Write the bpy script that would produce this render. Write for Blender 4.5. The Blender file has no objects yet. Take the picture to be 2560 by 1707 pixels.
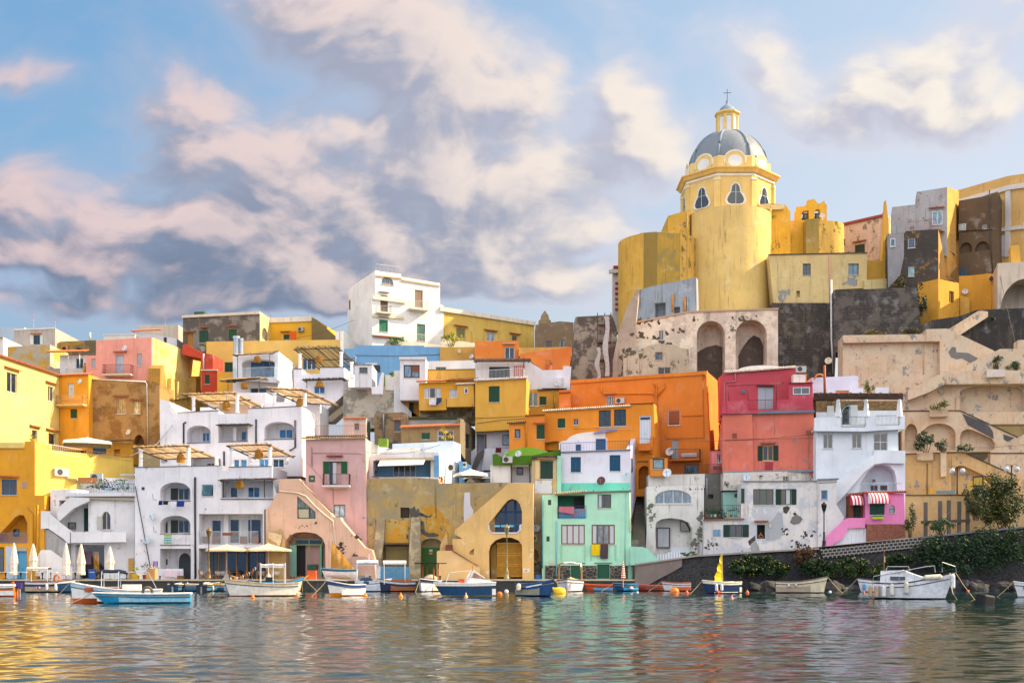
import bpy, math, random
import numpy as np
from mathutils import Vector
from mathutils.geometry import tessellate_polygon
R = random.Random(7)
F, HZ, HC, DY = 2844.0, 1419.0, 2.2, 7.0      # focal length and horizon in photo pixels, eye height, quay offset
SC = bpy.context.scene
COL = SC.collection
rad = math.radians
def W(px, py, Y): return Vector(((px-1280)/F*Y, Y, HC+(HZ-py)/F*Y))
def YW(py): return F*HC/(py-HZ)                # distance of a waterline seen at photo row py

# ------------------------------------------------------------------ materials
def lin(h, k=.93):
    return tuple(((v/255/12.92) if v/255 <= .04045 else ((v/255+.055)/1.055)**2.4)*k for v in (int(h[i:i+2], 16) for i in (0, 2, 4)))+(1,)
_mc = {}
def nt(name):
    m = bpy.data.materials.new(name); m.use_nodes = True
    t = m.node_tree; b = t.nodes['Principled BSDF']
    return m, t, b
def N(t, ty, **k):
    n = t.nodes.new(ty)
    for a, v in k.items():
        if a.startswith('i_'):
            key = a[2:].replace('_', ' ')
            n.inputs[int(key) if key.isdigit() else key].default_value = v
        else: setattr(n, a, v)
    return n
def ramp(t, src, a, b, inv=False):
    r = N(t, 'ShaderNodeMapRange', interpolation_type='SMOOTHSTEP')
    r.inputs['From Min'].default_value = a; r.inputs['From Max'].default_value = b
    if inv: r.inputs['To Min'].default_value = 1; r.inputs['To Max'].default_value = 0
    t.links.new(src, r.inputs['Value']); return r.outputs[0]
def mul(t, a, k):
    n = N(t, 'ShaderNodeMath', operation='MULTIPLY'); t.links.new(a, n.inputs[0])
    if isinstance(k, (int, float)): n.inputs[1].default_value = k
    else: t.links.new(k, n.inputs[1])
    return n.outputs[0]
def mixc(t, f, a, b, bt='MIX'):
    n = N(t, 'ShaderNodeMix', data_type='RGBA', blend_type=bt)
    for s, i in ((f, 0), (a, 6), (b, 7)):
        if hasattr(s, 'is_output'): t.links.new(s, n.inputs[i])
        else: n.inputs[i].default_value = s
    return n.outputs[2]
def noise(t, vec, scale, detail=5, rough=.6, dist=0):
    n = N(t, 'ShaderNodeTexNoise'); n.inputs['Scale'].default_value = scale; n.inputs['Detail'].default_value = detail
    n.inputs['Roughness'].default_value = rough; n.inputs['Distortion'].default_value = dist
    t.links.new(vec, n.inputs['Vector']); return n.outputs['Fac']
def mapping(t, vec, sc, loc=(0, 0, 0)):
    n = N(t, 'ShaderNodeMapping'); n.inputs['Scale'].default_value = sc; n.inputs['Location'].default_value = loc
    t.links.new(vec, n.inputs['Vector']); return n.outputs[0]
def pl(base, stain=.35, patch=None, pa=.0, patch2=None, pa2=0., dirt='6B6250', rough=.9, brick=0, seed=0):
    """painted plaster: base colour, grime streaks, peeled patches (patch colour, share 0..1), optional masonry courses"""
    key = ('pl', base, stain, patch, pa, patch2, pa2, dirt, brick, seed)
    if key in _mc: return _mc[key]
    m, t, b = nt('plaster'); L = t.links
    g = N(t, 'ShaderNodeNewGeometry').outputs['Position']
    g = mapping(t, g, (1, 1, 1), (seed*7.3, seed*3.1, seed*5.7)) if seed else g
    col = lin(base); lu = sum(col[:3])/3; col = tuple(v*.93+lu*.07 for v in col[:3])+(1,); stain = min(1, stain*1.3+.06)
    n1 = noise(t, g, .55, 7, .62)
    c = mixc(t, ramp(t, n1, .35, .7), tuple(v*.93 for v in col[:3])+(1,), tuple(min(.93, v*1.06) for v in col[:3])+(1,))
    if brick:
        sp = N(t, 'ShaderNodeSeparateXYZ'); L.new(g, sp.inputs[0])
        ad = N(t, 'ShaderNodeMath', operation='ADD'); L.new(sp.outputs[0], ad.inputs[0]); L.new(sp.outputs[1], ad.inputs[1])
        cb = N(t, 'ShaderNodeCombineXYZ'); L.new(ad.outputs[0], cb.inputs[0]); L.new(sp.outputs[2], cb.inputs[1])
        bt = N(t, 'ShaderNodeTexBrick'); L.new(cb.outputs[0], bt.inputs['Vector'])
        bt.inputs['Scale'].default_value = 1; bt.inputs['Brick Width'].default_value = .62*brick; bt.inputs['Row Height'].default_value = .3*brick
        bt.inputs['Mortar Size'].default_value = .025*brick; bt.inputs['Color1'].default_value = (1, 1, 1, 1)
        bt.inputs['Color2'].default_value = (.7, .7, .7, 1); bt.inputs['Mortar'].default_value = (.35, .35, .35, 1)
        c = mixc(t, .8, c, bt.outputs['Color'], 'MULTIPLY')
    st = noise(t, mapping(t, g, (1.3, 1.3, .16)), 1.1, 6, .65)
    c = mixc(t, mul(t, ramp(t, st, .52, .8), stain), c, lin(dirt))
    s2 = noise(t, mapping(t, g, (5, 5, .22)), 1, 4, .6); c = mixc(t, mul(t, mul(t, ramp(t, s2, .55, .75), ramp(t, noise(t, g, .3, 3), .4, .6)), min(1, stain*1.1)), c, lin(dirt, .8))
    n3 = noise(t, g, 2.2, 6, .7)
    c = mixc(t, mul(t, ramp(t, n3, .55, .78), stain), c, lin(dirt))
    fd = noise(t, g, .17, 4, .6); c = mixc(t, mul(t, ramp(t, fd, .42, .62), .3+stain*.25), c, tuple(v*.72 for v in col[:3])+(1,)); c = mixc(t, mul(t, ramp(t, noise(t, mapping(t, g, (1, 1, 1), (5, 8, 2)), .6, 6, .65), .54, .72), .1+stain*.3), c, tuple(min(.85, v*.6+.36) for v in col[:3])+(1,)); c = mixc(t, mul(t, ramp(t, noise(t, g, 14, 3, .7), .35, .8), .22), c, tuple(v*.7 for v in col[:3])+(1,))
    hgt = n3
    if patch2:
        q = noise(t, mapping(t, g, (1, 1, 1), (31, 7, 3)), .5, 9, .68)
        th = .63-.26*pa2; f = ramp(t, q, th-.04, th+.06); c = mixc(t, f, c, mixc(t, n3, lin(patch2, .7), lin(patch2, 1.1)))
    if patch:
        q = noise(t, mapping(t, g, (1, 1, .8), (3, 17, 9)), 1.0, 10, .74)
        th = .625-.28*pa; f = ramp(t, q, th, th+.03)
        if pa < .3: f = mul(t, f, ramp(t, noise(t, mapping(t, g, (1, 1, 1), (9, 1, 4)), .33, 3), .36, .5)); c = mixc(t, f, c, mixc(t, n3, lin(patch, .65), lin(patch, 1.15)))
        hh = N(t, 'ShaderNodeMath', operation='SUBTRACT'); L.new(n3, hh.inputs[0]); L.new(f, hh.inputs[1]); hgt = hh.outputs[0]
    L.new(c, b.inputs['Base Color']); b.inputs['Roughness'].default_value = rough
    b.inputs['Specular IOR Level'].default_value = .2
    bp = N(t, 'ShaderNodeBump'); bp.inputs['Strength'].default_value = .3; bp.inputs['Distance'].default_value = .02
    L.new(hgt, bp.inputs['Height']); L.new(bp.outputs[0], b.inputs['Normal'])
    _mc[key] = m; return m
def paint(h, rough=.6, metal=0, var=.16):
    key = ('p', h, rough, metal)
    if key in _mc: return _mc[key]
    m, t, b = nt('paint'); g = N(t, 'ShaderNodeNewGeometry').outputs['Position']
    c = lin(h); n1 = noise(t, g, 3.1, 5, .65)
    t.links.new(mixc(t, ramp(t, n1, .35, .7), tuple(v*(1-var) for v in c[:3])+(1,), tuple(min(.95, v*(1+var*.6)) for v in c[:3])+(1,)), b.inputs['Base Color'])
    b.inputs['Roughness'].default_value = rough; b.inputs['Metallic'].default_value = metal
    _mc[key] = m; return m
def slat(h, rows=11., rough=.55, axis=2):
    """louvred shutters, corrugated or ribbed faces: the base colour darkens in the grooves"""
    key = ('s', h, rows, axis)
    if key in _mc: return _mc[key]
    m, t, b = nt('louvre'); g = N(t, 'ShaderNodeNewGeometry').outputs['Position']
    sp = N(t, 'ShaderNodeSeparateXYZ'); t.links.new(g, sp.inputs[0])
    fr = N(t, 'ShaderNodeMath', operation='FRACT'); t.links.new(mul(t, sp.outputs[axis], rows), fr.inputs[0])
    c = lin(h); t.links.new(mixc(t, ramp(t, fr.outputs[0], 0, .5), tuple(v*.45 for v in c[:3])+(1,), c), b.inputs['Base Color'])
    b.inputs['Roughness'].default_value = rough
    bp = N(t, 'ShaderNodeBump'); bp.inputs['Strength'].default_value = .6; bp.inputs['Distance'].default_value = .03
    t.links.new(fr.outputs[0], bp.inputs['Height']); t.links.new(bp.outputs[0], b.inputs['Normal'])
    _mc[key] = m; return m
def glass(h='20303C', rough=.07):
    key = ('g', h)
    if key in _mc: return _mc[key]
    m, t, b = nt('glass_pane'); g = N(t, 'ShaderNodeNewGeometry').outputs['Position']
    n1 = noise(t, mapping(t, g, (3, 3, .7)), 2., 3, .5); c = lin(h)
    t.links.new(mixc(t, ramp(t, n1, .4, .65), tuple(v*.6 for v in c[:3])+(1,), tuple(v*1.25 for v in c[:3])+(1,)), b.inputs['Base Color'])
    b.inputs['Roughness'].default_value = rough; b.inputs['Specular IOR Level'].default_value = .8
    _mc[key] = m; return m
def rubble(dark='2E2E32', light='8C8474', scale=2.2, mortar=.06):
    """rubble or block masonry of dark stones in lighter mortar"""
    key = ('r', dark, light, scale, mortar)
    if key in _mc: return _mc[key]
    m, t, b = nt('stone_masonry'); g = N(t, 'ShaderNodeNewGeometry').outputs['Position']
    d = N(t, 'ShaderNodeTexVoronoi', feature='DISTANCE_TO_EDGE'); d.inputs['Scale'].default_value = scale; t.links.new(mapping(t, g, (1, 1, 1.35)), d.inputs['Vector'])
    v = N(t, 'ShaderNodeTexVoronoi'); v.inputs['Scale'].default_value = scale; t.links.new(mapping(t, g, (1, 1, 1.35)), v.inputs['Vector'])
    bw = N(t, 'ShaderNodeRGBToBW'); t.links.new(v.outputs['Color'], bw.inputs[0])
    c = mixc(t, bw.outputs[0], lin(dark, .5), lin(dark, 1.9)); nn = noise(t, g, 6, 5, .7)
    c = mixc(t, mul(t, ramp(t, nn, .45, .8), .5), c, lin('6A6458'))
    f = ramp(t, d.outputs['Distance'], mortar*.4, mortar, True)
    c = mixc(t, mul(t, f, ramp(t, noise(t, g, .7, 3), .3, .55)), c, lin(light))
    t.links.new(c, b.inputs['Base Color']); b.inputs['Roughness'].default_value = .92
    bp = N(t, 'ShaderNodeBump'); bp.inputs['Strength'].default_value = .8; bp.inputs['Distance'].default_value = .12
    t.links.new(d.outputs['Distance'], bp.inputs['Height']); t.links.new(bp.outputs[0], b.inputs['Normal'])
    _mc[key] = m; return m
def blocks(dark='26262A', light='9A958C', bw=.42, rh=.3, ms=.05):
    key = ('b', dark, light, bw, rh)
    if key in _mc: return _mc[key]
    m, t, b = nt('block_masonry'); g = N(t, 'ShaderNodeNewGeometry').outputs['Position']; L = t.links
    sp = N(t, 'ShaderNodeSeparateXYZ'); L.new(g, sp.inputs[0])
    cb = N(t, 'ShaderNodeCombineXYZ'); L.new(sp.outputs[0], cb.inputs[0])
    sl = N(t, 'ShaderNodeMath', operation='MULTIPLY_ADD'); L.new(sp.outputs[0], sl.inputs[0]); sl.inputs[1].default_value = -.1; L.new(sp.outputs[2], sl.inputs[2]); L.new(sl.outputs[0], cb.inputs[1])
    bt = N(t, 'ShaderNodeTexBrick'); L.new(cb.outputs[0], bt.inputs['Vector']); bt.inputs['Scale'].default_value = 1
    bt.inputs['Brick Width'].default_value = bw; bt.inputs['Row Height'].default_value = rh; bt.inputs['Mortar Size'].default_value = ms; bt.inputs['Mortar Smooth'].default_value = .2
    bt.inputs['Color1'].default_value = lin(dark, .7); bt.inputs['Color2'].default_value = lin(dark, 1.6); bt.inputs['Mortar'].default_value = lin(light)
    nn = noise(t, g, 5, 5, .7)
    L.new(mixc(t, mul(t, ramp(t, nn, .5, .8), .4), bt.outputs['Color'], lin('55504A')), b.inputs['Base Color']); b.inputs['Roughness'].default_value = .9
    bp = N(t, 'ShaderNodeBump', invert=True); bp.inputs['Strength'].default_value = .6; bp.inputs['Distance'].default_value = .06
    L.new(bt.outputs['Fac'], bp.inputs['Height']); L.new(bp.outputs[0], b.inputs['Normal'])
    _mc[key] = m; return m
def leafm(h, h2):
    key = ('l', h, h2)
    if key in _mc: return _mc[key]
    m, t, b = nt('foliage'); g = N(t, 'ShaderNodeNewGeometry').outputs['Position']
    n1 = noise(t, g, 1.6, 4, .7)
    t.links.new(mixc(t, ramp(t, n1, .4, .62), lin(h), lin(h2)), b.inputs['Base Color']); b.inputs['Roughness'].default_value = .65
    try: b.inputs['Subsurface Weight'].default_value = 0
    except Exception: pass
    _mc[key] = m; return m
def stripes(h1, h2, n, axis=0, rough=.8):
    key = ('st', h1, h2, n, axis)
    if key in _mc: return _mc[key]
    m, t, b = nt('striped_cloth'); g = N(t, 'ShaderNodeNewGeometry').outputs['Position']
    sp = N(t, 'ShaderNodeSeparateXYZ'); t.links.new(g, sp.inputs[0])
    fr = N(t, 'ShaderNodeMath', operation='FRACT'); t.links.new(mul(t, sp.outputs[axis], n), fr.inputs[0])
    t.links.new(mixc(t, ramp(t, fr.outputs[0], .45, .55), lin(h1), lin(h2)), b.inputs['Base Color']); b.inputs['Roughness'].default_value = rough
    _mc[key] = m; return m
WH = 'F4F2F0'; GR = '0F4A34'; TER = 'B5683F'; BLK = '1B1B1D'

# ------------------------------------------------------------------ mesh builder
def root_loc(o):
    while o.parent: o = o.parent
    return o.location
class MB:
    def __init__(s): s.v = []; s.f = []; s.m = []; s.mi = 0
    def face(s, pts):
        i = len(s.v); s.v += [tuple(p) for p in pts]; s.f.append(tuple(range(i, i+len(pts)))); s.m.append(s.mi)
    def box(s, o, a, b, c):
        o, a, b, c = map(Vector, (o, a, b, c)); i = len(s.v)
        s.v += [tuple(p) for p in (o, o+a, o+a+b, o+b, o+c, o+a+c, o+a+b+c, o+b+c)]
        fs = ((0, 3, 2, 1), (4, 5, 6, 7), (0, 1, 5, 4), (1, 2, 6, 5), (2, 3, 7, 6), (3, 0, 4, 7))
        if a.cross(b).dot(c) < 0: fs = tuple(f[::-1] for f in fs)
        for f in fs:
            s.f.append(tuple(i+k for k in f)); s.m.append(s.mi)
        return s
    def cb(s, x0, y0, z0, x1, y1, z1): return s.box((x0, y0, z0), (x1-x0, 0, 0), (0, y1-y0, 0), (0, 0, z1-z0))
    def bar(s, p, q, w, h=None):
        p, q = Vector(p), Vector(q); d = q-p
        if d.length < 1e-6: return s
        h = h or w; up = Vector((0, 0, 1)) if abs(d.normalized().z) < .95 else Vector((0, 1, 0))
        a = d.cross(up).normalized(); b = a.cross(d).normalized()
        return s.box(p-a*w/2-b*h/2, d, a*w, b*h)
    def tube(s, pts, r, n=6, cap=True):
        pts = [Vector(p) for p in pts]; rings = []
        for k, p in enumerate(pts):
            d = (pts[min(k+1, len(pts)-1)]-pts[max(k-1, 0)]).normalized()
            up = Vector((0, 0, 1)) if abs(d.z) < .9 else Vector((0, 1, 0))
            a = d.cross(up).normalized(); b = a.cross(d); rr = r[k] if isinstance(r, (list, tuple)) else r
            i = len(s.v); rings.append(i)
            for j in range(n):
                t = 2*math.pi*j/n; s.v.append(tuple(p+a*math.cos(t)*rr+b*math.sin(t)*rr))
        for k in range(len(rings)-1):
            for j in range(n):
                j2 = (j+1) % n
                s.f.append((rings[k]+j, rings[k]+j2, rings[k+1]+j2, rings[k+1]+j)); s.m.append(s.mi)
        if cap:
            s.f.append(tuple(rings[0]+j for j in range(n))[::-1]); s.m.append(s.mi)
            s.f.append(tuple(rings[-1]+j for j in range(n))); s.m.append(s.mi)
        return s
    def lathe(s, c, prof, n=16, a0=0, a1=2*math.pi, sx=1, sy=1):
        c = Vector(c); full = abs(a1-a0-2*math.pi) < 1e-6; cnt = n if full else n+1; base = len(s.v)
        for r, z in prof:
            for j in range(cnt):
                t = a0+(a1-a0)*j/n; s.v.append((c.x+math.cos(t)*r*sx, c.y+math.sin(t)*r*sy, c.z+z))
        for k in range(len(prof)-1):
            for j in range(n):
                j2 = (j+1) % cnt
                s.f.append((base+k*cnt+j, base+k*cnt+j2, base+(k+1)*cnt+j2, base+(k+1)*cnt+j)); s.m.append(s.mi)
        return s
    def prism(s, pts, vec, holes=()):
        """pts: planar loop of 3-D points; extruded by vec; holes: loops cut through front only with their depth vectors"""
        vec = Vector(vec); loops = [[Vector(p) for p in pts]]+[[Vector(p) for p in h] for h, _ in holes]
        tri = tessellate_polygon(loops); flat = [p for l in loops for p in l]
        nrm = Vector((0, 0, 0))
        L0 = loops[0]
        for i in range(len(L0)):
            a, b = L0[i], L0[(i+1) % len(L0)]; nrm += (a-L0[0]).cross(b-L0[0])
        fl = nrm.dot(vec) > 0     # outward normal of the front should oppose vec
        i0 = len(s.v); s.v += [tuple(p) for p in flat]
        for t in tri:
            a, b, c = (flat[k] for k in t)
            n = (b-a).cross(c-a)
            if n.length < 1e-10: continue
            t = t if n.dot(vec) < 0 else t[::-1]
            s.f.append(tuple(i0+k for k in t)); s.m.append(s.mi)
        i1 = len(s.v); s.v += [tuple(p+vec) for p in L0]
        for t in tessellate_polygon([L0]):
            a, b, c = (L0[k] for k in t); n = (b-a).cross(c-a)
            if n.length < 1e-10: continue
            t = t if n.dot(vec) > 0 else t[::-1]
            s.f.append(tuple(i1+k for k in t)); s.m.append(s.mi)
        k = len(L0)
        for j in range(k):
            j2 = (j+1) % k; q = (i0+j, i0+j2, i1+j2, i1+j)
            s.f.append(q[::-1] if fl else q); s.m.append(s.mi)
        off = k
        for (h, dv), lp in zip(holes, loops[1:]):
            dv = Vector(dv); i2 = len(s.v); s.v += [tuple(p+dv) for p in lp]
            for j in range(len(lp)):
                j2 = (j+1) % len(lp); s.f.append((i0+off+j, i0+off+j2, i2+j2, i2+j)); s.m.append(s.mi)
            for t in tessellate_polygon([lp]):
                a, b, c = (lp[q] for q in t); n = (b-a).cross(c-a)
                if n.length < 1e-10: continue
                t = t if n.dot(vec) < 0 else t[::-1]
                s.f.append(tuple(i2+q for q in t)); s.m.append(s.mi)
            off += len(lp)
        return s
    def build(s, name, mats, parent=None, local=False, smooth=False):
        me = bpy.data.meshes.new(name)
        off = Vector((0, 0, 0)) if (local or parent is None) else root_loc(parent)
        me.from_pydata([(x-off.x, y-off.y, z-off.z) for x, y, z in s.v], [], s.f)
        for m in (mats if isinstance(mats, (list, tuple)) else [mats]): me.materials.append(m)
        if any(s.m): me.polygons.foreach_set('material_index', s.m)
        if smooth: me.polygons.foreach_set('use_smooth', [True]*len(me.polygons))
        me.update(); o = bpy.data.objects.new(name, me); COL.objects.link(o)
        if parent: o.parent = parent
        return o
def tag(o, label=None, cat=None, group=None, kind=None):
    if label: o['label'] = label
    if cat: o['category'] = cat
    if group: o['group'] = group
    if kind: o['kind'] = kind
    return o
def thing(name, label, cat, loc, rz=0, group=None):
    o = bpy.data.objects.new(name, None); COL.objects.link(o); o.empty_display_size = .3
    o.location = loc; o.rotation_euler = (0, 0, rz); return tag(o, label, cat, group)
def solo(mb, name, label, cat, mat, loc=None, group=None, smooth=False):
    """a thing that is one mesh, its origin at loc"""
    loc = Vector(loc) if loc is not None else Vector([sum(c)/len(mb.v) for c in zip(*mb.v)])
    mb.v = [(x-loc.x, y-loc.y, z-loc.z) for x, y, z in mb.v]
    o = mb.build(name, mat, smooth=smooth); o.location = loc; return tag(o, label, cat, group)

# ------------------------------------------------------------------ walls seen from the harbour
class Plane:
    def __init__(s, x1, y1, x2=None, y2=None):
        y1 += DY; y2 = y1 if y2 is None else y2+DY; x2 = x1+100 if x2 is None else x2
        s.A = Vector(((x1-1280)/F*y1, y1, 0)); B = Vector(((x2-1280)/F*y2, y2, 0))
        s.u = (B-s.A).normalized(); s.n = Vector((-s.u.y, s.u.x, 0))
        if s.n.dot(s.A) < 0: s.n = -s.n
    def uz(s, px, py, w=0):
        r = Vector(((px-1280)/F, 1, 0)); d = (s.A.dot(s.n)+w)/r.dot(s.n); p = r*d
        return (p-s.A).dot(s.u), HC+(HZ-py)/F*d
    def at(s, u, z, w=0):
        p = s.A+s.u*u+s.n*w; return Vector((p.x, p.y, z))
    def p(s, px, py, w=0):
        u, z = s.uz(px, py, w); return s.at(u, z, w)
def archpts(u0, z0, u1, z1, rise, n=12):
    if rise <= 0: return [(u0, z0), (u1, z0), (u1, z1), (u0, z1)]
    c, h, zs = (u0+u1)/2, (u1-u0)/2, z1-rise
    return [(u0, z0), (u1, z0)]+[(c+h*math.cos(math.pi*k/n), zs+rise*math.sin(math.pi*k/n)) for k in range(n+1)]
_jit = [0]
class Bd:
    """one building: walls cut with openings, and its windows, doors, balconies and fittings as parts"""
    def __init__(s, name, label, P, out, depth=8, mat=None, cat='house', group=None):
        P = P if isinstance(P, Plane) else Plane(0, P)
        s.P = P; xs = [P.p(*q) for q in out]
        loc = Vector((sum(v.x for v in xs)/len(xs), sum(v.y for v in xs)/len(xs), min(v.z for v in xs)))
        s.root = thing(name, label, cat, loc, group=group); s.cur = None; s.w(P, out, depth, mat)
    def w(s, P, out, depth, mat, name='wall'):
        s.end(); P = P if isinstance(P, Plane) else Plane(0, P); _jit[0] += 1; P.A = P.A+P.n*(.007*(_jit[0] % 13))
        s.P = P; s.mat = mat; s.cur = (out, depth, name); s.holes = []; return s
    def end(s):
        if not s.cur: return s.root
        out, depth, name = s.cur; P = s.P; mb = MB()
        pts = [P.at(*P.uz(*q)) for q in out]
        mb.prism(pts, P.n*depth, [([P.at(*q) for q in h], P.n*r) for h, r in s.holes])
        s.wall = mb.build(name, s.mat, s.root); s.cur = None; return s.root
    def rect(s, x0, y0, x1, y1, w=0):
        xm, ym = (x0+x1)/2, (y0+y1)/2
        return s.P.uz(x0, ym, w)[0], s.P.uz(xm, y1, w)[1], s.P.uz(x1, ym, w)[0], s.P.uz(xm, y0, w)[1]
    def hole(s, x0, y0, x1, y1, r, arch=0):
        u0, z0, u1, z1 = s.rect(x0, y0, x1, y1); s.holes.append((archpts(u0, z0, u1, z1, arch), r))
    def holep(s, pts, r): s.holes.append(([s.P.uz(*q) for q in pts], r))
    def win(s, x0, y0, x1, y1, k='G', c=WH, n=2, m=1, arch=0, r=.2, w=0, surf=False, hood=0, sill=1, g='20303C', sc=GR, fw=.07, cur=None, name='window'):
        P = s.P; u0, z0, u1, z1 = s.rect(x0, y0, x1, y1, w)
        poly = archpts(u0, z0, u1, z1, arch)
        if not surf: s.holes.append((poly, r)); w = w+r-.005
        f = MB(); a = w-.07; zt = z1-arch*.0
        def b(ua, za, ub, zb, wa=None, wb=None):
            wa = a if wa is None else wa; wb = w-.008 if wb is None else wb
            f.box(P.at(ua, za, wa), P.u*(ub-ua), (0, 0, zb-za), P.n*(wb-wa))
        zs = z1-arch
        b(u0, z0, u0+fw, zs); b(u1-fw, z0, u1, zs); b(u0+fw, z0, u1-fw, z0+fw)
        if arch > 0:
            q = poly[2:]
            for i in range(len(q)-1): f.bar(P.at(*q[i], a+.03), P.at(*q[i+1], a+.03), fw)
        else: b(u0+fw, z1-fw, u1-fw, z1)
        if k in 'GDO':
            for i in range(1, n):
                uu = u0+(u1-u0)*i/n; hh = z1-fw if arch <= 0 else zs+arch*math.sqrt(max(0, 1-((uu-(u0+u1)/2)/((u1-u0)/2))**2))-.02
                b(uu-fw*.45, z0+fw, uu+fw*.45, hh, a+.006)
            for i in range(1, m): zz = z0+(z1-z0)*i/m; b(u0+fw, zz-fw*.4, u1-fw, zz+fw*.4, a+.012)
        fr = f.build(name, paint(c, .5), s.root)
        if k == 'S':
            um = (u0+u1)/2; ins = fw*.6; zt = z1-ins-arch*.55
            for ua, ub in ((u0+ins, um-.012), (um+.012, u1-ins)):
                MB().box(P.at(ua, z0+ins, a-.03), P.u*(ub-ua), (0, 0, zt-z0-ins), P.n*.04).build('shutter', slat(sc), fr)
            if arch > 0: MB().prism([P.at(*q, w-.03) for q in poly], P.n*.012).build('fanlight', glass(g), fr)
        else:
            MB().prism([P.at(*q, w-.03) for q in poly], P.n*.014).build('pane', glass(g), fr)
        if cur:
            for ua, ub in cur:
                ww = u1-u0; MB().box(P.at(u0+ww*ua, z0+fw, w-.042), P.u*(ww*(ub-ua)), (0, 0, (z1-z0)-2*fw), P.n*.01).build('curtain', slat('D8DDE2', 14, .9, 0), fr)
        if k == 'O':
            ws = (u1-u0)*.5; wo = (-.06 if not surf else a-.06)
            for ua in (u0-ws, u1): MB().box(P.at(ua+.01, z0, wo), P.u*(ws-.02), (0, 0, z1-z0), P.n*.045).build('shutter', slat(sc), fr)
        if sill:
            MB().box(P.at(u0-.08, z0-.07, (-.08 if not surf else a-.05)), P.u*(u1-u0+.16), (0, 0, .06), P.n*((.1 if not surf else .07))).build('sill', paint('CFCBC2', .7), fr)
        if hood: s.hood(x0-6, x1+6, y0-hood)
        return fr
    def door(s, x0, y0, x1, y1, c='8A5A2B', arch=0, r=.25, w=0, surf=False, n=2, hood=0, glassy=False):
        P = s.P; u0, z0, u1, z1 = s.rect(x0, y0, x1, y1, w); poly = archpts(u0, z0, u1, z1, arch)
        if not surf: s.holes.append((poly, r)); w += r-.005
        d = MB().prism([P.at(*q, w-.05) for q in poly], P.n*.03).build('door', slat(c, 6, .6, 0) if not glassy else glass(), s.root)
        f = MB(); f.bar(P.at(u0+.03, z0, w-.06), P.at(u0+.03, z1-arch, w-.06), .07); f.bar(P.at(u1-.03, z0, w-.06), P.at(u1-.03, z1-arch, w-.06), .07)
        if arch <= 0: f.bar(P.at(u0, z1-.03, w-.06), P.at(u1, z1-.03, w-.06), .07)
        f.build('door_frame', paint(WH if glassy else c, .6), d)
        MB().box(P.at(u0+(u1-u0)*.47, z0+1.0, w-.11), P.u*.04, (0, 0, .12), P.n*.05).build('handle', paint('3A342C', .4, .6), d)
        if hood: s.hood(x0-6, x1+6, y0-hood)
        return d
    def hood(s, x0, x1, y, c=TER, d=.32):
        u0, z, u1, _ = s.rect(x0, y, x1, y); P = s.P; mb = MB()
        mb.box(P.at(u0, z-.05, -d), P.u*(u1-u0), (0, 0, .05), P.n*d+Vector((0, 0, .13)))
        k = int((u1-u0)/.22)
        for i in range(k+1): mb.bar(P.at(u0+i*.22, z+.02, -d-.04), P.at(u0+i*.22, z+.15, -.01), .1, .06)
        return mb.build('window_hood', paint(c, .85), s.root)
    def rail(s, x0, y0, x1, y1, h=1., w=-.8, c='3C3C40', sp=.13, ret=0, parent=None, belly=0, th=.022, name='railing'):
        P = s.P; ua, za = P.uz(x0, y0, w); ub, zb = P.uz(x1, y1, w); mb = MB()
        def run(p, q):
            n = max(1, int((q-p).length/sp))
            mb.bar(p, q, .05, .04); dn = Vector((0, 0, -h)); mb.bar(p+dn, q+dn, .04, .03)
            for i in range(n+1):
                a = p+(q-p)*i/n
                if belly and (q-p).length > 0:
                    o = -P.n*belly
                    mb.bar(a, a+dn*.45, th); mb.bar(a+dn*.45, a+dn*.75+o, th); mb.bar(a+dn*.75+o, a+dn, th)
                else: mb.bar(a, a+dn, th)
        p, q = P.at(ua, za, w), P.at(ub, zb, w); run(p, q)
        if ret: run(p+P.n*ret, p); run(q, q+P.n*ret)
        return mb.build(name, paint(c, .5), parent or s.root)
    def balcony(s, x0, x1, yt, yb, d=.9, slab='E8E0D0', c='3C3C40', belly=0, sp=.13, h=None, surfw=0):
        P = s.P; u0, z, u1, _ = s.rect(x0, yb, x1, yb, surfw-d); mb = MB()
        mb.box(P.at(u0-.05, z-.16, surfw-d-.06), P.u*(u1-u0+.1), (0, 0, .15), P.n*(d+.06))
        mb.box(P.at(u0+.05, z-.26, surfw-d*.7), P.u*(u1-u0-.1), (0, 0, .1), P.n*(d*.7))
        b = mb.build('balcony', pl(slab, .3), s.root); zt = P.uz((x0+x1)/2, yt, surfw-d)[1]
        s.rail(x0, yt, x1, yt, (zt-z) if h is None else h, surfw-d, c, sp, d, b, belly); return b
    def ledge(s, x0, y0, x1, y1, h=.18, d=.25, c='EDE8DE', name='cornice', mat=None, w0=0):
        P = s.P; ua, za = P.uz(x0, y0); ub, zb = P.uz(x1, y1)
        a, b = P.at(ua, za, w0-d), P.at(ub, zb, w0-d)
        return MB().box(a, b-a, (0, 0, -h), P.n*(d-.003)).build(name, mat or pl(c, .4), s.root)
    def tiles(s, x0, y0, x1, y1, d=.35, c=TER, name='roof_edge', h=.1, back=.9):
        """row of half-round roof tiles running down to an eave"""
        P = s.P; ua, za = P.uz(x0, y0); ub, zb = P.uz(x1, y1); mb = MB(); a, b = P.at(ua, za, -d), P.at(ub, zb, -d)
        mb.box(a+Vector((0, 0, -.05)), b-a, (0, 0, -.05), P.n*(d+back)+Vector((0, 0, (d+back)*.28)))
        n = max(2, int((b-a).length/.24))
        for i in range(n+1):
            q = a+(b-a)*i/n; mb.tube([q-P.n*.04, q+P.n*(d+back)+Vector((0, 0, (d+back)*.28))], .085, 5)
        return mb.build(name, paint(c, .85, 0, .3), s.root)
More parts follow.
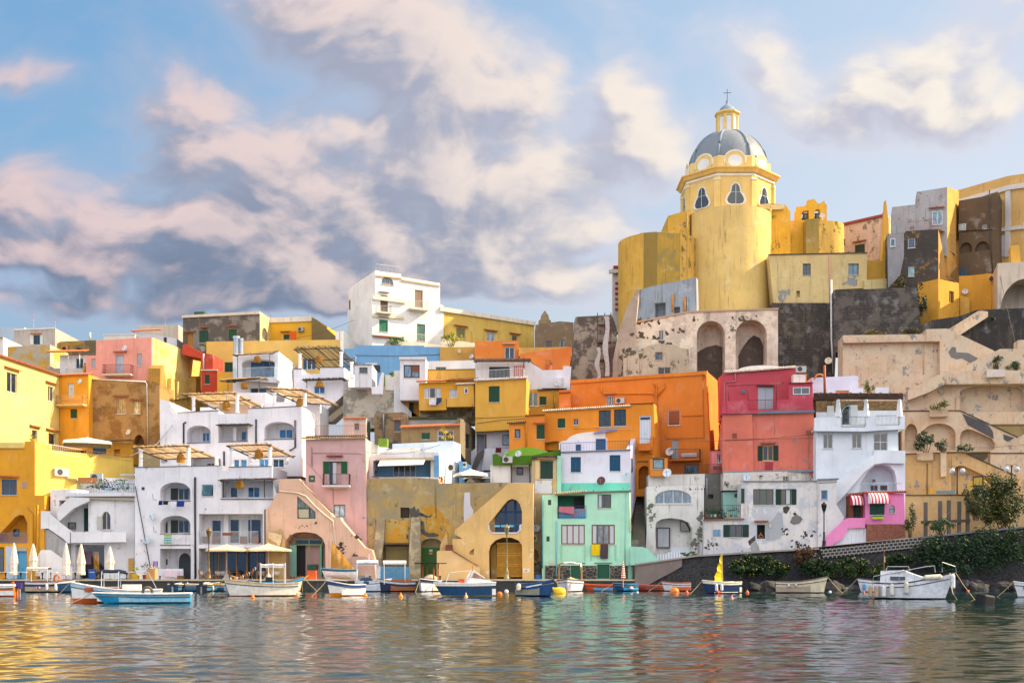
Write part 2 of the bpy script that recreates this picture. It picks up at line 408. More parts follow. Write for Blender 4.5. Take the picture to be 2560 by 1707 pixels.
    def pipe(s, pts, r=.05, c='C8C4BC', w=-.07, name='drainpipe'):
        return MB().tube([s.P.p(x, y, w) for x, y in pts], r, 6).build(name, paint(c, .6), s.root, smooth=True)
    def dish(s, x, y, rp=9, c='D5D8DC', w=-.45, yaw=-.35, parent=None):
        P = s.P; c0 = P.p(x, y, w); r = rp/F*c0.y; mb = MB()
        ax = Vector((math.sin(yaw), -math.cos(yaw), .35)).normalized(); a = ax.cross(Vector((0, 0, 1))).normalized(); b = a.cross(ax)
        i = 0
        rings = [(0, 0), (.5, .03), (.85, .1), (1, .16)]; n = 16; base = len(mb.v)
        for rr, dz in rings:
            for j in range(n):
                t = 2*math.pi*j/n; mb.v.append(tuple(c0+(a*math.cos(t)+b*math.sin(t)*1.05)*rr*r+ax*dz*r))
        for k in range(3):
            for j in range(n): mb.f.append((base+k*n+j, base+k*n+(j+1) % n, base+(k+1)*n+(j+1) % n, base+(k+1)*n+j)); mb.m.append(0)
        d = mb.build('satellite_dish', paint(c, .5), parent or s.root, smooth=True)
        mm = MB(); mm.bar(c0-b*r*.9+ax*.1*r, c0+ax*r*.85-b*r*.1, .03); mm.box(c0+ax*r*.85-b*r*.18-a*.04, a*.09, b*.09, ax*.12)
        mm.bar(c0-ax*.03, c0-ax*.2-b*.1, .05); mm.bar(c0-ax*.2-b*.1, P.at(*P.uz(x, y), 0), .045); mm.build('dish_arm', paint('77797C', .5), d); return d
    def ac(s, x0, y0, x1, y1, w=0, c='D9D8D2', dd=.33):
        P = s.P; u0, z0, u1, z1 = s.rect(x0, y0, x1, y1, w); mb = MB()
        mb.box(P.at(u0, z0, w-dd), P.u*(u1-u0), (0, 0, z1-z0), P.n*(dd-.03)); a = mb.build('air_conditioner', slat(c, 9, .5), s.root)
        cu, cz, r = u0+(u1-u0)*.36, (z0+z1)/2, min(u1-u0, z1-z0)*.4; f = MB()
        f.prism([P.at(cu+r*math.cos(t*math.pi/8), cz+r*math.sin(t*math.pi/8), w-dd-.015) for t in range(16)], P.n*.012)
        fn = f.build('fan_grille', paint('3A3C40', .5), a); h = MB()
        h.bar(P.at(u0+.05, z0-.04, w-dd), P.at(u0+.05, z0-.04, w), .04); h.bar(P.at(u1-.05, z0-.04, w-dd), P.at(u1-.05, z0-.04, w), .04); h.build('bracket', paint('8A8A88', .6), a); return a
    def box(s, name, x0, y0, x1, y1, w0, w1, mat, parent=None):
        P = s.P; u0, z0, u1, z1 = s.rect(x0, y0, x1, y1, w0)
        return MB().box(P.at(u0, z0, w0), P.u*(u1-u0), (0, 0, z1-z0), P.n*(w1-w0)).build(name, mat, parent or s.root)
    def poly(s, name, pts, w0, w1, mat, parent=None):
        P = s.P; return MB().prism([P.at(*P.uz(x, y, w0), w0) for x, y in pts], P.n*(w1-w0)).build(name, mat, parent or s.root)
    def specks(s, x0, y0, x1, y1, n, size, c='4A4540', seed=1):
        """ragged spots where the plaster has fallen and dark stone shows, clustered"""
        q = random.Random(seed); mb = MB(); P = s.P; cs = [(q.uniform(x0, x1), q.uniform(y0, y1)) for _ in range(max(3, n//7))]
        for i in range(n):
            cx_, cy_ = q.choice(cs); x = min(x1, max(x0, q.gauss(cx_, (x1-x0)*.05+3))); y = min(y1, max(y0, q.gauss(cy_, (y1-y0)*.06+3))); r = size*q.uniform(.3, 1)**1.5; a, e = q.uniform(0, 3.14), q.uniform(.35, .9); pts = []
            for k in range(11):
                t = 2*math.pi*k/11; rr = r*q.uniform(.55, 1.25); u, v = rr*math.cos(t), rr*e*math.sin(t); pts.append(P.at(*P.uz(x+u*math.cos(a)-v*math.sin(a), y+u*math.sin(a)+v*math.cos(a)), -.012-.0004*i))
            mb.prism(pts, P.n*.01)
        o = mb.build('exposed_stone', pl(c, .5, seed=seed), s.root); o['kind'] = 'stuff'; return o
    def vault(s, name, x0, x1, yb, rise_px, depth, mat, w=0, n=14):
        """a shallow barrel vault lying across the roof"""
        P = s.P; u0, z0, u1, _ = s.rect(x0, yb, x1, yb, w); h = rise_px/F*P.p(x0, yb).y; c, hw = (u0+u1)/2, (u1-u0)/2
        pts = [(c+hw*math.cos(math.pi*k/n), z0+h*math.sin(math.pi*k/n)) for k in range(n+1)]
        return MB().prism([P.at(u, z, w) for u, z in pts], P.n*depth).build(name, mat, s.root)
# ------------------------------------------------------------------ camera, sun, sky
cam = bpy.data.cameras.new('camera'); co = bpy.data.objects.new('camera', cam); COL.objects.link(co)
co.location = (0, 0, HC); co.rotation_euler = (rad(90), 0, 0); cam.sensor_width = 36; cam.lens = F/2560*36
cam.shift_y = (HZ-853.5)/2560; cam.clip_start = .5; cam.clip_end = 6000; SC.camera = co
SAZ, SEL = rad(7), rad(36)        # the sun stands to the right, a little behind the fronts
sd = Vector((math.cos(SEL)*math.cos(SAZ), math.cos(SEL)*math.sin(SAZ), math.sin(SEL)))
sl = bpy.data.lights.new('sun', 'SUN'); sl.energy = 5; sl.angle = rad(.5); sl.color = (1, .8, .53)
so = bpy.data.objects.new('sun', sl); COL.objects.link(so); so.rotation_euler = (-sd).to_track_quat('-Z', 'Y').to_euler(); so.location = (60, 60, 80)
vs = SC.view_settings; vs.view_transform = 'Standard'; vs.look = 'None'; vs.exposure = 1.03; vs.gamma = 1
SC.cycles.max_bounces = 6; SC.cycles.diffuse_bounces = 2; SC.cycles.use_denoising = True
SC.cycles.sample_clamp_indirect = 6

wd = bpy.data.worlds.new('World'); SC.world = wd; wd.use_nodes = True; T = wd.node_tree; T.nodes.clear()
out = N(T, 'ShaderNodeOutputWorld'); bg = N(T, 'ShaderNodeBackground'); bg.inputs['Strength'].default_value = .07; wd.cycles.sampling_method = 'MANUAL'; wd.cycles.sample_map_resolution = 512; T.links.new(bg.outputs[0], out.inputs[0])
tc = N(T, 'ShaderNodeTexCoord').outputs['Generated']
sky = N(T, 'ShaderNodeTexSky', sky_type='NISHITA', sun_disc=False, sun_elevation=SEL, sun_rotation=rad(90)-SAZ)
def M(op, a, b=None, c=None):
    n = N(T, 'ShaderNodeMath', operation=op)
    for i, x in enumerate((a, b, c)):
        if x is None: continue
        if isinstance(x, (int, float)): n.inputs[i].default_value = x
        else: T.links.new(x, n.inputs[i])
    return n.outputs[0]
sp = N(T, 'ShaderNodeSeparateXYZ'); T.links.new(tc, sp.inputs[0]); dx, dy, dz = sp.outputs
yy = M('MAXIMUM', dy, .12)
cu = N(T, 'ShaderNodeCombineXYZ'); T.links.new(M('DIVIDE', dx, yy), cu.inputs[0]); T.links.new(M('DIVIDE', dz, yy), cu.inputs[1]); UV = cu.outputs[0]
BL = [  # cloud banks: position and size in degrees-like tangent units measured on the photo (2352 px wide picture), tilt, weight
 (860, 90, 330, 150, 28, .95), (1010, 290, 200, 230, -20, 1.0), (1060, 470, 250, 130, 15, .95), (800, 20, 260, 90, 20, .6),
 (480, 230, 190, 120, 30, .75), (560, 340, 330, 110, 18, .85), (400, 400, 150, 60, 10, .5), (720, 400, 170, 110, 30, .6),
 (250, 520, 380, 75, 4, .85), (70, 460, 190, 110, 20, .8), (100, 620, 420, 55, 0, 1.0), (480, 570, 200, 110, 15, .95), (300, 715, 620, 34, 0, .8), (950, 705, 420, 34, 0, .6),
 (880, 570, 360, 90, 8, .8), (760, 650, 560, 60, 0, .8), (1250, 640, 300, 60, 0, .55),
 (1420, 200, 90, 110, -15, .8), (1440, 320, 170, 110, 10, .9), (1270, 420, 190, 110, 20, .7), (1330, 520, 300, 70, 10, .55), (1240, 180, 60, 80, 30, .5),
 (1780, 170, 110, 140, -10, .9), (1960, 240, 120, 90, 0, .75), (2000, 160, 60, 60, 0, .5), (1640, 60, 90, 60, -20, .35),
 (2150, 150, 150, 130, 0, .95), (2290, 40, 120, 80, 0, .6), (2210, 210, 150, 60, 0, .7), (60, 150, 90, 38, 12, .7), (2330, 230, 80, 70, 0, .3)]
def cloud_group():
    g = bpy.data.node_groups.new('cloud_density', 'ShaderNodeTree')
    g.interface.new_socket('P', in_out='INPUT', socket_type='NodeSocketVector'); g.interface.new_socket('D', in_out='OUTPUT', socket_type='NodeSocketFloat')
    gi = g.nodes.new('NodeGroupInput'); go = g.nodes.new('NodeGroupOutput'); P = gi.outputs[0]
    def MM(op, a, b):
        n = N(g, 'ShaderNodeMath', operation=op)
        for i, x in enumerate((a, b)):
            if isinstance(x, (int, float)): n.inputs[i].default_value = x
            else: g.links.new(x, n.inputs[i])
        return n.outputs[0]
    wn = N(g, 'ShaderNodeTexNoise'); wn.inputs['Scale'].default_value = 5; wn.inputs['Detail'].default_value = 4; g.links.new(P, wn.inputs['Vector'])
    sb = N(g, 'ShaderNodeVectorMath', operation='SUBTRACT'); g.links.new(wn.outputs['Color'], sb.inputs[0]); sb.inputs[1].default_value = (.5, .5, .5)
    sm = N(g, 'ShaderNodeVectorMath', operation='SCALE'); g.links.new(sb.outputs[0], sm.inputs[0]); sm.inputs['Scale'].default_value = .13
    av = N(g, 'ShaderNodeVectorMath', operation='ADD'); g.links.new(P, av.inputs[0]); g.links.new(sm.outputs[0], av.inputs[1]); Q = av.outputs[0]
    acc = None
    for x, y, rx, ry, ro, wt in BL:
        x, y, rx, ry = (v*1.0884 for v in (x, y, rx, ry))
        mp = N(g, 'ShaderNodeMapping', vector_type='TEXTURE'); mp.inputs['Location'].default_value = ((x-1280)/F, (HZ-y)/F, 0)
        mp.inputs['Rotation'].default_value = (0, 0, -rad(ro)); mp.inputs['Scale'].default_value = (rx*1.55/F, ry*1.6/F, 1); g.links.new(Q, mp.inputs['Vector'])
        ln = N(g, 'ShaderNodeVectorMath', operation='LENGTH'); g.links.new(mp.outputs[0], ln.inputs[0])
        mr = N(g, 'ShaderNodeMapRange', interpolation_type='SMOOTHSTEP'); mr.inputs['From Min'].default_value = 1.15; mr.inputs['From Max'].default_value = 0; mr.inputs['To Max'].default_value = wt
        g.links.new(ln.outputs['Value'], mr.inputs[0]); acc = mr.outputs[0] if acc is None else MM('SUBTRACT', MM('ADD', acc, mr.outputs[0]), MM('MULTIPLY', acc, mr.outputs[0]))
    acc = MM('MINIMUM', acc, 1.0)
    f = noise(g, mapping(g, Q, (7.5, 11.5, 1)), 1, 8, .6, .1)
    vo = N(g, 'ShaderNodeTexVoronoi', feature='F1'); vo.inputs['Scale'].default_value = 1; vo.inputs['Detail'].default_value = 2; vo.inputs['Roughness'].default_value = .6; g.links.new(mapping(g, Q, (15, 22, 1)), vo.inputs['Vector'])
    f = MM('ADD', MM('MULTIPLY', f, .85), MM('MULTIPLY', MM('SUBTRACT', .5, vo.outputs['Distance']), .2))
    f2 = noise(g, mapping(g, P, (2.6, 4.2, 1), (5, 2, 0)), 1, 5, .55, .3)
    d = MM('ADD', MM('ADD', MM('MULTIPLY', acc, .95), MM('MULTIPLY', MM('SUBTRACT', f, .4), 1.45)), MM('MULTIPLY', MM('SUBTRACT', f2, .5), .5))
    g.links.new(d, go.inputs[0]); return g
CG = cloud_group()
def cden(vec):
    n = T.nodes.new('ShaderNodeGroup'); n.node_tree = CG; T.links.new(vec, n.inputs[0]); return n.outputs[0]
def vadd(v, o):
    n = N(T, 'ShaderNodeVectorMath', operation='ADD'); T.links.new(v, n.inputs[0]); n.inputs[1].default_value = o; return n.outputs[0]
D0 = cden(UV); D1 = cden(vadd(UV, (.019, .021, 0)))
el = M('DIVIDE', dz, yy); az = M('DIVIDE', dx, yy)
k10 = lambda h, k=7.0: tuple(v*k for v in lin(h, 1)[:3])+(1,)
low = mixc(T, ramp(T, az, -.45, .45), k10('A8C0D6'), k10('F6F4F0'))
mid = mixc(T, ramp(T, az, -.45, .5), k10('8EB9DE'), k10('DFE9F6'))
top = mixc(T, ramp(T, az, -.45, .5), k10('7BAEDC'), k10('C6DCF3'))
base = mixc(T, ramp(T, el, .2, .3), mid, mid)
base = mixc(T, ramp(T, el, .14, .32), low, mid)
base = mixc(T, ramp(T, el, .3, .55), base, top)
base = mixc(T, .1, base, sky.outputs[0])
lit = M('SUBTRACT', D0, D1)                                     # the density falls towards the sun on lit edges
lf = ramp(T, lit, -.2, .3)
shade = mixc(T, ramp(T, az, -.35, .35), k10('6B7C98'), k10('C6C6D4'))
shade = mixc(T, ramp(T, el, .22, .4), shade, mixc(T, .5, shade, k10('BFC0D2')))
hot = mixc(T, ramp(T, az, -.45, .3), k10('E6CDCC'), k10('FEF4E6'))
cc = mixc(T, lf, shade, hot)
thin = ramp(T, D0, .2, .72)
cc = mixc(T, mul(T, ramp(T, D0, .7, 1.3), .4), cc, shade)
cc = mixc(T, mul(T, mul(T, ramp(T, el, .27, .17), ramp(T, az, .05, -.2)), .6), cc, k10('7486A2')); veil = mul(T, ramp(T, D0, -.2, .45), .6); colr = mixc(T, mul(T, thin, .93), mixc(T, veil, base, mixc(T, ramp(T, az, -.3, .2), k10('B4BCD4'), k10('E2DEE8'))), cc)
# sky behind the camera: unseen bright cloud added as fill light for shaded fronts
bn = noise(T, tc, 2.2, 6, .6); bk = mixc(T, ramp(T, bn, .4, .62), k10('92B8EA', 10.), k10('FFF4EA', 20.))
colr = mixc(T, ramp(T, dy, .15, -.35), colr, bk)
gr = ramp(T, dz, -.02, -.002)
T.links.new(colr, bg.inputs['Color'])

# ------------------------------------------------------------------ water
YQ = 112.0
def water_mesh():
    xs = np.concatenate([np.array([-900, -300, -140, -100]), np.linspace(-78, 78, 880), np.array([100, 140, 300, 900])])
    ys = [9.0]
    while ys[-1] < YQ+3: ys.append(ys[-1]+max(.045, ys[-1]*.0036))
    ys = np.array([-600., -150, -30, 0]+ys+[120, 160]); X, Y = np.meshgrid(xs, ys)
    rs = np.random.RandomState(4); Zs = np.zeros_like(X)
    for i in range(80):
        lam = 10**rs.uniform(-.45, .62); th = rs.normal(0, .42)+math.pi/2; k = 2*math.pi/lam
        amp = .0105*lam**.95*rs.uniform(.7, 1.3) if lam < 1.4 else .0115*lam**.1*rs.uniform(.4, .9)
        ph = k*(X*math.cos(th)+Y*math.sin(th))+rs.uniform(0, 6.28)
        warp = .6*np.sin(X*.21*rs.uniform(.5, 1.5)+rs.uniform(0, 6))+.6*np.sin(Y*.17*rs.uniform(.5, 1.5)+rs.uniform(0, 6))
        vis = 1/(1+np.exp(-(lam-Y*.006)*6)) if lam < 1 else 1.
        Zs += amp*np.sin(ph+warp)*vis*.25
    edge = (np.abs(X) < 90)*(Y > 5)*(Y < 118); Zs *= edge
    me = bpy.data.meshes.new('water'); ny, nx = X.shape
    co_ = np.stack([X, Y, Zs], -1).reshape(-1, 3).astype(np.float32)
    me.vertices.add(len(co_)); me.vertices.foreach_set('co', co_.ravel())
    i = np.arange(ny*nx).reshape(ny, nx); q = np.stack([i[:-1, :-1], i[:-1, 1:], i[1:, 1:], i[1:, :-1]], -1).reshape(-1, 4)
    me.loops.add(q.size); me.loops.foreach_set('vertex_index', q.ravel().astype(np.int32))
    me.polygons.add(len(q)); me.polygons.foreach_set('loop_start', np.arange(0, q.size, 4, dtype=np.int32)); me.polygons.foreach_set('loop_total', np.full(len(q), 4, dtype=np.int32))
    me.polygons.foreach_set('use_smooth', np.ones(len(q), dtype=bool)); me.update(calc_edges=True); me.validate()
    m, t, b = nt('harbour_water'); b.inputs['Base Color'].default_value = (.006, .026, .028, 1); b.inputs['Roughness'].default_value = .04
    b.inputs['IOR'].default_value = 1.33; b.inputs['Specular IOR Level'].default_value = .6
    g = N(t, 'ShaderNodeNewGeometry').outputs['Position']
    n1 = noise(t, mapping(t, g, (1.1, 2.6, 1)), 2.4, 4, .6)
    bp = N(t, 'ShaderNodeBump'); bp.inputs['Strength'].default_value = .12; bp.inputs['Distance'].default_value = .03
    t.links.new(n1, bp.inputs['Height']); t.links.new(bp.outputs[0], b.inputs['Normal'])
    me.materials.append(m); o = bpy.data.objects.new('water', me); COL.objects.link(o); tag(o, kind='structure'); return o
water_mesh()

# ------------------------------------------------------------------ quay and hillside
def hz(x, y):
    px = 1280+x/y*F; s = min(1, max(0, (px-1450)/450)); s = s*s*(3-2*s)
    a = 1.0+max(0, y-127)*.36; a = min(a, 22); b = 1.0+max(0, y-128)*1.1; b = min(b, 28)
    return a*(1-s)+b*s
gm = MB(); gx = [-420, -220, -150]+list(range(-100, 101, 5))+[150, 220, 420]; gy = [123, 127, 131, 135, 140, 146, 152, 160, 170, 185, 210, 300, 700]
for j in range(len(gy)-1):
    for i in range(len(gx)-1):
        gm.face([(gx[a], gy[b], hz(gx[a], gy[b])+.3*math.sin(gx[a]*1.7+gy[b])) for a, b in ((i, j), (i+1, j), (i+1, j+1), (i, j+1))])
tag(gm.build('hillside', pl('6E6448', .6, '4A4A34', .6), smooth=True), kind='structure')
XE = W(1592, 1450, YQ).x
q = MB(); q.cb(-150, YQ, -2, XE, 126, .93); tag(q.build('quay', pl('4A4846', .5, '2A2A2C', .5)), kind='structure')
q = MB(); q.cb(-150, YQ-.12, .93, XE+.1, YQ+.5, 1.06); tag(q.build('quay_edge', pl('D9C6A4', .5, '8A8478', .3)), kind='structure')
q = MB(); q.cb(-150, YQ+.5, .9, XE, 125.9, 1.03); tag(q.build('pavement', pl('9A9288', .5)), kind='structure')
# ================================================================== LEFT SIDE
CY = 'F4F2F2'   # whitewash
# --- back row on the skyline
b = Bd('house', 'pale blue-grey flat-roofed house on the far left skyline', 160, [(-120, 818), (61, 818), (61, 880), (-120, 880)], 12, pl('B9C8D4', .2))
b.end()
b = Bd('house', 'small weathered grey house with one window between two white shutters on the left skyline', 150, [(35, 824), (138, 820), (138, 900), (35, 900)], 11, pl('B8AFA6', .8, '8C8478', .35, seed=1))
b.win(84, 838, 100, 861, 'O', sc='D8DCD4', c='5A5A58'); b.ledge(35, 823, 138, 819, .15, .1); b.hood(78, 104, 835); b.pipe([(225, 850), (225, 831)], .15); b.end()
b = Bd('house', 'white gable wall house at the left edge behind the pale yellow house', 140, [(-60, 843), (8, 843), (8, 930), (-60, 930)], 11, pl('E9E5E0', .4)); b.ledge(-60, 843, 8, 843, .12, .15, 'B58B5A'); b.end()
b = Bd('house', 'mustard stained low house with grey weathered parapet', 138, [(19, 867), (125, 861), (125, 950), (19, 950)], 6, pl('D9A83A', .8, 'A89C88', .75, 'B8AC98', .5, seed=2)); b.end()
b = Bd('house', 'rough brown vaulted house with a round vent left of the pink house', 146, [(140, 880), (143, 858), (152, 854), (240, 850), (240, 930), (140, 930)], 8, pl('6E624A', .8, '4C4638', .6, 'A08040', .4, seed=3))
b.hole(192, 870, 204, 880, .4); b.poly('vent', [(160+8*math.cos(a*.785), 871+8*math.sin(a*.785)) for a in range(8)], -.3, 0, pl('C08A4A')); b.poly('vent_hole', [(160+5*math.cos(a*.785), 871+5*math.sin(a*.785)) for a in range(8)], -.34, -.3, pl('4A2A20')); b.end()
b = Bd('house', 'white veranda house with tiled canopy on two thin posts left of the pink house', 137, [(100, 925), (150, 920), (150, 888), (216, 888), (216, 960), (100, 960)], 4, pl(CY, .4))
b.tiles(127, 884, 219, 882, 1.2, back=.4, name='canopy'); b.win(190, 896, 208, 921, 'G', '8FA8A4', 2)
for x in (171, 199): b.pipe([(x, 886), (x, 925)], .06, w=-1.2, name='post')
b.box('parapet', 110, 921, 150, 934, -1.3, -1.1, pl('A8A298', .7)); b.box('parapet', 163, 921, 216, 934, -1.3, -1.1, pl('D8D4CC', .5)); b.end()
b = Bd('pink_house', 'salmon pink house with small curved-iron balcony above the brown stone house', Plane(215, 133, 379, 132.4), [(215, 889), (240, 888), (240, 851), (379, 843), (379, 955), (221, 955), (215, 945)], 9, pl('EFA08E', .25, seed=4))
b.win(229, 896, 239, 919, 'S', 'C8CCD4', sc='B4BCC8', hood=0); b.win(343, 884, 355, 914, 'S', 'C8CCD4', sc='B4BCC8'); b.door(289, 887, 310, 933, 'BFC8D4')
b.balcony(257, 326, 911, 934, .9, 'EBD9C0', '6E3028', .18); b.hood(286, 318, 881); b.dish(312, 870, 7, w=-.5); b.end()
b = Bd('lit_side_wall', 'tall sunlit yellow side wall with buttresses beside the pink house', Plane(380, 132.6, 503, 145.4), [(380, 843), (503, 892), (512, 1040), (380, 1100)], 3, pl('EDD58A', .5, 'C9963A', .45, 'D8B45A', .5), 'house')
b.poly('buttress', [(400, 1100), (401, 920), (410, 912), (432, 1090)], -1.6, 0, pl('C99A3C', .5, brick=1)); b.poly('buttress', [(488, 1040), (490, 945), (500, 940), (520, 1010), (524, 1060)], -1.2, 0, pl('D9AE4A', .5, brick=1))
b.poly('ledge', [(428, 1000), (428, 945), (494, 975), (494, 990)], -.5, 0, pl('E8C468', .5)); b.end()
b = Bd('stone_house', 'brown tufa-block house with two small windows with painted yellow reflections and a white drainpipe', Plane(221, 130, 399, 129.6), [(221, 946), (379, 952), (399, 960), (399, 1120), (221, 1120)], 5, pl('A87A3E', .8, '86602F', .4, 'B08A56', .6, brick=1, seed=5))
b.win(291, 996, 315, 1034, 'G', 'C8B898', 2, g='C99A30', hood=5); b.win(333, 1003, 351, 1034, 'G', 'D8C8A8', 1, g='EFCB70', hood=3)  # yellow pane colour paints in a reflection
b.hole(332, 1086, 362, 1119, 1.5, 1.6); b.pipe([(221, 947), (364, 954), (367, 960), (370, 1115)], .07, 'E0DCD8'); b.dish(321, 1080, 7, 'D8DAD4')
for i in range(7): b.tiles
b.end()
b = Bd('house', 'white gabled house with orange tiled roof edge behind the sunlit wall', 151, [(330, 828), (442, 846), (442, 900), (330, 900)], 6, pl('D8D8DC', .4)); b.tiles(330, 828, 402, 825, .3); b.win(409, 843, 417, 858, 'G', '6A6A70', 1); b.end()
b = Bd('house', 'flat grey rooftop house behind the white gabled house on the skyline', 158, [(346, 812), (446, 812), (446, 870), (346, 870)], 8, pl('C4B8A6', .6)); b.end()
b = Bd('house', 'low white rooftop room right above the pink house on the skyline', 150, [(259, 836), (337, 836), (337, 860), (259, 860)], 5, pl('E6E2D6', .4)); b.ledge(257, 836, 340, 835, .12, .1); b.end()
# --- pale yellow house, left edge
YP = 'F3E39A'
b = Bd('yellow_house', 'tall pale yellow house with tiled eave and sunlit side wall at the left edge', Plane(0, 118, 149, 130), [(-60, 871), (149, 940), (149, 1125), (-60, 1160)], 5, pl('F4D878', .12, seed=6))  # side wall paler than the front: sunlight put into the plaster colour
b.win(17, 932, 43, 981, 'G', WH, 2, hood=9); b.win(120, 966, 134, 1003, 'G', WH, 2, hood=8); b.door(80, 1075, 94, 1115, 'E8DCC0', hood=8, glassy=True); b.door(121, 1083, 139, 1112, 'E8DCC0', hood=7, glassy=True)
b.tiles(-60, 870, 149, 939, .35)
b.w(Plane(149, 129.9, 221, 129.2), [(149, 939), (221, 936), (223, 1125), (149, 1125)], 5, pl('EFA410', .2, seed=6))  # front of the same house, deeper yellow: shade put into the colour
b.tiles(149, 939, 222, 936, .3); b.door(170, 957, 185, 994, 'D8E4EA'); b.balcony(142, 207, 988, 1010, .9, 'E8C88A', 'D8A870', .12); b.win(176, 1022, 193, 1045, 'S', GR, hood=0); b.dish(200, 953, 6)
b.end()
# --- yellow terrace block
b = Bd('yellow_house', 'deep yellow quayside house with blue window and arched blue balcony at the left edge', Plane(0, 113, 87, 113), [(-70, 1120), (61, 1120), (61, 1103), (87, 1103), (87, 1238), (111, 1238), (111, 1448), (-70, 1448)], 4, pl('F0A60C', .3, seed=7))
b.win(4, 1198, 42, 1237, 'G', '2878B0', 2, g='2A3034', hood=6)
b.holep([(-60, 1357), (-20, 1356), (10, 1322), (38, 1292), (50, 1286), (60, 1288), (68, 1306), (68, 1357)], 1.6)
b.rail(-30, 1332, 68, 1332, .95, -.1, '4A90C0'); b.win(34, 1322, 48, 1340, 'G', '3A4044', 1, surf=True, w=1.58, sill=0)
b.hole(-40, 1367, 10, 1447, .5); b.box('shop_window', -40, 1372, 8, 1430, .3, .4, glass('3A5058')); b.door(42, 1377, 67, 1447, '58B0D8')
b.box('shop_sign', 42, 1367, 67, 1377, -.06, -.003, paint('B8A890')); b.box('counter_wall', 14, 1365, 42, 1447, -.02, .3, pl('C8DCE8'))
b.pipe([(68, 1269), (83, 1282), (83, 1360)], .04, 'C88A10'); b.pipe([(88, 1265), (88, 1365)], .06, 'D89A10'); b.pipe([(95, 1262), (95, 1447)], .08, 'E0A010')
b.box('mural', 55, 1204, 67, 1219, -.04, -.003, stripes('C8B0A0', '9A5A50', 9))
b.w(Plane(-80, 112.7, 87, 112.9), [(-75, 1105), (60, 1106), (60, 1120), (-75, 1119)], .3, pl('F4D070', .2), 'terrace_wall')
b.w(Plane(87.3, 113.1, 333, 122.6), [(87.3, 1103), (110, 1104), (110, 1123), (333, 1145), (336, 1210), (125, 1240), (112, 1240), (87.3, 1238)], 2.5, pl('F7CF58', .15, seed=8))  # side plaster paler than the front, sunlight painted into its colour
b.rail(112, 1108, 205, 1124, .8, -.02, 'E8E4E0', .25, 0); b.rail(205, 1124, 330, 1140, .55, -.02, 'C8A060', .3)
b.ac(133, 1171, 168, 1190, dd=.35); b.end()
b = Bd('terrace_shelter', 'low yellow terrace room with lean-to roof under the brown stone house', 126, [(215, 1102), (333, 1108), (333, 1160), (215, 1160)], 3, pl('E0A020', .5), 'house')
b.win(232, 1118, 266, 1135, 'G', '4A6A80', 2); b.hole(285, 1123, 300, 1140, .5); b.ledge(215, 1102, 335, 1100, .1, 1.2, '8A7A5A', 'lean_to_roof'); b.end()
# --- white stair house on the quay
b = Bd('white_house', 'whitewashed quayside house with outside stairs and blue-railed roof terrace', Plane(88, 114, 345, 113.2), [(126, 1224), (190, 1222), (190, 1232), (345, 1236), (345, 1448), (104, 1448), (104, 1330), (126, 1300)], 3, pl('F1EFEF', .45, 'A8A4A0', .12, seed=9))
b.hole(148, 1250, 221, 1328, 1.6); b.win(254, 1278, 276, 1324, 'G', 'E6E0CC', 2, arch=.75, r=.25, g='20282A'); b.box('shutter', 242, 1290, 254, 1323, -.07, -.02, slat('DAD8CC'))
b.win(170, 1305, 190, 1322, 'G', GR, 1, surf=True, w=1.55, g='7A8478'); b.door(211, 1270, 221, 1328, '12402E', surf=True, w=1.55)
b.hole(188, 1361, 261, 1446, 1.2); b.box('shop_front', 200, 1366, 261, 1446, .9, 1.1, glass('20242A')); b.box('shop_door', 234, 1378, 248, 1444, .86, .9, glass('C08A30')); b.box('poster', 215, 1378, 228, 1410, .86, .9, stripes('486A8A', 'A04A40', 6)); b.box('plaster_panel', 188, 1366, 200, 1446, .8, 1.15, pl('DADADE'))
b.poly('stair_parapet', [(102, 1277), (125, 1277), (126, 1286), (152, 1308), (182, 1330), (315, 1330), (315, 1356), (170, 1358), (158, 1346), (120, 1320), (102, 1322)], -1.0, -.8, pl('F4F2F2', .3))
b.poly('stair_flight', [(100, 1322), (120, 1322), (170, 1358), (170, 1447), (110, 1447), (110, 1400)], -.75, -.1, pl('B8B4B0', .5))
b.poly('upper_stair', [(142, 1300), (148, 1302), (184, 1270), (222, 1252), (222, 1244), (175, 1242), (142, 1272)], -.6, -.02, pl('F2F0F0', .25))
b.poly('lower_stair_parapet', [(100, 1378), (104, 1374), (124, 1374), (160, 1400), (180, 1420), (180, 1448), (100, 1448)], -3.2, -2.9, pl('F4F2F2', .25))
b.ledge(168, 1241, 345, 1246, .22, .4, 'C8B898'); b.pipe([(168, 1358), (190, 1357), (315, 1355)], .03, '5A5A5C', w=-1.05, name='cable')
b.pipe([(176, 1330), (176, 1358)], .03, '3A3A3C', w=-1.02); b.box('mesh_screen', 336, 1260, 352, 1448, -.35, -.3, slat('9AA4AC', 3, .5)); b.box('trellis', 321, 1395, 334, 1447, -.4, -.36, slat('D8A850', 7))
b.rail(190, 1207, 333, 1209, 1.05, -.5, '1F7FA8', .17, .9); b.box('terrace_slab', 168, 1231, 340, 1240, -.6, -.01, pl('EFEFF2', .3)); b.end()
b = Bd('terrace_room', 'white terrace room with blue posts and lean-to roof above the stair house', Plane(88, 117.4, 345, 117.6), [(88, 1184), (112, 1184), (112, 1190), (190, 1192), (345, 1196), (345, 1250), (88, 1250)], 2.5, pl('EFEFF4', .3), 'house')
b.win(128, 1209, 137, 1224, 'G', '2A84B8', 1); b.win(140, 1211, 166, 1224, 'G', '2A84B8', 2); b.pipe([(143, 1196), (143, 1223)], .09, '2A84C0', w=-1.4, name='post')
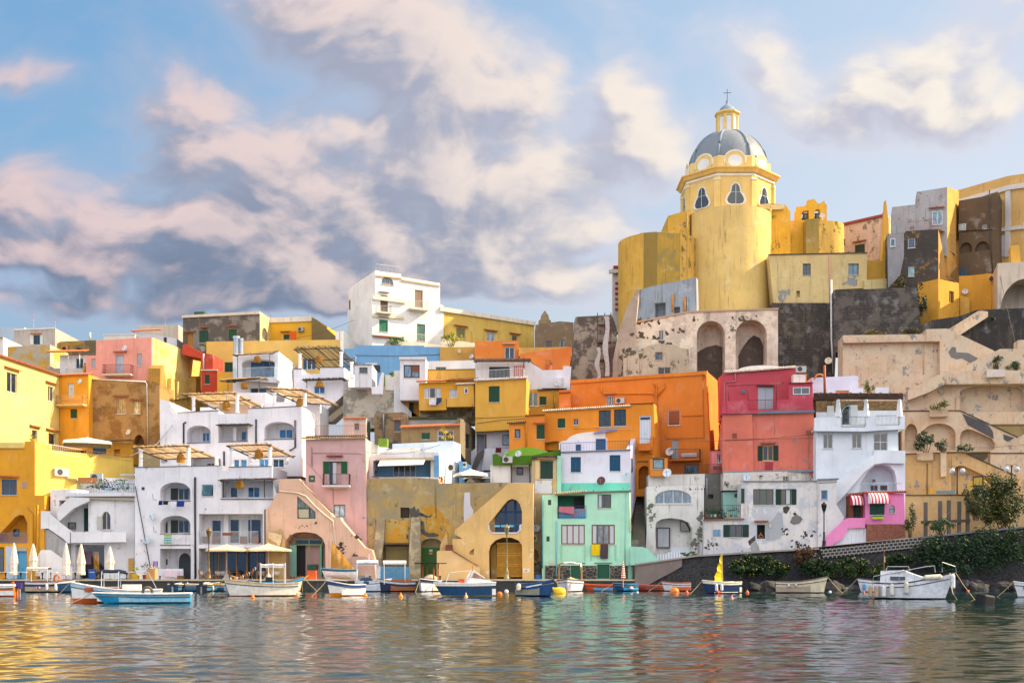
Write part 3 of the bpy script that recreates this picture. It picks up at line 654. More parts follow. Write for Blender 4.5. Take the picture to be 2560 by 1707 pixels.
b.poly('lean_to_roof', [(106, 1188), (192, 1196), (192, 1200), (106, 1192)], -1.6, 0, pl('C8B49A', .5)); b.box('reed_screen', 195, 1193, 240, 1208, -1.2, -1.1, slat('B07A40', 9, .8, 0)); b.ac(227, 1184, 258, 1203, c='C8D4DC')
b.box('awning_roof', 300, 1184, 336, 1188, -1.5, -.1, pl('D8D4CC')); b.end()
# ================================================================== WHITE TERRACED HOUSES
def reeds(name, label, x0, y0, x1, y1, Y, depth, rise=-.35, posts=(), ph=2.2, dark=False, lean=0, cat='pergola', nst=None, over=.5, ps='column'):
    """reed-mat pergola: front edge from (x0,y0) to (x1,y1) at distance Y; columns are (px x, top y, bottom y, how far back)"""
    Y += DY; a, b_ = W(x0, y0, Y), W(x1, y1, Y); t = thing(name, label, cat, (a+b_)/2-Vector((0, 0, ph))); d = Vector((lean, depth, rise))
    mb = MB(); n = nst or int((b_-a).length/.13)
    for i in range(n+1):
        p = a+(b_-a)*(i+R.uniform(-.3, .3))/n; o = R.uniform(.1, over); o2 = R.uniform(0, .3)
        mb.bar(p-d.normalized()*o+Vector((R.uniform(-.08, .08), 0, R.uniform(-.02, .05))), p+d+d.normalized()*o2+Vector((R.uniform(-.08, .08), 0, R.uniform(-.02, .05))), R.uniform(.035, .06))
    mb.build('reed_mat', paint('4A4038' if dark else 'C9A878', .85, 0, .35), t)
    for k in (0, .5, 1):
        MB().bar(a+d*k-(b_-a).normalized()*.3+Vector((0, 0, -.09)), b_+d*k+(b_-a).normalized()*.3+Vector((0, 0, -.09)), .1).build('beam', paint('4A3E36', .8), t)
    for p in (a, b_): MB().bar(p-d*.06+Vector((0, 0, -.2)), p+d*1.04+Vector((0, 0, -.2)), .12).build('rafter', paint('54473C', .8), t)
    for px, yt, yb, back in posts:
        p0, p1 = W(px, yt, Y+back), W(px, yb, Y+back)
        if ps == 'column': MB().lathe(p1, [(.24, 0), (.24, .1), (.2, .14), (.19, (p0-p1).z-.22), (.25, (p0-p1).z-.16), (.25, (p0-p1).z)], 12).build('column', pl(CY, .15), t, smooth=False)
        else: MB().bar(p1, p0, .07).build('post', paint('5A4A3A', .8), t)
    return t
def lantern(px, py, Y, h=1.0, label='', r=.42):
    """woven basket lamp hanging under a pergola"""
    c = W(px, py, Y+DY); t = thing('wicker_lantern', label, 'lantern', c, group='wicker lanterns under the reed pergolas'); mb = MB(); n = 14
    prof = [(.12, 0), (.26, -.1), (.36, -.3), (.42, -.6), (.43, -.85), (.4, -1.0)]
    for k in range(n):
        a = 2*math.pi*k/n; mb.tube([(c.x+math.cos(a)*p*r/.42, c.y+math.sin(a)*p*r/.42, c.z+z*h) for p, z in prof], .03, 4)
    for p, z in prof[1:]+[(.31, -.2), (.4, -.45), (.43, -.72)]:
        mb.tube([(c.x+math.cos(2*math.pi*k/n)*p*r/.42, c.y+math.sin(2*math.pi*k/n)*p*r/.42, c.z+z*h) for k in range(n+1)], .03, 4)
    mb.lathe(c, [(p*.93*r/.42, z*h) for p, z in prof], 12); mb.build('basket', paint('C08A34', .8, 0, .3), t); MB().bar(c, c+Vector((0, 0, .45)), .03).build('hook', paint('3A3028'), t)

b = Bd('white_apartment_house', 'big whitewashed quayside house with stacked arched loggias and a dark drainpipe', Plane(337, 112, 680, 111.6), [(337, 1168), (552, 1163), (552, 1176), (573, 1176), (573, 1167), (680, 1165), (680, 1195), (694, 1240), (666, 1276), (666, 1448), (337, 1448)], 7, pl('F0EEF2', .28, '9A9898', .03, seed=10))
G2 = '24282A'
for y0, y1 in ((1205, 1250), (1288, 1332)): b.hole(400, y0, 476, y1, 1.8, .95)
for y0, y1 in ((1220, 1250), (1300, 1332)):
    b.win(446, y0, 474, y1, 'G', 'C8C8C4', 2, surf=True, w=1.78, g=G2, sill=0); b.box('shutter', 427, y0, 445, y1, 1.68, 1.73, slat('3A443C'))
b.win(411, 1304, 420, 1332, 'G', '8A8A84', 1, surf=True, w=1.78, g='3A3E40', sill=0)
for y in (1251, 1333, 1361): b.ledge(400, y, 477, y, .06, .08, '4A4A4A', 'coping')
b.hole(400, 1371, 477, 1447, 2.0); b.door(448, 1382, 477, 1447, '3C4448', arch=.75, surf=True, w=1.98); b.box('garden_wall', 400, 1421, 457, 1447, -.02, .25, pl('F2F0F4', .3)); b.win(409, 1397, 419, 1411, 'G', '2A2A2C', 1, surf=True, w=1.98, g='1A1C1E', sill=0)
b.win(505, 1211, 533, 1240, 'G', 'DDE4E8', 1, g='3E6468', r=.22); b.poly('open_sash', [(510, 1213), (532, 1213), (528, 1238), (504, 1236)], -.12, -.07, glass('4A7074'))
b.hole(554, 1199, 683, 1244, 1.7); b.win(576, 1217, 595, 1244, 'G', 'E8ECF0', 1, surf=True, w=1.68, g='2E3E48', sill=0); b.win(620, 1217, 650, 1244, 'G', 'E8ECF0', 2, surf=True, w=1.68, g='2A5A80', sill=0)
for x in (559, 661): b.pipe([(x, 1199), (x, 1244)], .05, '3A3430', w=.1, name='post')
b.ledge(552, 1246, 697, 1246, .08, .12, '5A544E', 'coping')
b.hole(497, 1284, 657, 1360, 1.9); b.door(530, 1299, 554, 1360, 'A8C4D0', surf=True, w=1.88, glassy=True); b.win(575, 1297, 654, 1358, 'G', 'E8E8EC', 3, surf=True, w=1.88, g='28323A', cur=((.28, .58),), sill=0)
b.box('pillar', 559, 1284, 571, 1360, 1.5, 1.88, pl(CY, .2)); b.rail(497, 1328, 645, 1328, 1.28, -.05, 'D4D6DA', .1); b.box('nameplate', 556, 1331, 582, 1338, -.12, -.08, paint('8A4A20'))
for x in (506, 530, 600, 630): b.box('wicker_chair_back', x, 1340, x+18, 1358, .5, .6, slat('8A5A34', 8, .8))
b.hole(497, 1370, 662, 1447, 2.4)
b.box('shop_front', 520, 1380, 560, 1447, 2.2, 2.35, slat('5A6A74', 2.2, .5, 0)); b.box('shop_front', 566, 1378, 660, 1447, 2.2, 2.35, glass('20262C'))
for x in (545, 562, 590, 616, 642): b.box('door_post', x, 1378, x+3, 1447, 2.1, 2.19, paint('B0824A'))
b.pipe([(487, 1195), (487, 1245), (489, 1440)], .1, '3A3A40'); b.pipe([(488, 1192), (488, 1446)], .1, '34343A'); b.pipe([(663, 1273), (663, 1445)], .1, '38383E'); b.ledge(337, 1167, 552, 1162, .07, .06, '6A6664', 'coping'); b.ledge(573, 1166, 680, 1164, .07, .06, '6A6664', 'coping')
b.dish(381, 1292, 9, 'CDDCE4'); b.dish(369, 1350, 9, 'C4D6E0'); b.dish(357, 1352, 6, 'D0D4D8'); b.box('vent', 354, 1217, 361, 1224, -.05, 0, paint('3A3A3A'))
b.pipe([(381, 1234), (383, 1248), (392, 1250)], .03, '6A7074', w=-.4, name='line_bracket'); b.pipe([(383, 1315), (385, 1330), (393, 1331)], .03, '6A7074', w=-.4, name='line_bracket')
b.pipe([(338, 1215), (352, 1290), (375, 1415)], .05, '4A4644', w=-.15, name='cable'); b.end()
lantern(599, 1201, 111.2, .8, 'woven basket lantern hanging in the middle white loggia above the restaurant')
# second white terrace
b = Bd('white_apartment_house', 'upper white terraced house with two arched loggias and a sunlit side wall', Plane(400, 120, 755, 119.4), [(400, 997), (424, 1004), (424, 1034), (443, 1034), (443, 1031), (547, 1026), (547, 1034), (620, 1034), (620, 1021), (755, 1015), (755, 1190), (400, 1190)], 12, pl('F1EFF3', .22, seed=11))
b.hole(467, 1063, 526, 1106, 1.8, .75); b.win(506, 1081, 525, 1104, 'G', WH, 2, surf=True, w=1.78, g='2E6A98', sill=0)
b.hole(546, 1060, 619, 1103, 1.8); b.win(603, 1078, 617, 1101, 'G', WH, 1, surf=True, w=1.78, g='2E78A8', sill=0); b.box('pillar', 583, 1068, 591, 1102, .9, 1.2, pl(CY, .2))
b.hole(661, 1054, 735, 1097, 1.8, .75); b.win(698, 1073, 733, 1096, 'G', WH, 2, surf=True, w=1.78, g='2E78A8', sill=0)
b.hole(475, 1141, 552, 1165, 1.8, .4); b.win(517, 1157, 540, 1164, 'G', WH, 2, surf=True, w=1.78, g='3A4A54', sill=0)
b.win(584, 1148, 598, 1168, 'G', WH, 1, g='4A8AB0'); b.win(601, 1148, 617, 1168, 'G', WH, 1, g='5A9AC0'); b.win(648, 1147, 674, 1168, 'G', WH, 2, g='4A9AC8'); b.win(682, 1147, 710, 1168, 'G', WH, 2, g='2A4A60')
b.pipe([(465, 1055), (459, 1058), (459, 1108)], .1, '3A3C42'); b.pipe([(640, 1048), (640, 1108)], .1, '3A3C42'); b.pipe([(560, 1128), (560, 1163)], .1, '3A3C42'); b.pipe([(738, 1050), (738, 1118), (724, 1126)], .1, '34363C')
for a in ((443, 1030, 547, 1025), (620, 1020, 755, 1014), (546, 1104, 620, 1102), (467, 1107, 526, 1105), (661, 1098, 735, 1096)): b.ledge(*a, .07, .07, '5E5C5C', 'coping')
b.ac(404, 1137, 417, 1153); b.pipe([(325, 1140), (392, 1110), (432, 1062)], .06, 'C8C4BC', w=-.3, name='vent_pipe'); b.end()
reeds('pergola', 'reed-roofed pergola on white columns at the left end of the lowest white roof terrace', 336, 1117, 466, 1112, 111.9, 5.5, -.7, ((352, 1124, 1167, .35), (471, 1120, 1164, .35), (450, 1145, 1164, 4.5), (541, 1141, 1163, 5.3)), lean=1.6)
reeds('pergola', 'reed-roofed pergola on white columns at the right end of the lowest white roof terrace', 572, 1112, 672, 1109, 111.9, 5.2, -.7, ((579, 1121, 1167, .35), (675, 1118, 1165, .35), (625, 1138, 1163, 4), (716, 1132, 1160, 4.5)), lean=1.5)
lantern(452, 1133, 113.5, .95, 'woven lantern under the left pergola of the lowest roof terrace'); lantern(647, 1123, 113.5, .95, 'woven lantern under the right pergola of the lowest roof terrace')
reeds('reed_awning', 'dark reed awning over the small middle loggia of the upper white house', 546, 1060, 619, 1059, 118.2, 1.3, .1, (), dark=True, over=.25, cat='awning')
reeds('reed_awning', 'dark reed awning over the white loggia behind the restaurant parasols', 552, 1198, 680, 1195, 110.3, 1.2, .1, (), dark=True, over=.25, cat='awning')
# third level behind
b = Bd('white_terrace_house', 'recessed white terrace house behind the middle pergolas', Plane(545, 127, 800, 126.5), [(545, 1001), (560, 1001), (560, 986), (582, 984), (582, 982), (664, 981), (664, 1006), (740, 1004), (800, 1010), (800, 1100), (500, 1100), (500, 1018), (545, 1018)], 5, pl('F0EEF2', .25, seed=12))
b.win(605, 1018, 640, 1032, 'G', WH, 2, g='3A4A54'); b.end()
b = Bd('peach_wall', 'small peach coloured room in the shade under the upper reed pergola', 124, [(548, 1006), (625, 1012), (625, 1060), (548, 1060)], 1.6, pl('D8B89C', .2), 'house'); b.end()
reeds('pergola', 'large reed-roofed pergola on white columns on the upper white terrace', 462, 985, 585, 981, 120.3, 6, -.6, ((484, 993, 1030, .3), (593, 988, 1032, .3), (653, 1012, 1028, 6)), lean=1.8)
reeds('pergola', 'reed-roofed pergola on white columns at the right end of the upper white terrace', 668, 969, 763, 974, 120.0, 6.5, -.7, ((686, 982, 1022, .3), (762, 976, 1016, .3)), lean=2.6)
lantern(566, 1002, 122, 1.0, 'woven lantern under the large pergola on the upper terrace', .46); lantern(751, 996, 122, .9, 'woven lantern under the right pergola on the upper terrace', .46)
# house with the blue-white balcony
b = Bd('white_balcony_house', 'white house with arched balcony and twin steel chimneys above the pergolas', Plane(582, 136, 696, 135.8), [(582, 887), (696, 878), (696, 960), (690, 1010), (582, 1010)], 10, pl('EFEEF2', .25, seed=13))
b.hole(605, 897, 687, 944, 1.6, .5); b.win(628, 902, 686, 944, 'G', '4A4A50', 3, surf=True, w=1.58, g='2E5A80', sill=0)
b.poly('balcony_slab', [(582, 946), (688, 943), (696, 950), (690, 957), (600, 950)], -1.5, -.02, pl('DADADE', .2)); b.rail(583, 921, 684, 917, 1.25, -1.4, 'BCD4E0', .14, 1.3)
b.win(625, 969, 667, 985, 'G', WH, 2, g='2E4A60'); b.ledge(582, 886, 697, 877, .1, .1, '6A6462', 'coping')
for x, yt, r in ((591, 842, .38), (603.5, 847, .22)):
    p = b.P.p(x, 885, 2.5); h = (885-yt)/F*150
    MB().lathe(p, [(r, -1), (r, h-.35), (r*1.25, h-.33), (r*1.25, h), (r*.9, h), (r*.9, h-.2)], 14).build('chimney', paint('AEB8C0', .35, .6), b.root, smooth=False)
b.end()
reeds('reed_awning', 'light reed awning over the arched balcony of the white house', 588, 886, 676, 881, 134.2, 1.3, .25, ((594, 888, 945, .2), (674, 886, 925, .2)), over=.3, ps='post', cat='awning')
reeds('reed_awning', 'reed awning over the terrace just below the arched balcony', 554, 949, 645, 943, 132.4, 2.6, .3, ((570, 955, 975, .3), (648, 950, 980, .3)), over=.5, ps='post', cat='awning', lean=1)
lantern(643, 890, 134.8, .75, 'woven lantern hanging on the arched balcony'); lantern(611, 955, 133.5, .8, 'woven lantern hanging below the arched balcony')
b = Bd('white_terrace_house', 'white house with grey side walls and dark pergolas left of the blue wall', Plane(735, 131, 860, 130.5), [(735, 922), (755, 922), (755, 936), (800, 934), (800, 918), (860, 918), (861, 985), (800, 1040), (735, 1040)], 8, pl('E9E8EE', .3, seed=14))
b.win(785, 965, 812, 984, 'G', WH, 2, g='2E78B0'); b.ledge(735, 921, 756, 921, .08, .08, '5A5654', 'coping'); b.ledge(800, 917, 861, 917, .08, .08, '5A5654', 'coping'); b.end()
reeds('pergola', 'dark reed pergola on white columns between the yellow wall and the blue wall', 740, 872, 845, 868, 132, 6.5, -1.5, ((750, 884, 922, .3), (853, 880, 920, .3), (879, 905, 945, .8)), dark=True, lean=2.2, over=.9)
reeds('reed_awning', 'dark reed awning over a blue door left of the grey wall', 760, 947, 856, 944, 129, 2, .1, ((767, 950, 970, .2),), dark=True, over=.5, ps='post', cat='awning')
lantern(797, 890, 133.5, .75, 'woven lantern under the dark pergola left of the blue wall'); lantern(799, 952, 129.6, .75, 'woven lantern under the dark reed awning by the blue door')
b = Bd('rooftop_room', 'small white rooftop room with one barred window in front of the blue wall', 128, [(886, 912), (930, 911), (930, 968), (886, 968)], 5, pl('E4E4E8', .4), 'house'); b.win(898, 918, 919, 933, 'G', '6A7076', 3, g='2A3A48'); b.ledge(885, 911, 931, 910, .1, .1, '8A8680', 'coping')
b.poly('curved_parapet', [(928, 967), (945, 965), (950, 942), (955, 930), (960, 932), (957, 985), (930, 985)], -.4, -.1, pl('E8E8EC', .3)); b.end()
# yellow and red houses behind
b = Bd('grey_house', 'large weathered grey house with green shutters and an ochre door on the skyline', Plane(457, 150, 649, 149), [(457, 789), (649, 779), (649, 900), (457, 900)], 7, pl('8E887E', .8, 'C8C2B4', .6, '5E5A54', .6, seed=15))
b.win(497, 825, 521, 857, 'S', 'D8C8B0'); b.win(570, 822, 592, 853, 'S', 'D8C8B0'); b.door(466, 833, 483, 868, 'B07828', hood=3); b.ledge(456, 789, 650, 779, .35, .22, 'D8CDBA'); b.hood(497, 523, 819); b.hood(570, 592, 815)
b.box('roof_hatch', 485, 779, 510, 788, 1, 3, paint('2E5A38')); b.end()
b = Bd('yellow_house', 'yellow skyline house with white cornice and an orange towel on its terrace', Plane(675, 153, 779, 152), [(660, 815), (675, 795), (779, 791), (779, 870), (660, 870)], 12, pl('F2B818', .25, '9A8A6A', .02, seed=16))
b.ledge(674, 795, 780, 791, .7, .2, 'E8DCC8'); b.win(709, 836, 725, 849, 'S', GR); b.hood(703, 729, 830); b.ac(746, 819, 760, 829, c='B8BCB8'); b.end()
b = Bd('brown_gable', 'dark brown mono-pitched gable wall right of the yellow skyline house', 151, [(779, 795), (790, 798), (846, 846), (846, 880), (779, 880)], 5, pl('8A7448', .7, '5E5240', .7), 'house'); b.end()
b = Bd('arched_wall', 'sunlit yellow wall with an arched doorway between the grey and yellow skyline houses', Plane(650, 149, 676, 153), [(650, 779), (676, 797), (676, 870), (650, 870)], .6, pl('F0D28A', .3), 'wall'); b.hole(655, 820, 669, 850, .3, .9); b.end()
b = Bd('terrace_wall', 'long smooth mustard terrace wall below the skyline houses', Plane(516, 146, 858, 145), [(516, 855), (516, 854), (700, 851), (848, 849), (848, 826), (858, 826), (858, 960), (532, 960), (532, 886), (516, 884)], 3, pl('E8BC5C', .12, seed=17), 'wall')
b.win(534, 905, 547, 926, 'G', 'E8E0D0', 1, g='3A3A38'); b.win(561, 905, 583, 930, 'S', 'E8E0D0'); b.win(756, 895, 790, 924, 'G', WH, 3, 1, g='3A4A54'); b.end()
b = Bd('gable_wall', 'triangular sunlit white wall at the end of the mustard terrace wall', Plane(859, 144.8, 897, 149), [(859, 827), (896, 862), (896, 880), (859, 880)], 1.2, pl('F2EEE4', .2), 'wall'); b.end()
b = Bd('red_house', 'small brick-red house with one white-framed green window', Plane(503, 139, 543, 138.8), [(456, 886), (456, 861), (466, 861), (505, 882), (532, 886), (532, 924), (543, 926), (543, 1000), (503, 1000), (503, 896)], 4, pl('C4442C', .35, seed=18))
b.win(511, 935, 524, 960, 'S', 'E8E0DC'); b.ledge(503, 924, 545, 924, .14, .2, 'E0D8D0'); b.pipe([(509, 884), (509, 922)], .1, 'D8D4D0'); b.end()
b = Bd('yellow_house', 'plain yellow wall piece between the red house and the arched balcony', 137, [(543, 928), (560, 931), (583, 931), (583, 1000), (543, 1000)], 3, pl('E8AC2C', .2)); b.rail(560, 975, 583, 975, .6, -.2, 'C8C4B8'); b.end()
# ================================================================== CENTRE
VW = 'F6F1E8'
b = Bd('white_villa', 'tall white villa with half-round windows and iron balconies on the skyline', Plane(938, 145, 1100, 149.3), [(938, 677), (1003, 685), (1003, 692), (1100, 708), (1100, 760), (1109, 764), (1109, 900), (930, 900), (930, 740), (938, 738)], 10, pl(VW, .2, seed=19))
b.win(953, 691, 984, 712, 'G', 'B89A60', 3, arch=1.05, r=.2, g='5A7A98', fw=.1)
b.win(951, 738, 970, 779, 'S', 'D8C8B0', sc='6A5848'); b.balcony(944, 979, 764, 780, .8, 'F0E0C8', 'C8B8A8'); b.hood(948, 972, 732, '8A8078')
b.win(1037, 725, 1057, 768, 'S', 'D8C8B0', sc='A08468'); b.balcony(1026, 1071, 752, 771, .9, 'F4E8D0', 'D8CFC4')
b.win(948, 799, 970, 829, 'S', 'E8E0D0', sc='1F7A58'); b.hood(946, 972, 794, '8A8078'); b.win(1042, 810, 1063, 852, 'G', '1F7A58', 2, 2, g='3A6A5A', hood=0)
b.rail(1003, 832, 1110, 840, 1.3, -1.5, 'E8D8C0', .16)
b.ledge(930, 739, 1012, 750, .5, .35, 'F4E6CC'); b.ledge(938, 688, 1003, 695, .15, .15, 'E0B878'); b.ledge(1003, 699, 1100, 714, .15, .15, 'E8C890'); b.ledge(930, 786, 1009, 792, .35, .22, 'F2DEB8')
b.tiles(931, 840, 1003, 846, .4, back=.1); b.hole(955, 851, 1010, 890, 1.2, 1.6); b.rail(940, 660, 1000, 667, 1.1, .3, 'D0CCC8', .5)
b.w(Plane(871, 158.6, 938, 145), [(871, 727), (903, 705), (938, 676), (938, 688), (938, 900), (903, 900), (871, 860)], .5, pl(VW, .35, seed=19))
for x in ((928, 697, 936, 719), (911, 715, 919, 738), (894, 732, 902, 750), (878, 746, 887, 764)): b.win(*x, 'G', '8A7A5A', 1, arch=.9, r=.15, g='4A82B0')
b.win(906, 765, 914, 793, 'G', 'D8D8D8', 1, g='4A4A50'); b.win(917, 820, 924, 846, 'G', 'D8D8D8', 1, g='2E5A80'); b.hood(904, 914, 760, '8A8078'); b.hood(915, 924, 814, '8A8078')
b.poly('grey_buttress', [(872, 752), (902, 722), (902, 870), (874, 860)], -.25, -.02, pl('6E675C', .6, '4E4A44', .5)); b.ac(887, 762, 899, 772); b.ledge(901, 800, 927, 782, .2, .2, 'F2DEB8'); b.ledge(901, 820, 927, 800, .2, .2, 'F2DEB8'); b.end()
b = Bd('yellow_house', 'long yellow house with painted raking-light streaks joined to the white villa', Plane(1100, 149.35, 1336, 157.6), [(1100, 766), (1336, 804), (1336, 900), (1100, 900)], 8, pl('EDC75A', .75, dirt='B07A30', seed=20))  # streaks stand for raking sunlight, painted into the plaster
b.ledge(1098, 768, 1337, 805, .55, .3, 'F0E4CC'); b.win(1141, 820, 1163, 843, 'S', 'F0E8D8', sc='8A8A50', hood=4); b.win(1217, 831, 1237, 853, 'G', 'F4F0E8', 2, g='7A98B0', hood=4); b.win(1280, 838, 1294, 853, 'G', 'F0E8D8', 1, g='6A6A5A', hood=3); b.end()
b = Bd('garden_wall', 'cream garden wall with scalloped top below the streaked yellow house', Plane(1003, 143, 1190, 146), [(1003, 852), (1100, 862), (1110, 846), (1190, 858), (1190, 900), (1003, 900)], .6, pl('F4E6C4', .4, 'C9A060', .3), 'wall'); b.end()
b = Bd('blue_wall', 'long sky-blue wall below the white villa', 138, [(860, 872), (887, 872), (887, 863), (1060, 864), (1060, 867), (1100, 867), (1100, 980), (860, 980)], 3, pl('74A9D2', .12, seed=21), 'wall')
b.pipe([(886, 888), (1000, 890), (1100, 886)], .03, '5A6A78', name='cable'); b.box('lintel', 913, 907, 943, 912, -.12, -.01, pl('E0DCD8')); b.box('dark_door', 936, 913, 950, 930, -.08, -.02, paint('2A2A2E')); b.pipe([(883, 889), (889, 891), (889, 910)], .1, 'E8E8EA'); b.end()
b = Bd('mustard_wall', 'mustard wall with a small hanging bell lamp next to the blue wall', 137.6, [(1100, 868), (1187, 867), (1187, 940), (1100, 940)], 3, pl('D9A64A', .3, 'B8A080', .05, seed=22), 'wall'); b.dish(1179, 891, 6)
b.poly('bell_lamp', [(1144, 878), (1147, 873), (1149, 873), (1152, 878), (1149, 882), (1147, 882)], -.5, -.2, paint('D8D0C0')); b.end()
b = Bd('white_block_house', 'white boxy house with one big window in front of the blue wall', 128, [(1000, 893), (1064, 893), (1064, 1000), (1000, 1000)], 4, pl('ECEAEE', .25, seed=23))
b.win(1009, 912, 1049, 944, 'G', '1E2224', 2, g='5A7A94', fw=.12, r=.12); b.box('blind', 1030, 914, 1047, 930, .05, .08, slat('8A5030', 8)); b.ledge(998, 893, 1066, 893, .3, .3, 'E8E8E8'); b.end()
b = Bd('white_steps', 'small white and cream roof block with a green plant left of the big window', 129, [(963, 937), (985, 937), (985, 926), (1001, 926), (1001, 975), (963, 975)], 2, pl('F0E8E0', .3), 'house'); b.box('green_door', 957, 938, 963, 966, .2, .5, paint('6A8A3A')); b.end()
b = Bd('yellow_parapet_house', 'low yellow house with white slatted railing on its flat roof', 131, [(1064, 925), (1188, 923), (1188, 990), (1064, 990)], 3, pl('DDB048', .45, 'A89060', .1, seed=24))
b.rail(1064, 904, 1188, 902, 1.05, .3, 'DCE2E8', .2); b.ledge(1064, 924, 1188, 922, .06, .08, '4A4640', 'coping')
b.w(133.5, [(1064, 903), (1188, 900), (1188, 940), (1064, 940)], 2, pl('E4E8EE', .2)); b.win(1090, 917, 1115, 930, 'S', GR); b.end()
b = Bd('yellow_house', 'golden yellow stair house with a dark green door under the white block', 129.5, [(1003, 963), (1050, 963), (1050, 1042), (1030, 1042), (1003, 1012)], 3, pl('EBA716', .25, seed=25))
b.hole(1022, 999, 1047, 1041, .6); b.box('door', 1022, 999, 1034, 1041, .45, .55, paint('16322C')); b.rail(1034, 1000, 1047, 1000, 1.9, .3, '8A9494', .2); b.hood(1020, 1047, 985); b.end()
b = Bd('yellow_extension', 'golden yellow extension with curtained windows hanging on iron brackets', 126, [(1047, 957), (1116, 955), (1116, 951), (1190, 949), (1190, 1016), (1116, 1017), (1116, 1024), (1048, 1026)], 4.5, pl('EDA914', .2, seed=26), 'house')
b.tiles(1043, 955, 1117, 953, .5, back=.5); b.tiles(1118, 951, 1193, 948, .5, back=.5)
b.win(1060, 969, 1102, 995, 'G', WH, 3, g='1E2426', cur=((.05, .27), (.73, .95))); b.win(1123, 973, 1143, 994, 'G', WH, 1, g='B8C8D4', cur=((.1, .45), (.55, .9))); b.win(1161, 970, 1170, 984, 'G', WH, 1, g='2A2A2E')
b.poly('oriel', [(1047, 996), (1116, 994), (1116, 1024), (1048, 1026)], -.35, -.02, pl('E4A838', .2)); b.poly('oriel', [(1143, 963), (1184, 961), (1186, 1016), (1117, 1017), (1117, 995), (1143, 994)], -.5, -.02, pl('E4AC40', .2))
b.win(1161, 970, 1170, 984, 'G', WH, 1, g='2A2A2E', surf=True, w=-.5, sill=0); b.ledge(1140, 960, 1190, 958, .15, .75, 'DDD8D0', 'eave')
for x in (1125, 1137, 1160, 1182): b.pipe([(x, 1040), (x-3, 1017)], .04, '2A2A2A', w=-.3, name='bracket')
b.w(128, [(1050, 1012), (1190, 1008), (1190, 1060), (1050, 1060)], 2, pl('8A7A54', .8, '6A6458', .6, 'B8AC90', .5)); b.end()
b = Bd('yellow_house', 'big plain mustard house with one green shutter below the railed terrace', Plane(1188, 125, 1314, 124.4), [(1188, 950), (1316, 943), (1314, 1040), (1314, 1077), (1272, 1074), (1188, 1079)], 5, pl('DEA93A', .15, seed=27))
b.win(1222, 965, 1249, 1005, 'S', GR, hood=0); b.tiles(1187, 951, 1318, 944, .35, 'E4E4E6', back=.1); b.pipe([(1190, 1045), (1250, 1043), (1312, 1040)], .025, '5A4A30', name='cable'); b.pipe([(1193, 1058), (1250, 1050), (1312, 1046)], .025, '5A4A30', name='cable')
b.rail(1189, 927, 1308, 920, 1.05, -.2, 'DDE2E8', .15, 2); b.pipe([(1188, 1048), (1181, 1010)], .03, '4A3A20')
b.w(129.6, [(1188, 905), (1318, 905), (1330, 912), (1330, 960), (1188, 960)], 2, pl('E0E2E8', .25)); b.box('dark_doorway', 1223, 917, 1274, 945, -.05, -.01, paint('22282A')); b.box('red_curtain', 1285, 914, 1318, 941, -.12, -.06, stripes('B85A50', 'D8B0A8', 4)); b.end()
reeds('pergola', 'brown wooden lean-to pergola over the white railed terrace', 1190, 902, 1322, 901, 125.5, 3.5, .9, ((1309, 890, 940, -.1),), dark=True, ps='post')
b = Bd('yellow_house', 'olive yellow back house with a white double window beside the mustard house', Plane(1318, 128.5, 1402, 129), [(1318, 974), (1345, 973), (1360, 975), (1404, 973), (1402, 1050), (1318, 1050)], 3, pl('C89A32', .3, seed=28))
b.win(1320, 980, 1346, 1015, 'G', WH, 2, g='4A5A48'); b.win(1349, 991, 1366, 1012, 'S', GR); b.dish(1319, 1024, 6); b.pipe([(1379, 977), (1385, 982), (1385, 1022)], .08, 'D8A83A'); b.tiles(1345, 975, 1415, 972, .2, '4A4A38', back=.1); b.end()
b = Bd('orange_house', 'square orange upper house with a white double window', 134, [(1187, 853), (1297, 851), (1300, 930), (1187, 930)], 4, pl('E8842A', .2, seed=29))
b.win(1262, 868, 1286, 897, 'G', 'D8E8F0', 2, g='2E4450'); b.hood(1258, 1288, 860, 'A89890'); b.end()
b = Bd('orange_wall', 'orange sloping terrace wall with a potted plant beside the square orange house', 131, [(1300, 884), (1345, 878), (1430, 867), (1424, 925), (1357, 925), (1330, 906), (1300, 902)], 1, pl('D8782C', .3, seed=30), 'wall'); b.end()
b = Bd('mustard_wall', 'mustard parapet behind the orange sloping wall', 133, [(1297, 869), (1430, 867), (1430, 890), (1297, 890)], 1, pl('DDA850', .3), 'wall'); b.end()
b = Bd('white_stair', 'white stepped stair walls between the mustard and orange houses', 129.3, [(1312, 903), (1325, 905), (1357, 925), (1408, 924), (1408, 915), (1424, 915), (1426, 985), (1325, 985), (1312, 950)], 1.5, pl('E0E4EC', .2, seed=31), 'stair')
b.poly('ramp', [(1356, 970), (1385, 945), (1410, 944), (1410, 970)], -.6, -.02, pl('DCE0E8')); b.dish(1395, 958, 7, w=-.9); b.end()
b = Bd('grey_vaulted_wall', 'tall mottled grey retaining wall left of the white curved stair', Plane(858, 130, 990, 129), [(858, 968), (930, 966), (960, 964), (990, 962), (990, 1070), (858, 1070)], 4, pl('8E887C', .8, '5A564C', .6, 'BCB4A4', .6, seed=32), 'wall')
b.w(Plane(988, 128.8, 1030, 129.5), [(986, 963), (998, 968), (1003, 1005), (1018, 1018), (1029, 1030), (1030, 1075), (986, 1075)], .8, pl('EDEDF0', .3)); b.end()
b = Bd('brown_house', 'rough brown house with a grey door behind the clothes-drying roof', 123.5, [(936, 1034), (1005, 1030), (1018, 1034), (1022, 1070), (1022, 1140), (936, 1140)], 5, pl('957B58', .8, '6A5A48', .5, '5A5448', .4, seed=33))
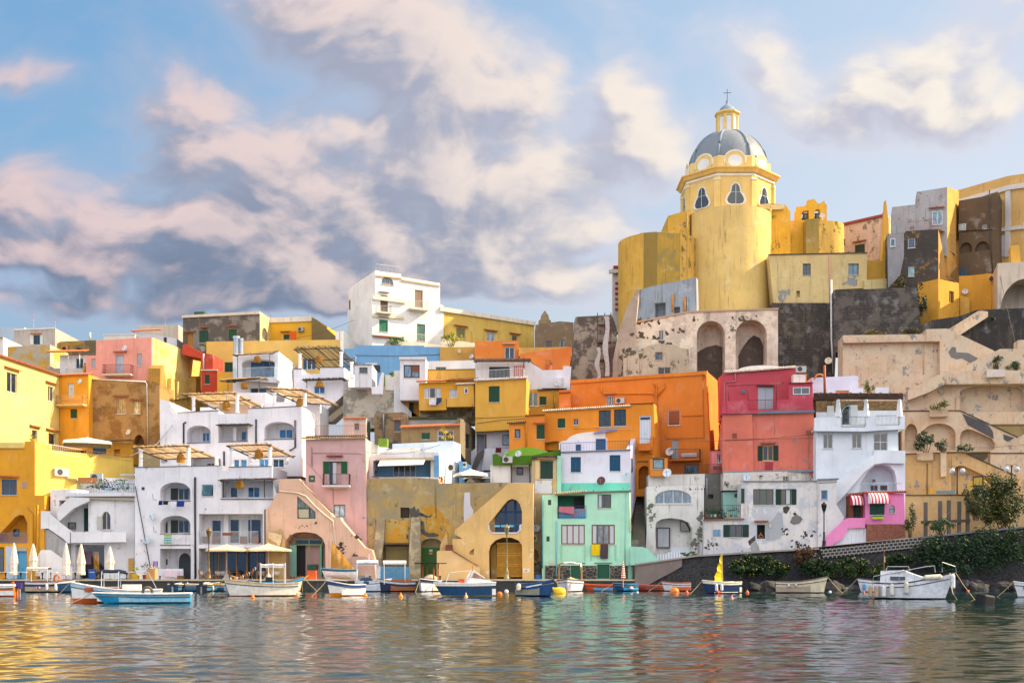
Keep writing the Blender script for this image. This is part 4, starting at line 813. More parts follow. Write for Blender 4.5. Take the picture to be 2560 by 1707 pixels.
b.win(986, 1052, 1002, 1078, 'S', '6A6A6A', sc='5A6470'); b.hood(984, 1004, 1049); b.pipe([(958, 1035), (960, 1100)], .1, '6A6E70'); b.end()
b = Bd('brown_house', 'long brown house with tiled eave and lichen-stained roof slab above the pale blue wall', Plane(1003, 121.5, 1151, 121.2), [(1003, 1069), (1150, 1062), (1150, 1130), (1003, 1130)], 4, pl('9A7C50', .7, '7A6A50', .4, seed=34))
b.tiles(1002, 1069, 1150, 1063, .35); b.win(1053, 1081, 1075, 1098, 'S', 'C8B090', sc=GR); b.win(1094, 1075, 1134, 1103, 'G', WH, 2, 2, g='3A444C'); b.pipe([(1110, 1102), (1108, 1082), (1125, 1080)], .03, 'C8A030', w=-.4, name='vine_stem')
b.w(Plane(1020, 123.6, 1160, 123), [(1020, 1047), (1155, 1045), (1160, 1070), (1020, 1072)], 3, pl('9C9A94', .8, '3E4038', .55, seed=35)); b.ledge(1022, 1043, 1158, 1042, .25, .15, '3A4A30', 'mossy_ridge')
b.w(Plane(1151, 121.4, 1190, 128), [(1151, 1045), (1160, 1050), (1189, 1076), (1189, 1170), (1170, 1160), (1151, 1130)], .4, pl('8A7E68', .8, '5E5A50', .6)); b.win(1164, 1085, 1176, 1122, 'G', '6A6A5A', 1, g='3A4040'); b.end()
b = Bd('pinkish_house', 'small pale pink house with one barred window behind the rusty roof railing', 122.5, [(858, 1046), (915, 1044), (915, 1110), (858, 1110)], 4, pl('D8C0B4', .5), 'house'); b.win(886, 1058, 898, 1075, 'G', '7A6A50', 2, g='4A4438'); b.door(918, 1056, 926, 1080, '12402E', surf=True, w=.5); b.hood(858, 918, 1046); b.end()
b = Bd('passage_house', 'shaded white house with dark stair passage beneath the mustard house', 126, [(1188, 1079), (1278, 1076), (1278, 1210), (1165, 1210), (1165, 1140), (1188, 1120)], 3, pl('D4D4DC', .3, seed=36), 'house')
b.hole(1192, 1085, 1211, 1150, 1.5); b.win(1256, 1087, 1274, 1113, 'G', '6A3A20', 1, g='4A7A98', surf=True, sill=0); b.box('post', 1212, 1085, 1216, 1120, -.1, -.01, paint('6A3420')); b.ledge(1216, 1119, 1276, 1119, .06, .1, '3A3A38', 'coping')
b.poly('stair', [(1178, 1172), (1186, 1150), (1192, 1135), (1206, 1125), (1213, 1128), (1200, 1150), (1190, 1172)], -.5, -.02, pl('6A6660', .6)); b.poly('stair_parapet', [(1204, 1175), (1212, 1122), (1218, 1119), (1276, 1120), (1276, 1175)], -.7, -.5, pl('DCDEE6', .2)); b.hole(1211, 1148, 1232, 1180, .8, .5); b.end()
# orange houses
OR = 'F08A12'
b = Bd('orange_house', 'large orange house with painted drainpipes, brown roller shutter and iron balcony', Plane(1427, 126, 1766, 120.5), [(1427, 950), (1766, 927), (1768, 990), (1775, 1110), (1775, 1215), (1427, 1215)], 7, pl('E9821C', .25, seed=37))
b.ledge(1426, 951, 1767, 928, .38, .14, 'E88A20', mat=pl('E8861E', .3)); b.win(1516, 989, 1533, 1015, 'G', WH, 3, g='2E3438', hood=3); b.ac(1540, 995, 1562, 1009)
b.win(1670, 1025, 1700, 1063, 'G', 'E4E0DC', 1, g='20201E', r=.15); b.box('roller_blind', 1672, 1027, 1698, 1059, .02, .06, slat('A85A30', 9))
b.door(1680, 1099, 1696, 1147, 'B8C0C4', surf=False, r=.2); b.balcony(1675, 1748, 1122, 1147, .9, 'C87A28', '3A3C34'); b.box('bench', 1703, 1132, 1741, 1137, -.55, -.45, paint('E8E4E8')); b.box('bench_seat', 1703, 1138, 1741, 1141, -.7, -.4, paint('D8D4D8'))
b.win(1711, 1160, 1746, 1187, 'G', '16322C', 2, g='5A7A84', sill=0); b.rail(1665, 1164, 1800, 1160, 1.1, -.7, '2A2A28', .13)
b.pipe([(1503, 968), (1504, 980), (1508, 983), (1630, 983), (1640, 988)], .08, 'E8861E', w=-.12); b.pipe([(1634, 957), (1640, 962), (1640, 1020), (1645, 1100), (1637, 1130), (1633, 1160)], .11, 'E07E1A', w=-.14); b.pipe([(1660, 958), (1661, 968), (1643, 990)], .09, 'E8861E', w=-.12)
b.pipe([(1705, 1040), (1757, 1038)], .04, 'C87018', name='cable'); b.pipe([(1757, 940), (1760, 1094), (1665, 1096), (1663, 1088)], .03, 'B86A18', name='cable'); b.dish(1674, 1129, 10, 'DADCE0', w=-.9); b.poly('roof_corner', [(1760, 932), (1768, 926), (1766, 942)], -.4, 0, pl('F09A20')); b.end()
b = Bd('orange_house', 'lower orange house with green-framed windows and a white double door', Plane(1362, 120.3, 1638, 117.2), [(1362, 1028), (1573, 1014), (1573, 1009), (1634, 1007), (1638, 1100), (1638, 1240), (1590, 1240), (1590, 1125), (1362, 1125)], 4, pl('F0900C', .2, seed=38))
b.tiles(1358, 1027, 1575, 1014, .25, 'D8CDB8', back=.1); b.ledge(1575, 1009, 1637, 1007, .06, .1, '3A2A1A', 'coping')
b.win(1394, 1046, 1413, 1069, 'S', GR); b.win(1433, 1046, 1446, 1062, 'G', 'C8B8A8', 2, g='1E2224'); b.win(1497, 1025, 1527, 1066, 'G', '123A34', 2, g='2E3634'); b.win(1535, 1023, 1565, 1064, 'G', '123A34', 2, g='2A302E')
b.door(1599, 1039, 1627, 1108, 'DCE4EE', r=.15); b.box('transom', 1601, 1043, 1625, 1048, .03, .08, glass('1E2428')); b.rail(1497, 1069, 1580, 1067, .2, -.35, 'C8B8A0', 1.0, name='clothes_line')
for i in range(4): b.box('step', 1596-i*.2, 1108+i*4.4, 1624+i, 1112.4+i*4.4, -.35*(i+1), .1, pl('D87A1C', .3))
b.poly('buttress', [(1622, 1132), (1626, 1090), (1634, 1090), (1630, 1132)], -.6, -.02, pl('E0801A')); b.poly('soffit', [(1362, 1100), (1393, 1102), (1363, 1106)], -1.0, -.02, pl('C87018')); b.hole(1596, 1164, 1626, 1222, 1.2, .7); b.rail(1597, 1196, 1622, 1196, 1.0, .2, '3A3430'); b.box('cable_box', 1594, 1152, 1628, 1154, -.1, -.02, paint('4A3A28')); b.end()
b = Bd('orange_house', 'narrow orange tower house with a small blue window and green shutter', 119.5, [(1273, 1058), (1312, 1056), (1312, 1037), (1362, 1035), (1362, 1150), (1273, 1150)], 4, pl('EC8A22', .25, seed=39))
b.win(1287, 1072, 1301, 1095, 'G', '6A3018', 1, g='4A74A0', fw=.14); b.win(1341, 1061, 1362, 1097, 'S', 'E0A050', hood=3); b.tiles(1268, 1058, 1314, 1055, .3, '6A4A38', back=.1); b.ledge(1312, 1038, 1362, 1036, .06, .2, '7A3A18', 'coping'); b.pipe([(1311, 1052), (1315, 1056), (1316, 1125)], .11, 'E89030', w=-.1); b.end()
b = Bd('orange_link', 'small orange link wall between the mustard and large orange houses', 124, [(1398, 975), (1427, 974), (1427, 1040), (1398, 1030)], 2, pl('D87A20', .3), 'house'); b.ledge(1397, 982, 1427, 980, .08, .1, '6A3A18', 'coping'); b.end()
b = Bd('orange_bay', 'boxy orange bay with a teal framed window on the white terrace', 114.5, [(1626, 1143), (1669, 1142), (1669, 1190), (1626, 1190)], 1.8, pl('F0902C', .2), 'house'); b.win(1632, 1146, 1661, 1172, 'G', '1E3A44', 1, g='5A8A94', fw=.1); b.ledge(1624, 1144, 1671, 1141, .06, .1, '5A3A20', 'coping'); b.end()
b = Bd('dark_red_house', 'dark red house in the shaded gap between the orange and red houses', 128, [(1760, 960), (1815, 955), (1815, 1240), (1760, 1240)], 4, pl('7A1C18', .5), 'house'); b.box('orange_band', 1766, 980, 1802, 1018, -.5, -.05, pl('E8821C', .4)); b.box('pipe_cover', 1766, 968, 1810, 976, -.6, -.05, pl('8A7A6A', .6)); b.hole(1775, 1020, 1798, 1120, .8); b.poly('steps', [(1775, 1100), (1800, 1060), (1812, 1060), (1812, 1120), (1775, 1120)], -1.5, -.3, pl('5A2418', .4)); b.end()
b = Bd('pink_annex', 'tiny pink annex with a small window left of the red house', 117.2, [(1779, 1125), (1812, 1122), (1812, 1200), (1779, 1200)], 1.5, pl('E88080', .2), 'house'); b.win(1792, 1135, 1803, 1156, 'G', 'D8D8D8', 2, g='2A2A2E'); b.ledge(1777, 1125, 1812, 1122, .07, .1, '3A3030', 'coping'); b.rail(1775, 1160, 1808, 1160, 1.0, -.8, '2A2A28'); b.box('planter', 1784, 1164, 1806, 1172, -.7, -.4, paint('8A4A30')); b.end()
# ================================================================== CHURCH AND THE RIGHT-HAND HILL
YE = 'EDBA3C'
ch = thing('church', 'yellow domed church with grey ribbed dome and lantern high on the rock', 'church', W(1822, 760, 157))
def cyl(name, pxc, rpx, Y, ytop, ybot, mat, sy=1.0, a0=math.pi, a1=2*math.pi, wallr=None, n=28, parent=None):
    """upright half drum bulging to the harbour; Y is the distance of its centre; tops given at its front"""
    Y += DY; c = W(pxc, 1419, Y); r = rpx/F*Y; yf = Y-r*sy; zt = W(pxc, ytop, yf).z; zb = W(pxc, ybot, yf).z
    mb = MB(); mb.lathe((c.x, c.y, 0), [(r, zb), (r, zt), (r-.35, zt), (0, zt)], n, a0, a1, 1, sy)
    return mb.build(name, mat, parent or ch, smooth=False), c, r, zt
PY1 = pl('EBC874', .5, '8E7E54', .3, seed=40); PY2 = pl('EDBC50', .5, '7A6A3C', .25, seed=41)
def sm(o, deg=40):
    try:
        me = o.data; me.polygons.foreach_set('use_smooth', [True]*len(me.polygons)); me.set_sharp_from_angle(angle=rad(deg))
    except Exception: pass
for a in ((1644, 98, 152, 580, 860, PY2), (1822, 103, 152, 512, 830, PY1), (2058, 50, 153, 552, 700, PY2)):
    sm(cyl('apse', *a)[0])
for a0_, a1_, r_, m_, y_ in ((243, 262, 99.6, pl('A88A3E', 1, '5E5030', .7, seed=141), 579), (262, 296, 99.0, pl('C9A038', 1, '5A4E30', .4, 'A08A50', .4, seed=142), 581), (180, 243, 98.6, pl('E4B040', 1, '5E5230', .32, seed=143), 581)):
    sm(cyl('stained_plaster', 1644, r_, 152, y_, 860, m_, a0=rad(a0_), a1=rad(a1_))[0])
def cw(name, P, pts, d, mat):
    P = P if isinstance(P, Plane) else Plane(0, P)
    return MB().prism([P.at(*P.uz(*q)) for q in pts], P.n*d).build(name, mat, ch)
cw('transept', 150, [(1670, 540), (1724, 524), (1724, 900), (1670, 900)], 9, pl('E6B23A', .5, '5E5A50', .18, seed=42))
cw('buttress', 149.2, [(1600, 583), (1634, 580), (1634, 860), (1600, 860)], 2, pl('C89A30', .8, '6A5A34', .5, seed=43))
cw('transept', 151, [(1925, 508), (1963, 512), (1976, 530), (1976, 700), (1925, 700)], 8, pl('F0B424', .5, '8A7434', .25, seed=44))
cw('choir_wall', 152, [(1976, 552), (2050, 548), (2050, 700), (1976, 700)], 9, pl('E8AE2A', .7, '7A6A38', .35, seed=45)); cw('stained_pier', 150.5, [(2015, 548), (2050, 546), (2054, 700), (2015, 700)], 2, pl('A88E44', .8, '6A6040', .5))
cw('eave', 150.8, [(1893, 512), (1928, 508), (1926, 524), (1905, 520)], 1, pl('F0CC80', .2)); cw('eave', 150.6, [(1928, 513), (1962, 511), (1960, 522), (1928, 524)], .6, pl('F2D898', .2))
MB().tube([W(1926, y, 157.2) for y in (522, 600, 700, 757)], .14, 8).build('drainpipe', paint('F0C050'), ch); MB().tube([W(1718, y, 153.5) for y in (530, 620, 700)], .12, 8).build('drainpipe', paint('C89A40'), ch)
# bell gable
P = Plane(0, 154); bgp = [(1990, 552), (1990, 526), (1995, 522), (1993, 516), (2000, 517), (2014, 514), (2021, 505), (2020, 500), (2026, 500), (2035, 497), (2040, 503), (2043, 508), (2052, 507), (2058, 503), (2062, 502), (2062, 508), (2067, 512), (2067, 552)]
def uzr(x0, y0, x1, y1, a): u0, z1 = P.uz(x0, y0); u1, z0 = P.uz(x1, y1); return [P.at(*q) for q in archpts(u0, z0, u1, z1, a)]
MB().prism([P.at(*P.uz(*q)) for q in bgp], P.n*1.0).build('bell_gable_mass', pl('F2B828', .3), ch) if False else None
# the gable is built round its two open arches
L_ = [(1990, 552), (1990, 526), (1995, 522), (1993, 516), (2000, 517), (2012, 515), (2022, 526), (2008, 528), (2004, 532), (2004, 552)]
M_ = [(2022, 552), (2022, 526), (2012, 515), (2021, 505), (2020, 500), (2026, 500), (2035, 497), (2040, 503), (2043, 508), (2050, 509), (2050, 523), (2040, 524), (2036, 530), (2036, 552)]
R_ = [(2050, 552), (2050, 509), (2058, 503), (2062, 502), (2062, 508), (2067, 512), (2067, 552)]
for i, q in enumerate((L_, M_, R_)): cw('bell_gable', Plane(0, 154+.004*i), q, 1.0, pl('F2B828', .3, seed=46))
for x in (2013, 2043): MB().lathe(W(x, 549, 161.4), [(.55, 0), (.42, .25), (.3, .7), (.12, .85), (0, .86)], 12).build('bell', paint('5A5A4A', .4, .6), ch); MB().bar(W(x-9, 535, 161.4), W(x+9, 535, 161.4), .16).build('bell_beam', paint('4A4030'), ch)
MB().tube([W(2056, 552, 160), W(2056, 545, 160)], .06).bar(W(2052, 545, 160), W(2060, 535, 159.8), .8, .5).build('floodlight', paint('D8D4CC'), ch)
# octagonal drum, dome, lantern
DYc = 165.0; cx = (1818-1280)/F*DYc
def octz(py, r): return HC+(HZ-py)/F*(DYc-r)
def octo(rs, name, mat, rot=math.pi/8, n=8, smooth=False):
    return MB().lathe((cx, DYc, 0), rs, n, rot, rot+2*math.pi).build(name, mat, ch, smooth=smooth)
k8 = 1/math.cos(math.pi/8); ra = 6.15; zb, zc, zk = octz(532, ra), octz(440, ra), octz(424, ra)
YD = pl('F4CE78', .3, 'C8C0B0', .03, seed=47); CR = pl('F6EEDC', .2)
octo([(ra*k8, zb-2), (ra*k8, zc), (ra*k8*1.02, zc+.1)], 'drum', YD)
octo([(ra*k8*1.005, zc-.05), (ra*k8*1.03, zc+.05), (ra*k8*1.03, zc+.32), (ra*k8*1.005, zc+.36)], 'white_band', CR)
octo([(ra*k8, zc+.36), (ra*k8*1.06, zc+.5), (ra*k8*1.1, zc+.85), (ra*k8*1.14, zc+.95), (ra*k8*1.14, zc+1.12), (ra*k8*.9, zc+1.2)], 'drum_cornice', YD)
za = zc+1.2; rb = 5.75; zt = za+1.75
octo([(rb*k8, za-.1), (rb*k8, zt), (rb*k8*.97, zt+.12)], 'attic', YD)
dome_h = 6.0; prof = [(rb*.985*math.cos(t)*k8**.2, zt-.55+dome_h*math.sin(t)) for t in [i*math.pi/2*.93/14 for i in range(15)]]
dm = MB().lathe((cx, DYc, 0), prof, 48).build('dome', pl('868E94', .5, seed=48), ch, smooth=True)
dm.data.materials[0].node_tree.nodes['Principled BSDF'].inputs['Roughness'].default_value = .5
DR = pl('8A98A2', .3)
for i in range(8):
    a = math.pi/8+i*math.pi/4
    MB().tube([(cx+math.cos(a)*r*1.012, DYc+math.sin(a)*r*1.012, z) for r, z in prof], .17, 6).build('dome_rib', DR, ch, smooth=True)
    f = math.pi/4*i+math.pi/2; nx, ny = math.cos(f), math.sin(f); n_ = Vector((nx, ny, 0)); u_ = Vector((-ny, nx, 0))
    def fp(u, z, d): return Vector((cx, DYc, 0))+n_*d+u_*u+Vector((0, 0, z))
    # corner pilasters
    ca = Vector((cx+math.cos(a)*ra*k8, DYc+math.sin(a)*ra*k8, 0)); rv = Vector((math.cos(a), math.sin(a), 0)); tv = Vector((-rv.y, rv.x, 0))
    MB().box(ca+tv*-.42-rv*.3+Vector((0, 0, zb-2)), tv*.84, rv*.45, (0, 0, zc-zb+2)).build('pilaster', YD, ch)
    MB().box(ca+tv*-.5-rv*.3+Vector((0, 0, zc-.55)), tv*1.0, rv*.52, (0, 0, .22)).build('capital', CR, ch)
    if ny > .3: continue
    # bell-shaped window with white surround
    W2 = 1.25; shp = [(-.1, 0), (-.55, -.02), (-1, .15), (-1.15, .6), (-.95, 1.15), (-.62, 1.65), (-.55, 2.1), (-.5, 2.5), (-.25, 2.85), (0, 2.95), (.25, 2.85), (.5, 2.5), (.55, 2.1), (.62, 1.65), (.95, 1.15), (1.15, .6), (1, .15), (.55, -.02), (.1, 0), (0, .12)]
    wz = octz(510, ra)
    fr_ = MB().prism([fp(x*1.32, wz+.98*y-.12*(1 if y < 1 else -1), ra+.1) for x, y in shp], -n_*.07).build('window_surround', CR, ch)
    MB().prism([fp(x*1.02, wz+.95*y+.03, ra+.14) for x, y in shp], -n_*.05).build('pane', glass('26323C'), fr_)
    mm = MB(); mm.bar(fp(0, wz+.1, ra+.18), fp(0, wz+2.7, ra+.18), .08); mm.bar(fp(-.65, wz+1.6, ra+.18), fp(.65, wz+1.6, ra+.18), .06); mm.build('mullion', paint('B8C8D0'), fr_)
    mz = za+1.15
    md = MB().prism([fp(1.42*math.cos(t*.3142), mz+1.3*math.sin(t*.3142), rb+.12) for t in range(20)], -n_*.9).build('medallion_surround', YD, ch)
    MB().prism([fp(1.02*math.cos(t*.3142), mz-.1+.85*math.sin(t*.3142), rb+.17) for t in range(20)], -n_*.06).build('medallion', pl('F0EEEA', .15), md)
    MB().tube([fp(1.5*math.cos(t*.3142), mz+1.38*math.sin(t*.3142), rb+.02) for t in range(-1, 12)], .13, 5).build('medallion_rim', CR, md)
lz = prof[-1][1]-.1; rl = 1.35
octo([(rl*k8*1.1, lz-.3), (rl*k8*1.1, lz+.1), (rl*k8, lz+.15), (rl*k8, lz+2.3)], 'lantern', pl('EDEDEE', .2))
for i in range(8):
    a = math.pi/8+i*math.pi/4; c_ = Vector((cx+math.cos(a)*rl*k8, DYc+math.sin(a)*rl*k8, lz)); MB().tube([c_, c_+Vector((0, 0, 2.3))], .21, 8).build('lantern_pier', YD, ch)
octo([(rl*k8*1.05, lz+2.15), (rl*k8*1.08, lz+2.4), (rl*k8*1.28, lz+2.65), (rl*k8*1.28, lz+2.85), (rl*.8, lz+2.95)], 'lantern_cornice', YD)
MB().lathe((cx, DYc, lz+2.9), [(1.3, 0), (1.22, .3), (.95, .75), (.5, 1.1), (.22, 1.35), (.16, 1.7), (.2, 1.8), (0, 1.85)], 20).build('lantern_cap', pl('8C9CA8', .3), ch, smooth=True)
tz = lz+4.7; MB().bar((cx, DYc, tz-.1), (cx, DYc, tz+1.7), .08).bar((cx-.55, DYc, tz+1.15), (cx+.55, DYc, tz+1.2), .07).build('cross', paint('6A6E74', .4, .6), ch)
# church service buildings
b = Bd('beige_house', 'stained beige church annex with two tall windows below the bell gable', Plane(1922, 146, 2167, 145.4), [(1922, 637), (2167, 632), (2167, 720), (2087, 724), (2087, 757), (1935, 757), (1928, 700)], 6, pl('E2C684', .6, '9C9C98', .3, seed=49))
b.specks(2105, 690, 2160, 725, 18, 11, '9A9A98', seed=214); b.specks(1950, 730, 2080, 752, 24, 8, '9A9A96', seed=215); b.win(2007, 659, 2027, 688, 'G', '4A4238', 2, g='3A5464', r=.3); b.win(2121, 659, 2147, 688, 'G', '3A3A3C', 2, g='4A7C98', r=.3); b.hole(1991, 727, 2000, 743, .5); b.ledge(1920, 636, 2168, 631, .12, .14, '5A5448'); b.pipe([(2074, 640), (2076, 755)], .12, 'D8A080'); b.end()
b = Bd('low_wall', 'low pale yellow wall between the beige annex and the grey tower', 145, [(2160, 700), (2220, 696), (2222, 730), (2160, 735)], 1, pl('DCC484', .5), 'wall')
b.w(147, [(2160, 650), (2205, 652), (2215, 500), (2222, 560), (2222, 710), (2160, 710)], 1, pl('E8B03C', .3)); b.end()
b = Bd('peach_house', 'flaking peach coloured house with a green shuttered window behind the annex', Plane(2100, 158, 2216, 154), [(2098, 562), (2216, 536), (2216, 720), (2098, 720)], 6, pl('E4BFA0', .6, '8A7E68', .25, seed=50))
b.win(2137, 611, 2162, 634, 'S', 'A89880', sc='2E4030'); b.hood(2133, 2166, 604); b.win(2106, 598, 2113, 615, 'G', '8A8A88', 1); b.ledge(2097, 561, 2217, 534, .35, .25, 'A84838'); b.pipe([(2208, 532), (2208, 600)], .12, '5A5650'); b.end()
b = Bd('grey_house', 'raw grey-blue concrete facade with dark openings in front of the church', Plane(1594, 143, 1742, 140.5), [(1594, 726), (1620, 718), (1740, 693), (1742, 790), (1660, 800), (1594, 812)], 1.6, pl('9AA6B2', .7, '8A8E90', .5, seed=51), 'house')
b.hole(1637, 757, 1664, 795, 1.2); b.hole(1685, 767, 1700, 783, .8); b.pipe([(1682, 736), (1682, 778)], .16, 'C88A40', w=-.12, name='wood_post'); b.pipe([(1713, 742), (1712, 778)], .18, 'C88A40', w=-.12, name='wood_post'); b.pipe([(1719, 742), (1719, 778)], .09, '8AB0C8', w=-.12); b.end()
b = Bd('arcade', 'weathered peeling base of the church rock with two tall arched niches', Plane(1578, 138, 1945, 137.2), [(1578, 806), (1720, 779), (1945, 770), (1945, 900), (1950, 1000), (1535, 1000), (1560, 860)], 6, pl('DAC7B2', .8, '6A6256', .38, 'ECDCC4', .4, seed=52), 'retaining wall')
b.hole(1742, 802, 1813, 990, 2.6, 1.8); b.hole(1839, 799, 1917, 990, 2.6, 1.9); b.win(1647, 826, 1659, 850, 'G', 'D8D8D4', 2, g='1E2022'); b.ledge(1578, 806, 1722, 778, .2, .14, 'C8A888'); b.ledge(1722, 778, 1946, 770, .2, .14, 'C8A888')
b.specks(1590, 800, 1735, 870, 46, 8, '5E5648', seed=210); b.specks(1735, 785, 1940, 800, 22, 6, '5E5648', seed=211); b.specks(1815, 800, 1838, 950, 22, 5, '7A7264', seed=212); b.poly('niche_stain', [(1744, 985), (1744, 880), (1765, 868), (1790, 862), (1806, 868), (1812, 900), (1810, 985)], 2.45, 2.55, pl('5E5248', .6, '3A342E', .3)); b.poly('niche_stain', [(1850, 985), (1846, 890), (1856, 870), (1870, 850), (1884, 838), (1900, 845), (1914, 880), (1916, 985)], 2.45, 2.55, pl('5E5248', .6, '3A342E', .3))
b.w(Plane(1540, 136.8, 1640, 136.2), [(1530, 1000), (1532, 900), (1545, 835), (1566, 770), (1592, 722), (1597, 730), (1590, 805), (1590, 1000)], 4, pl('B8A894', 1, '5E5648', .5, seed=53)); b.specks(1540, 800, 1588, 960, 40, 9, '5E5648', seed=216); b.end()
b = Bd('vaulted_house', 'grey-beige vault-roofed house with two small windows below the church arcade', Plane(1558, 136, 1722, 135.5), [(1558, 882), (1590, 880), (1620, 864), (1650, 859), (1685, 862), (1705, 870), (1722, 872), (1722, 970), (1558, 970)], 1.8, pl('C4BAA0', .7, '77705E', .25, seed=54), 'house')
b.specks(1562, 880, 1640, 900, 26, 7, '6A6450', seed=213); b.win(1638, 880, 1656, 900, 'G', '6A6A66', 1, g='5A6064'); b.win(1645, 918, 1677, 945, 'G', 'B8B080', 2, g='26323A'); b.end()
b = Bd('dark_wall', 'tall dark mottled rock-faced wall beside the ruined scaffolding', 137, [(1439, 792), (1530, 787), (1542, 820), (1542, 1000), (1425, 1000)], 3, pl('5E5850', .7, '3A3632', .6, '9C9484', .45, seed=55), 'wall'); b.end()
b = Bd('brown_ruin', 'brown stone house with little dome turret and dark windows on the ridge', 150, [(1339, 812), (1400, 803), (1434, 806), (1434, 900), (1339, 900)], 5, pl('8A7458', .8, '5A4C3C', .6, seed=56), 'house')
b.win(1364, 852, 1381, 874, 'G', 'B89870', 1, g='1A1A1A'); b.win(1400, 850, 1410, 874, 'G', 'C8D0D8', 1, g='1A1C20')
b.root; MB().lathe(W(1362, 812, 158.5), [(.9, 0), (.85, .6), (.6, .75), (.5, 1.3), (.3, 1.6), (.1, 1.9), (0, 2.0)], 10).build('turret', pl('9A8460', .5), b.root); b.end()
b = Bd('red_white_tower', 'slim red and white banded tower corner behind the yellow church wall', 156, [(1533, 664), (1552, 664), (1552, 830), (1533, 830)], 2, pl('D8CFC4', .4), 'tower')
for i in range(6): b.box('red_block', 1538, 705+i*13, 1552, 711+i*13, -.12, -.02, pl('A83428', .3))
b.box('red_cap', 1534, 664, 1552, 672, -.1, -.02, pl('A83428')); b.ledge(1522, 676, 1552, 675, .5, .5, 'E8DCC8'); b.end()
# dark retaining walls
b = Bd('dark_wall', 'black weathered retaining wall under the beige annex', Plane(1930, 140.5, 2085, 140.2), [(1930, 757), (2087, 757), (2087, 1000), (1930, 1000)], 4, pl('4C4844', .9, '33302E', .5, '6A625A', .4, brick=1.2, seed=57), 'wall'); b.pipe([(2078, 700), (2079, 850), (2084, 935)], .13, 'E4E2E4', w=-.25); b.dish(2071, 902, 9, 'D8C8B0', w=-.9); b.end()
b = Bd('dark_wall', 'large charcoal retaining wall with coarse stone courses right of the white pipe', Plane(2084, 139, 2302, 137), [(2084, 726), (2292, 718), (2304, 835), (2306, 880), (2090, 880), (2084, 1000)], 4, pl('504D4A', .9, '3A3836', .5, '66605A', .4, brick=1.3, seed=58), 'wall'); b.end()
# grey tower group
b = Bd('grey_tower_house', 'peeling grey-white tower house with iron-railed roof terrace', Plane(2230, 147, 2368, 145), [(2230, 518), (2292, 511), (2292, 480), (2368, 468), (2368, 640), (2230, 640)], 4, pl('B4AFAE', .6, '7E7668', .22, seed=59))
b.w(Plane(2368, 145.05, 2398, 152), [(2368, 468), (2397, 478), (2397, 690), (2368, 690)], .5, pl('D8A040', .6, 'A87830', .3)); b.w(Plane(2230, 146.9, 2368, 144.9), [(2230, 560), (2240, 560), (2240, 600), (2230, 600)], .01, pl('B4AFAE', .6), 'wall')
b.win(2330, 529, 2356, 561, 'G', WH, 2, g='8AA0AC', surf=True, sill=0) if False else None
b.end()
b.P = Plane(2230, 147, 2368, 145); b.win(2330, 529, 2356, 563, 'G', 'F0ECE8', 2, surf=True, g='9AB0BC', sill=0, w=-.01); b.P.A = b.P.A; b.hood(2323, 2362, 520); b.rail(2264, 556, 2345, 548, 1.25, -1.4, 'A86A58', .18)
b = Bd('dark_stone_house', 'near-black stone house with small white windows under the grey tower terrace', Plane(2218, 144, 2346, 142.5), [(2218, 585), (2264, 582), (2264, 578), (2346, 573), (2346, 700), (2346, 840), (2310, 840), (2218, 800)], 5, pl('4E4842', .8, '2E2C2A', .6, 'A07A3C', .22, seed=60), 'house')
b.poly('grey_plaster', [(2218, 585), (2260, 583), (2260, 640), (2250, 690), (2220, 720)], -.06, -.005, pl('9C9A9C', .6, '4A4642', .4)); b.win(2226, 597, 2238, 617, 'G', WH, 1, g='3A6E90', surf=True, w=-.06); b.win(2270, 595, 2288, 620, 'G', WH, 1, g='2A4A68'); b.win(2271, 665, 2286, 691, 'G', 'D8D4D0', 1, g='8AB8C4')
b.w(Plane(2346, 142.55, 2397, 150), [(2346, 573), (2372, 582), (2397, 600), (2397, 705), (2346, 697)], .5, pl('C8984A', .7, '5A5448', .45, seed=61)); b.win(2372, 587, 2390, 630, 'G', 'F4F0F4', 1, g='C8B898'); b.win(2371, 655, 2394, 700, 'G', 'D8DCE0', 2, 2, g='8A94A0'); b.end()
b = Bd('dark_arched_house', 'sooty brown house with blind arches right of the tower', Plane(2397, 150, 2495, 147.5), [(2397, 502), (2455, 492), (2478, 484), (2495, 479), (2495, 700), (2397, 700)], 6, pl('6A5844', .8, '3E3830', .5, seed=62), 'house')
b.hole(2399, 606, 2430, 632, .5, 1.0); b.hole(2437, 603, 2474, 627, .5, 1.3); b.win(2397, 560, 2415, 577, 'G', 'D8D0C0', 1, g='8AA8B0', surf=True); b.win(2455, 560, 2467, 573, 'G', 'B8B0A0', 1, g='2A4A5A'); b.rail(2397, 668, 2425, 664, 1.9, -.5, '3A3A40', .14); b.door(2398, 674, 2416, 715, '3A6A90', surf=True)
b.ledge(2397, 577, 2483, 573, .1, .15, '4A3E30', 'ledge'); b.pipe([(2474, 475), (2476, 600), (2482, 680)], .08, '4A4038'); b.end()
b = Bd('yellow_palace', 'long ochre palace with white pilaster bands at the right edge skyline', Plane(2394, 156, 2620, 146), [(2394, 476), (2520, 440), (2640, 423), (2640, 800), (2394, 800)], 6, pl('E6B868', .4, 'D8CDB8', .12, seed=63), 'palace')
b.poly('white_band', [(2394, 500), (2520, 463), (2640, 446), (2640, 458), (2520, 475), (2394, 512)], -.3, -.02, pl('EDE6DC', .4)); b.poly('pilaster', [(2513, 478), (2526, 476), (2524, 640), (2512, 643)], -.2, -.02, pl('E4DEDC', .3)); b.poly('white_band', [(2490, 571), (2640, 552), (2640, 562), (2490, 580)], -.25, -.02, pl('EDE6DC', .4)); b.poly('white_panel', [(2496, 590), (2512, 588), (2512, 642), (2496, 642)], -.15, -.02, pl('D8D6E0', .3)); b.end()
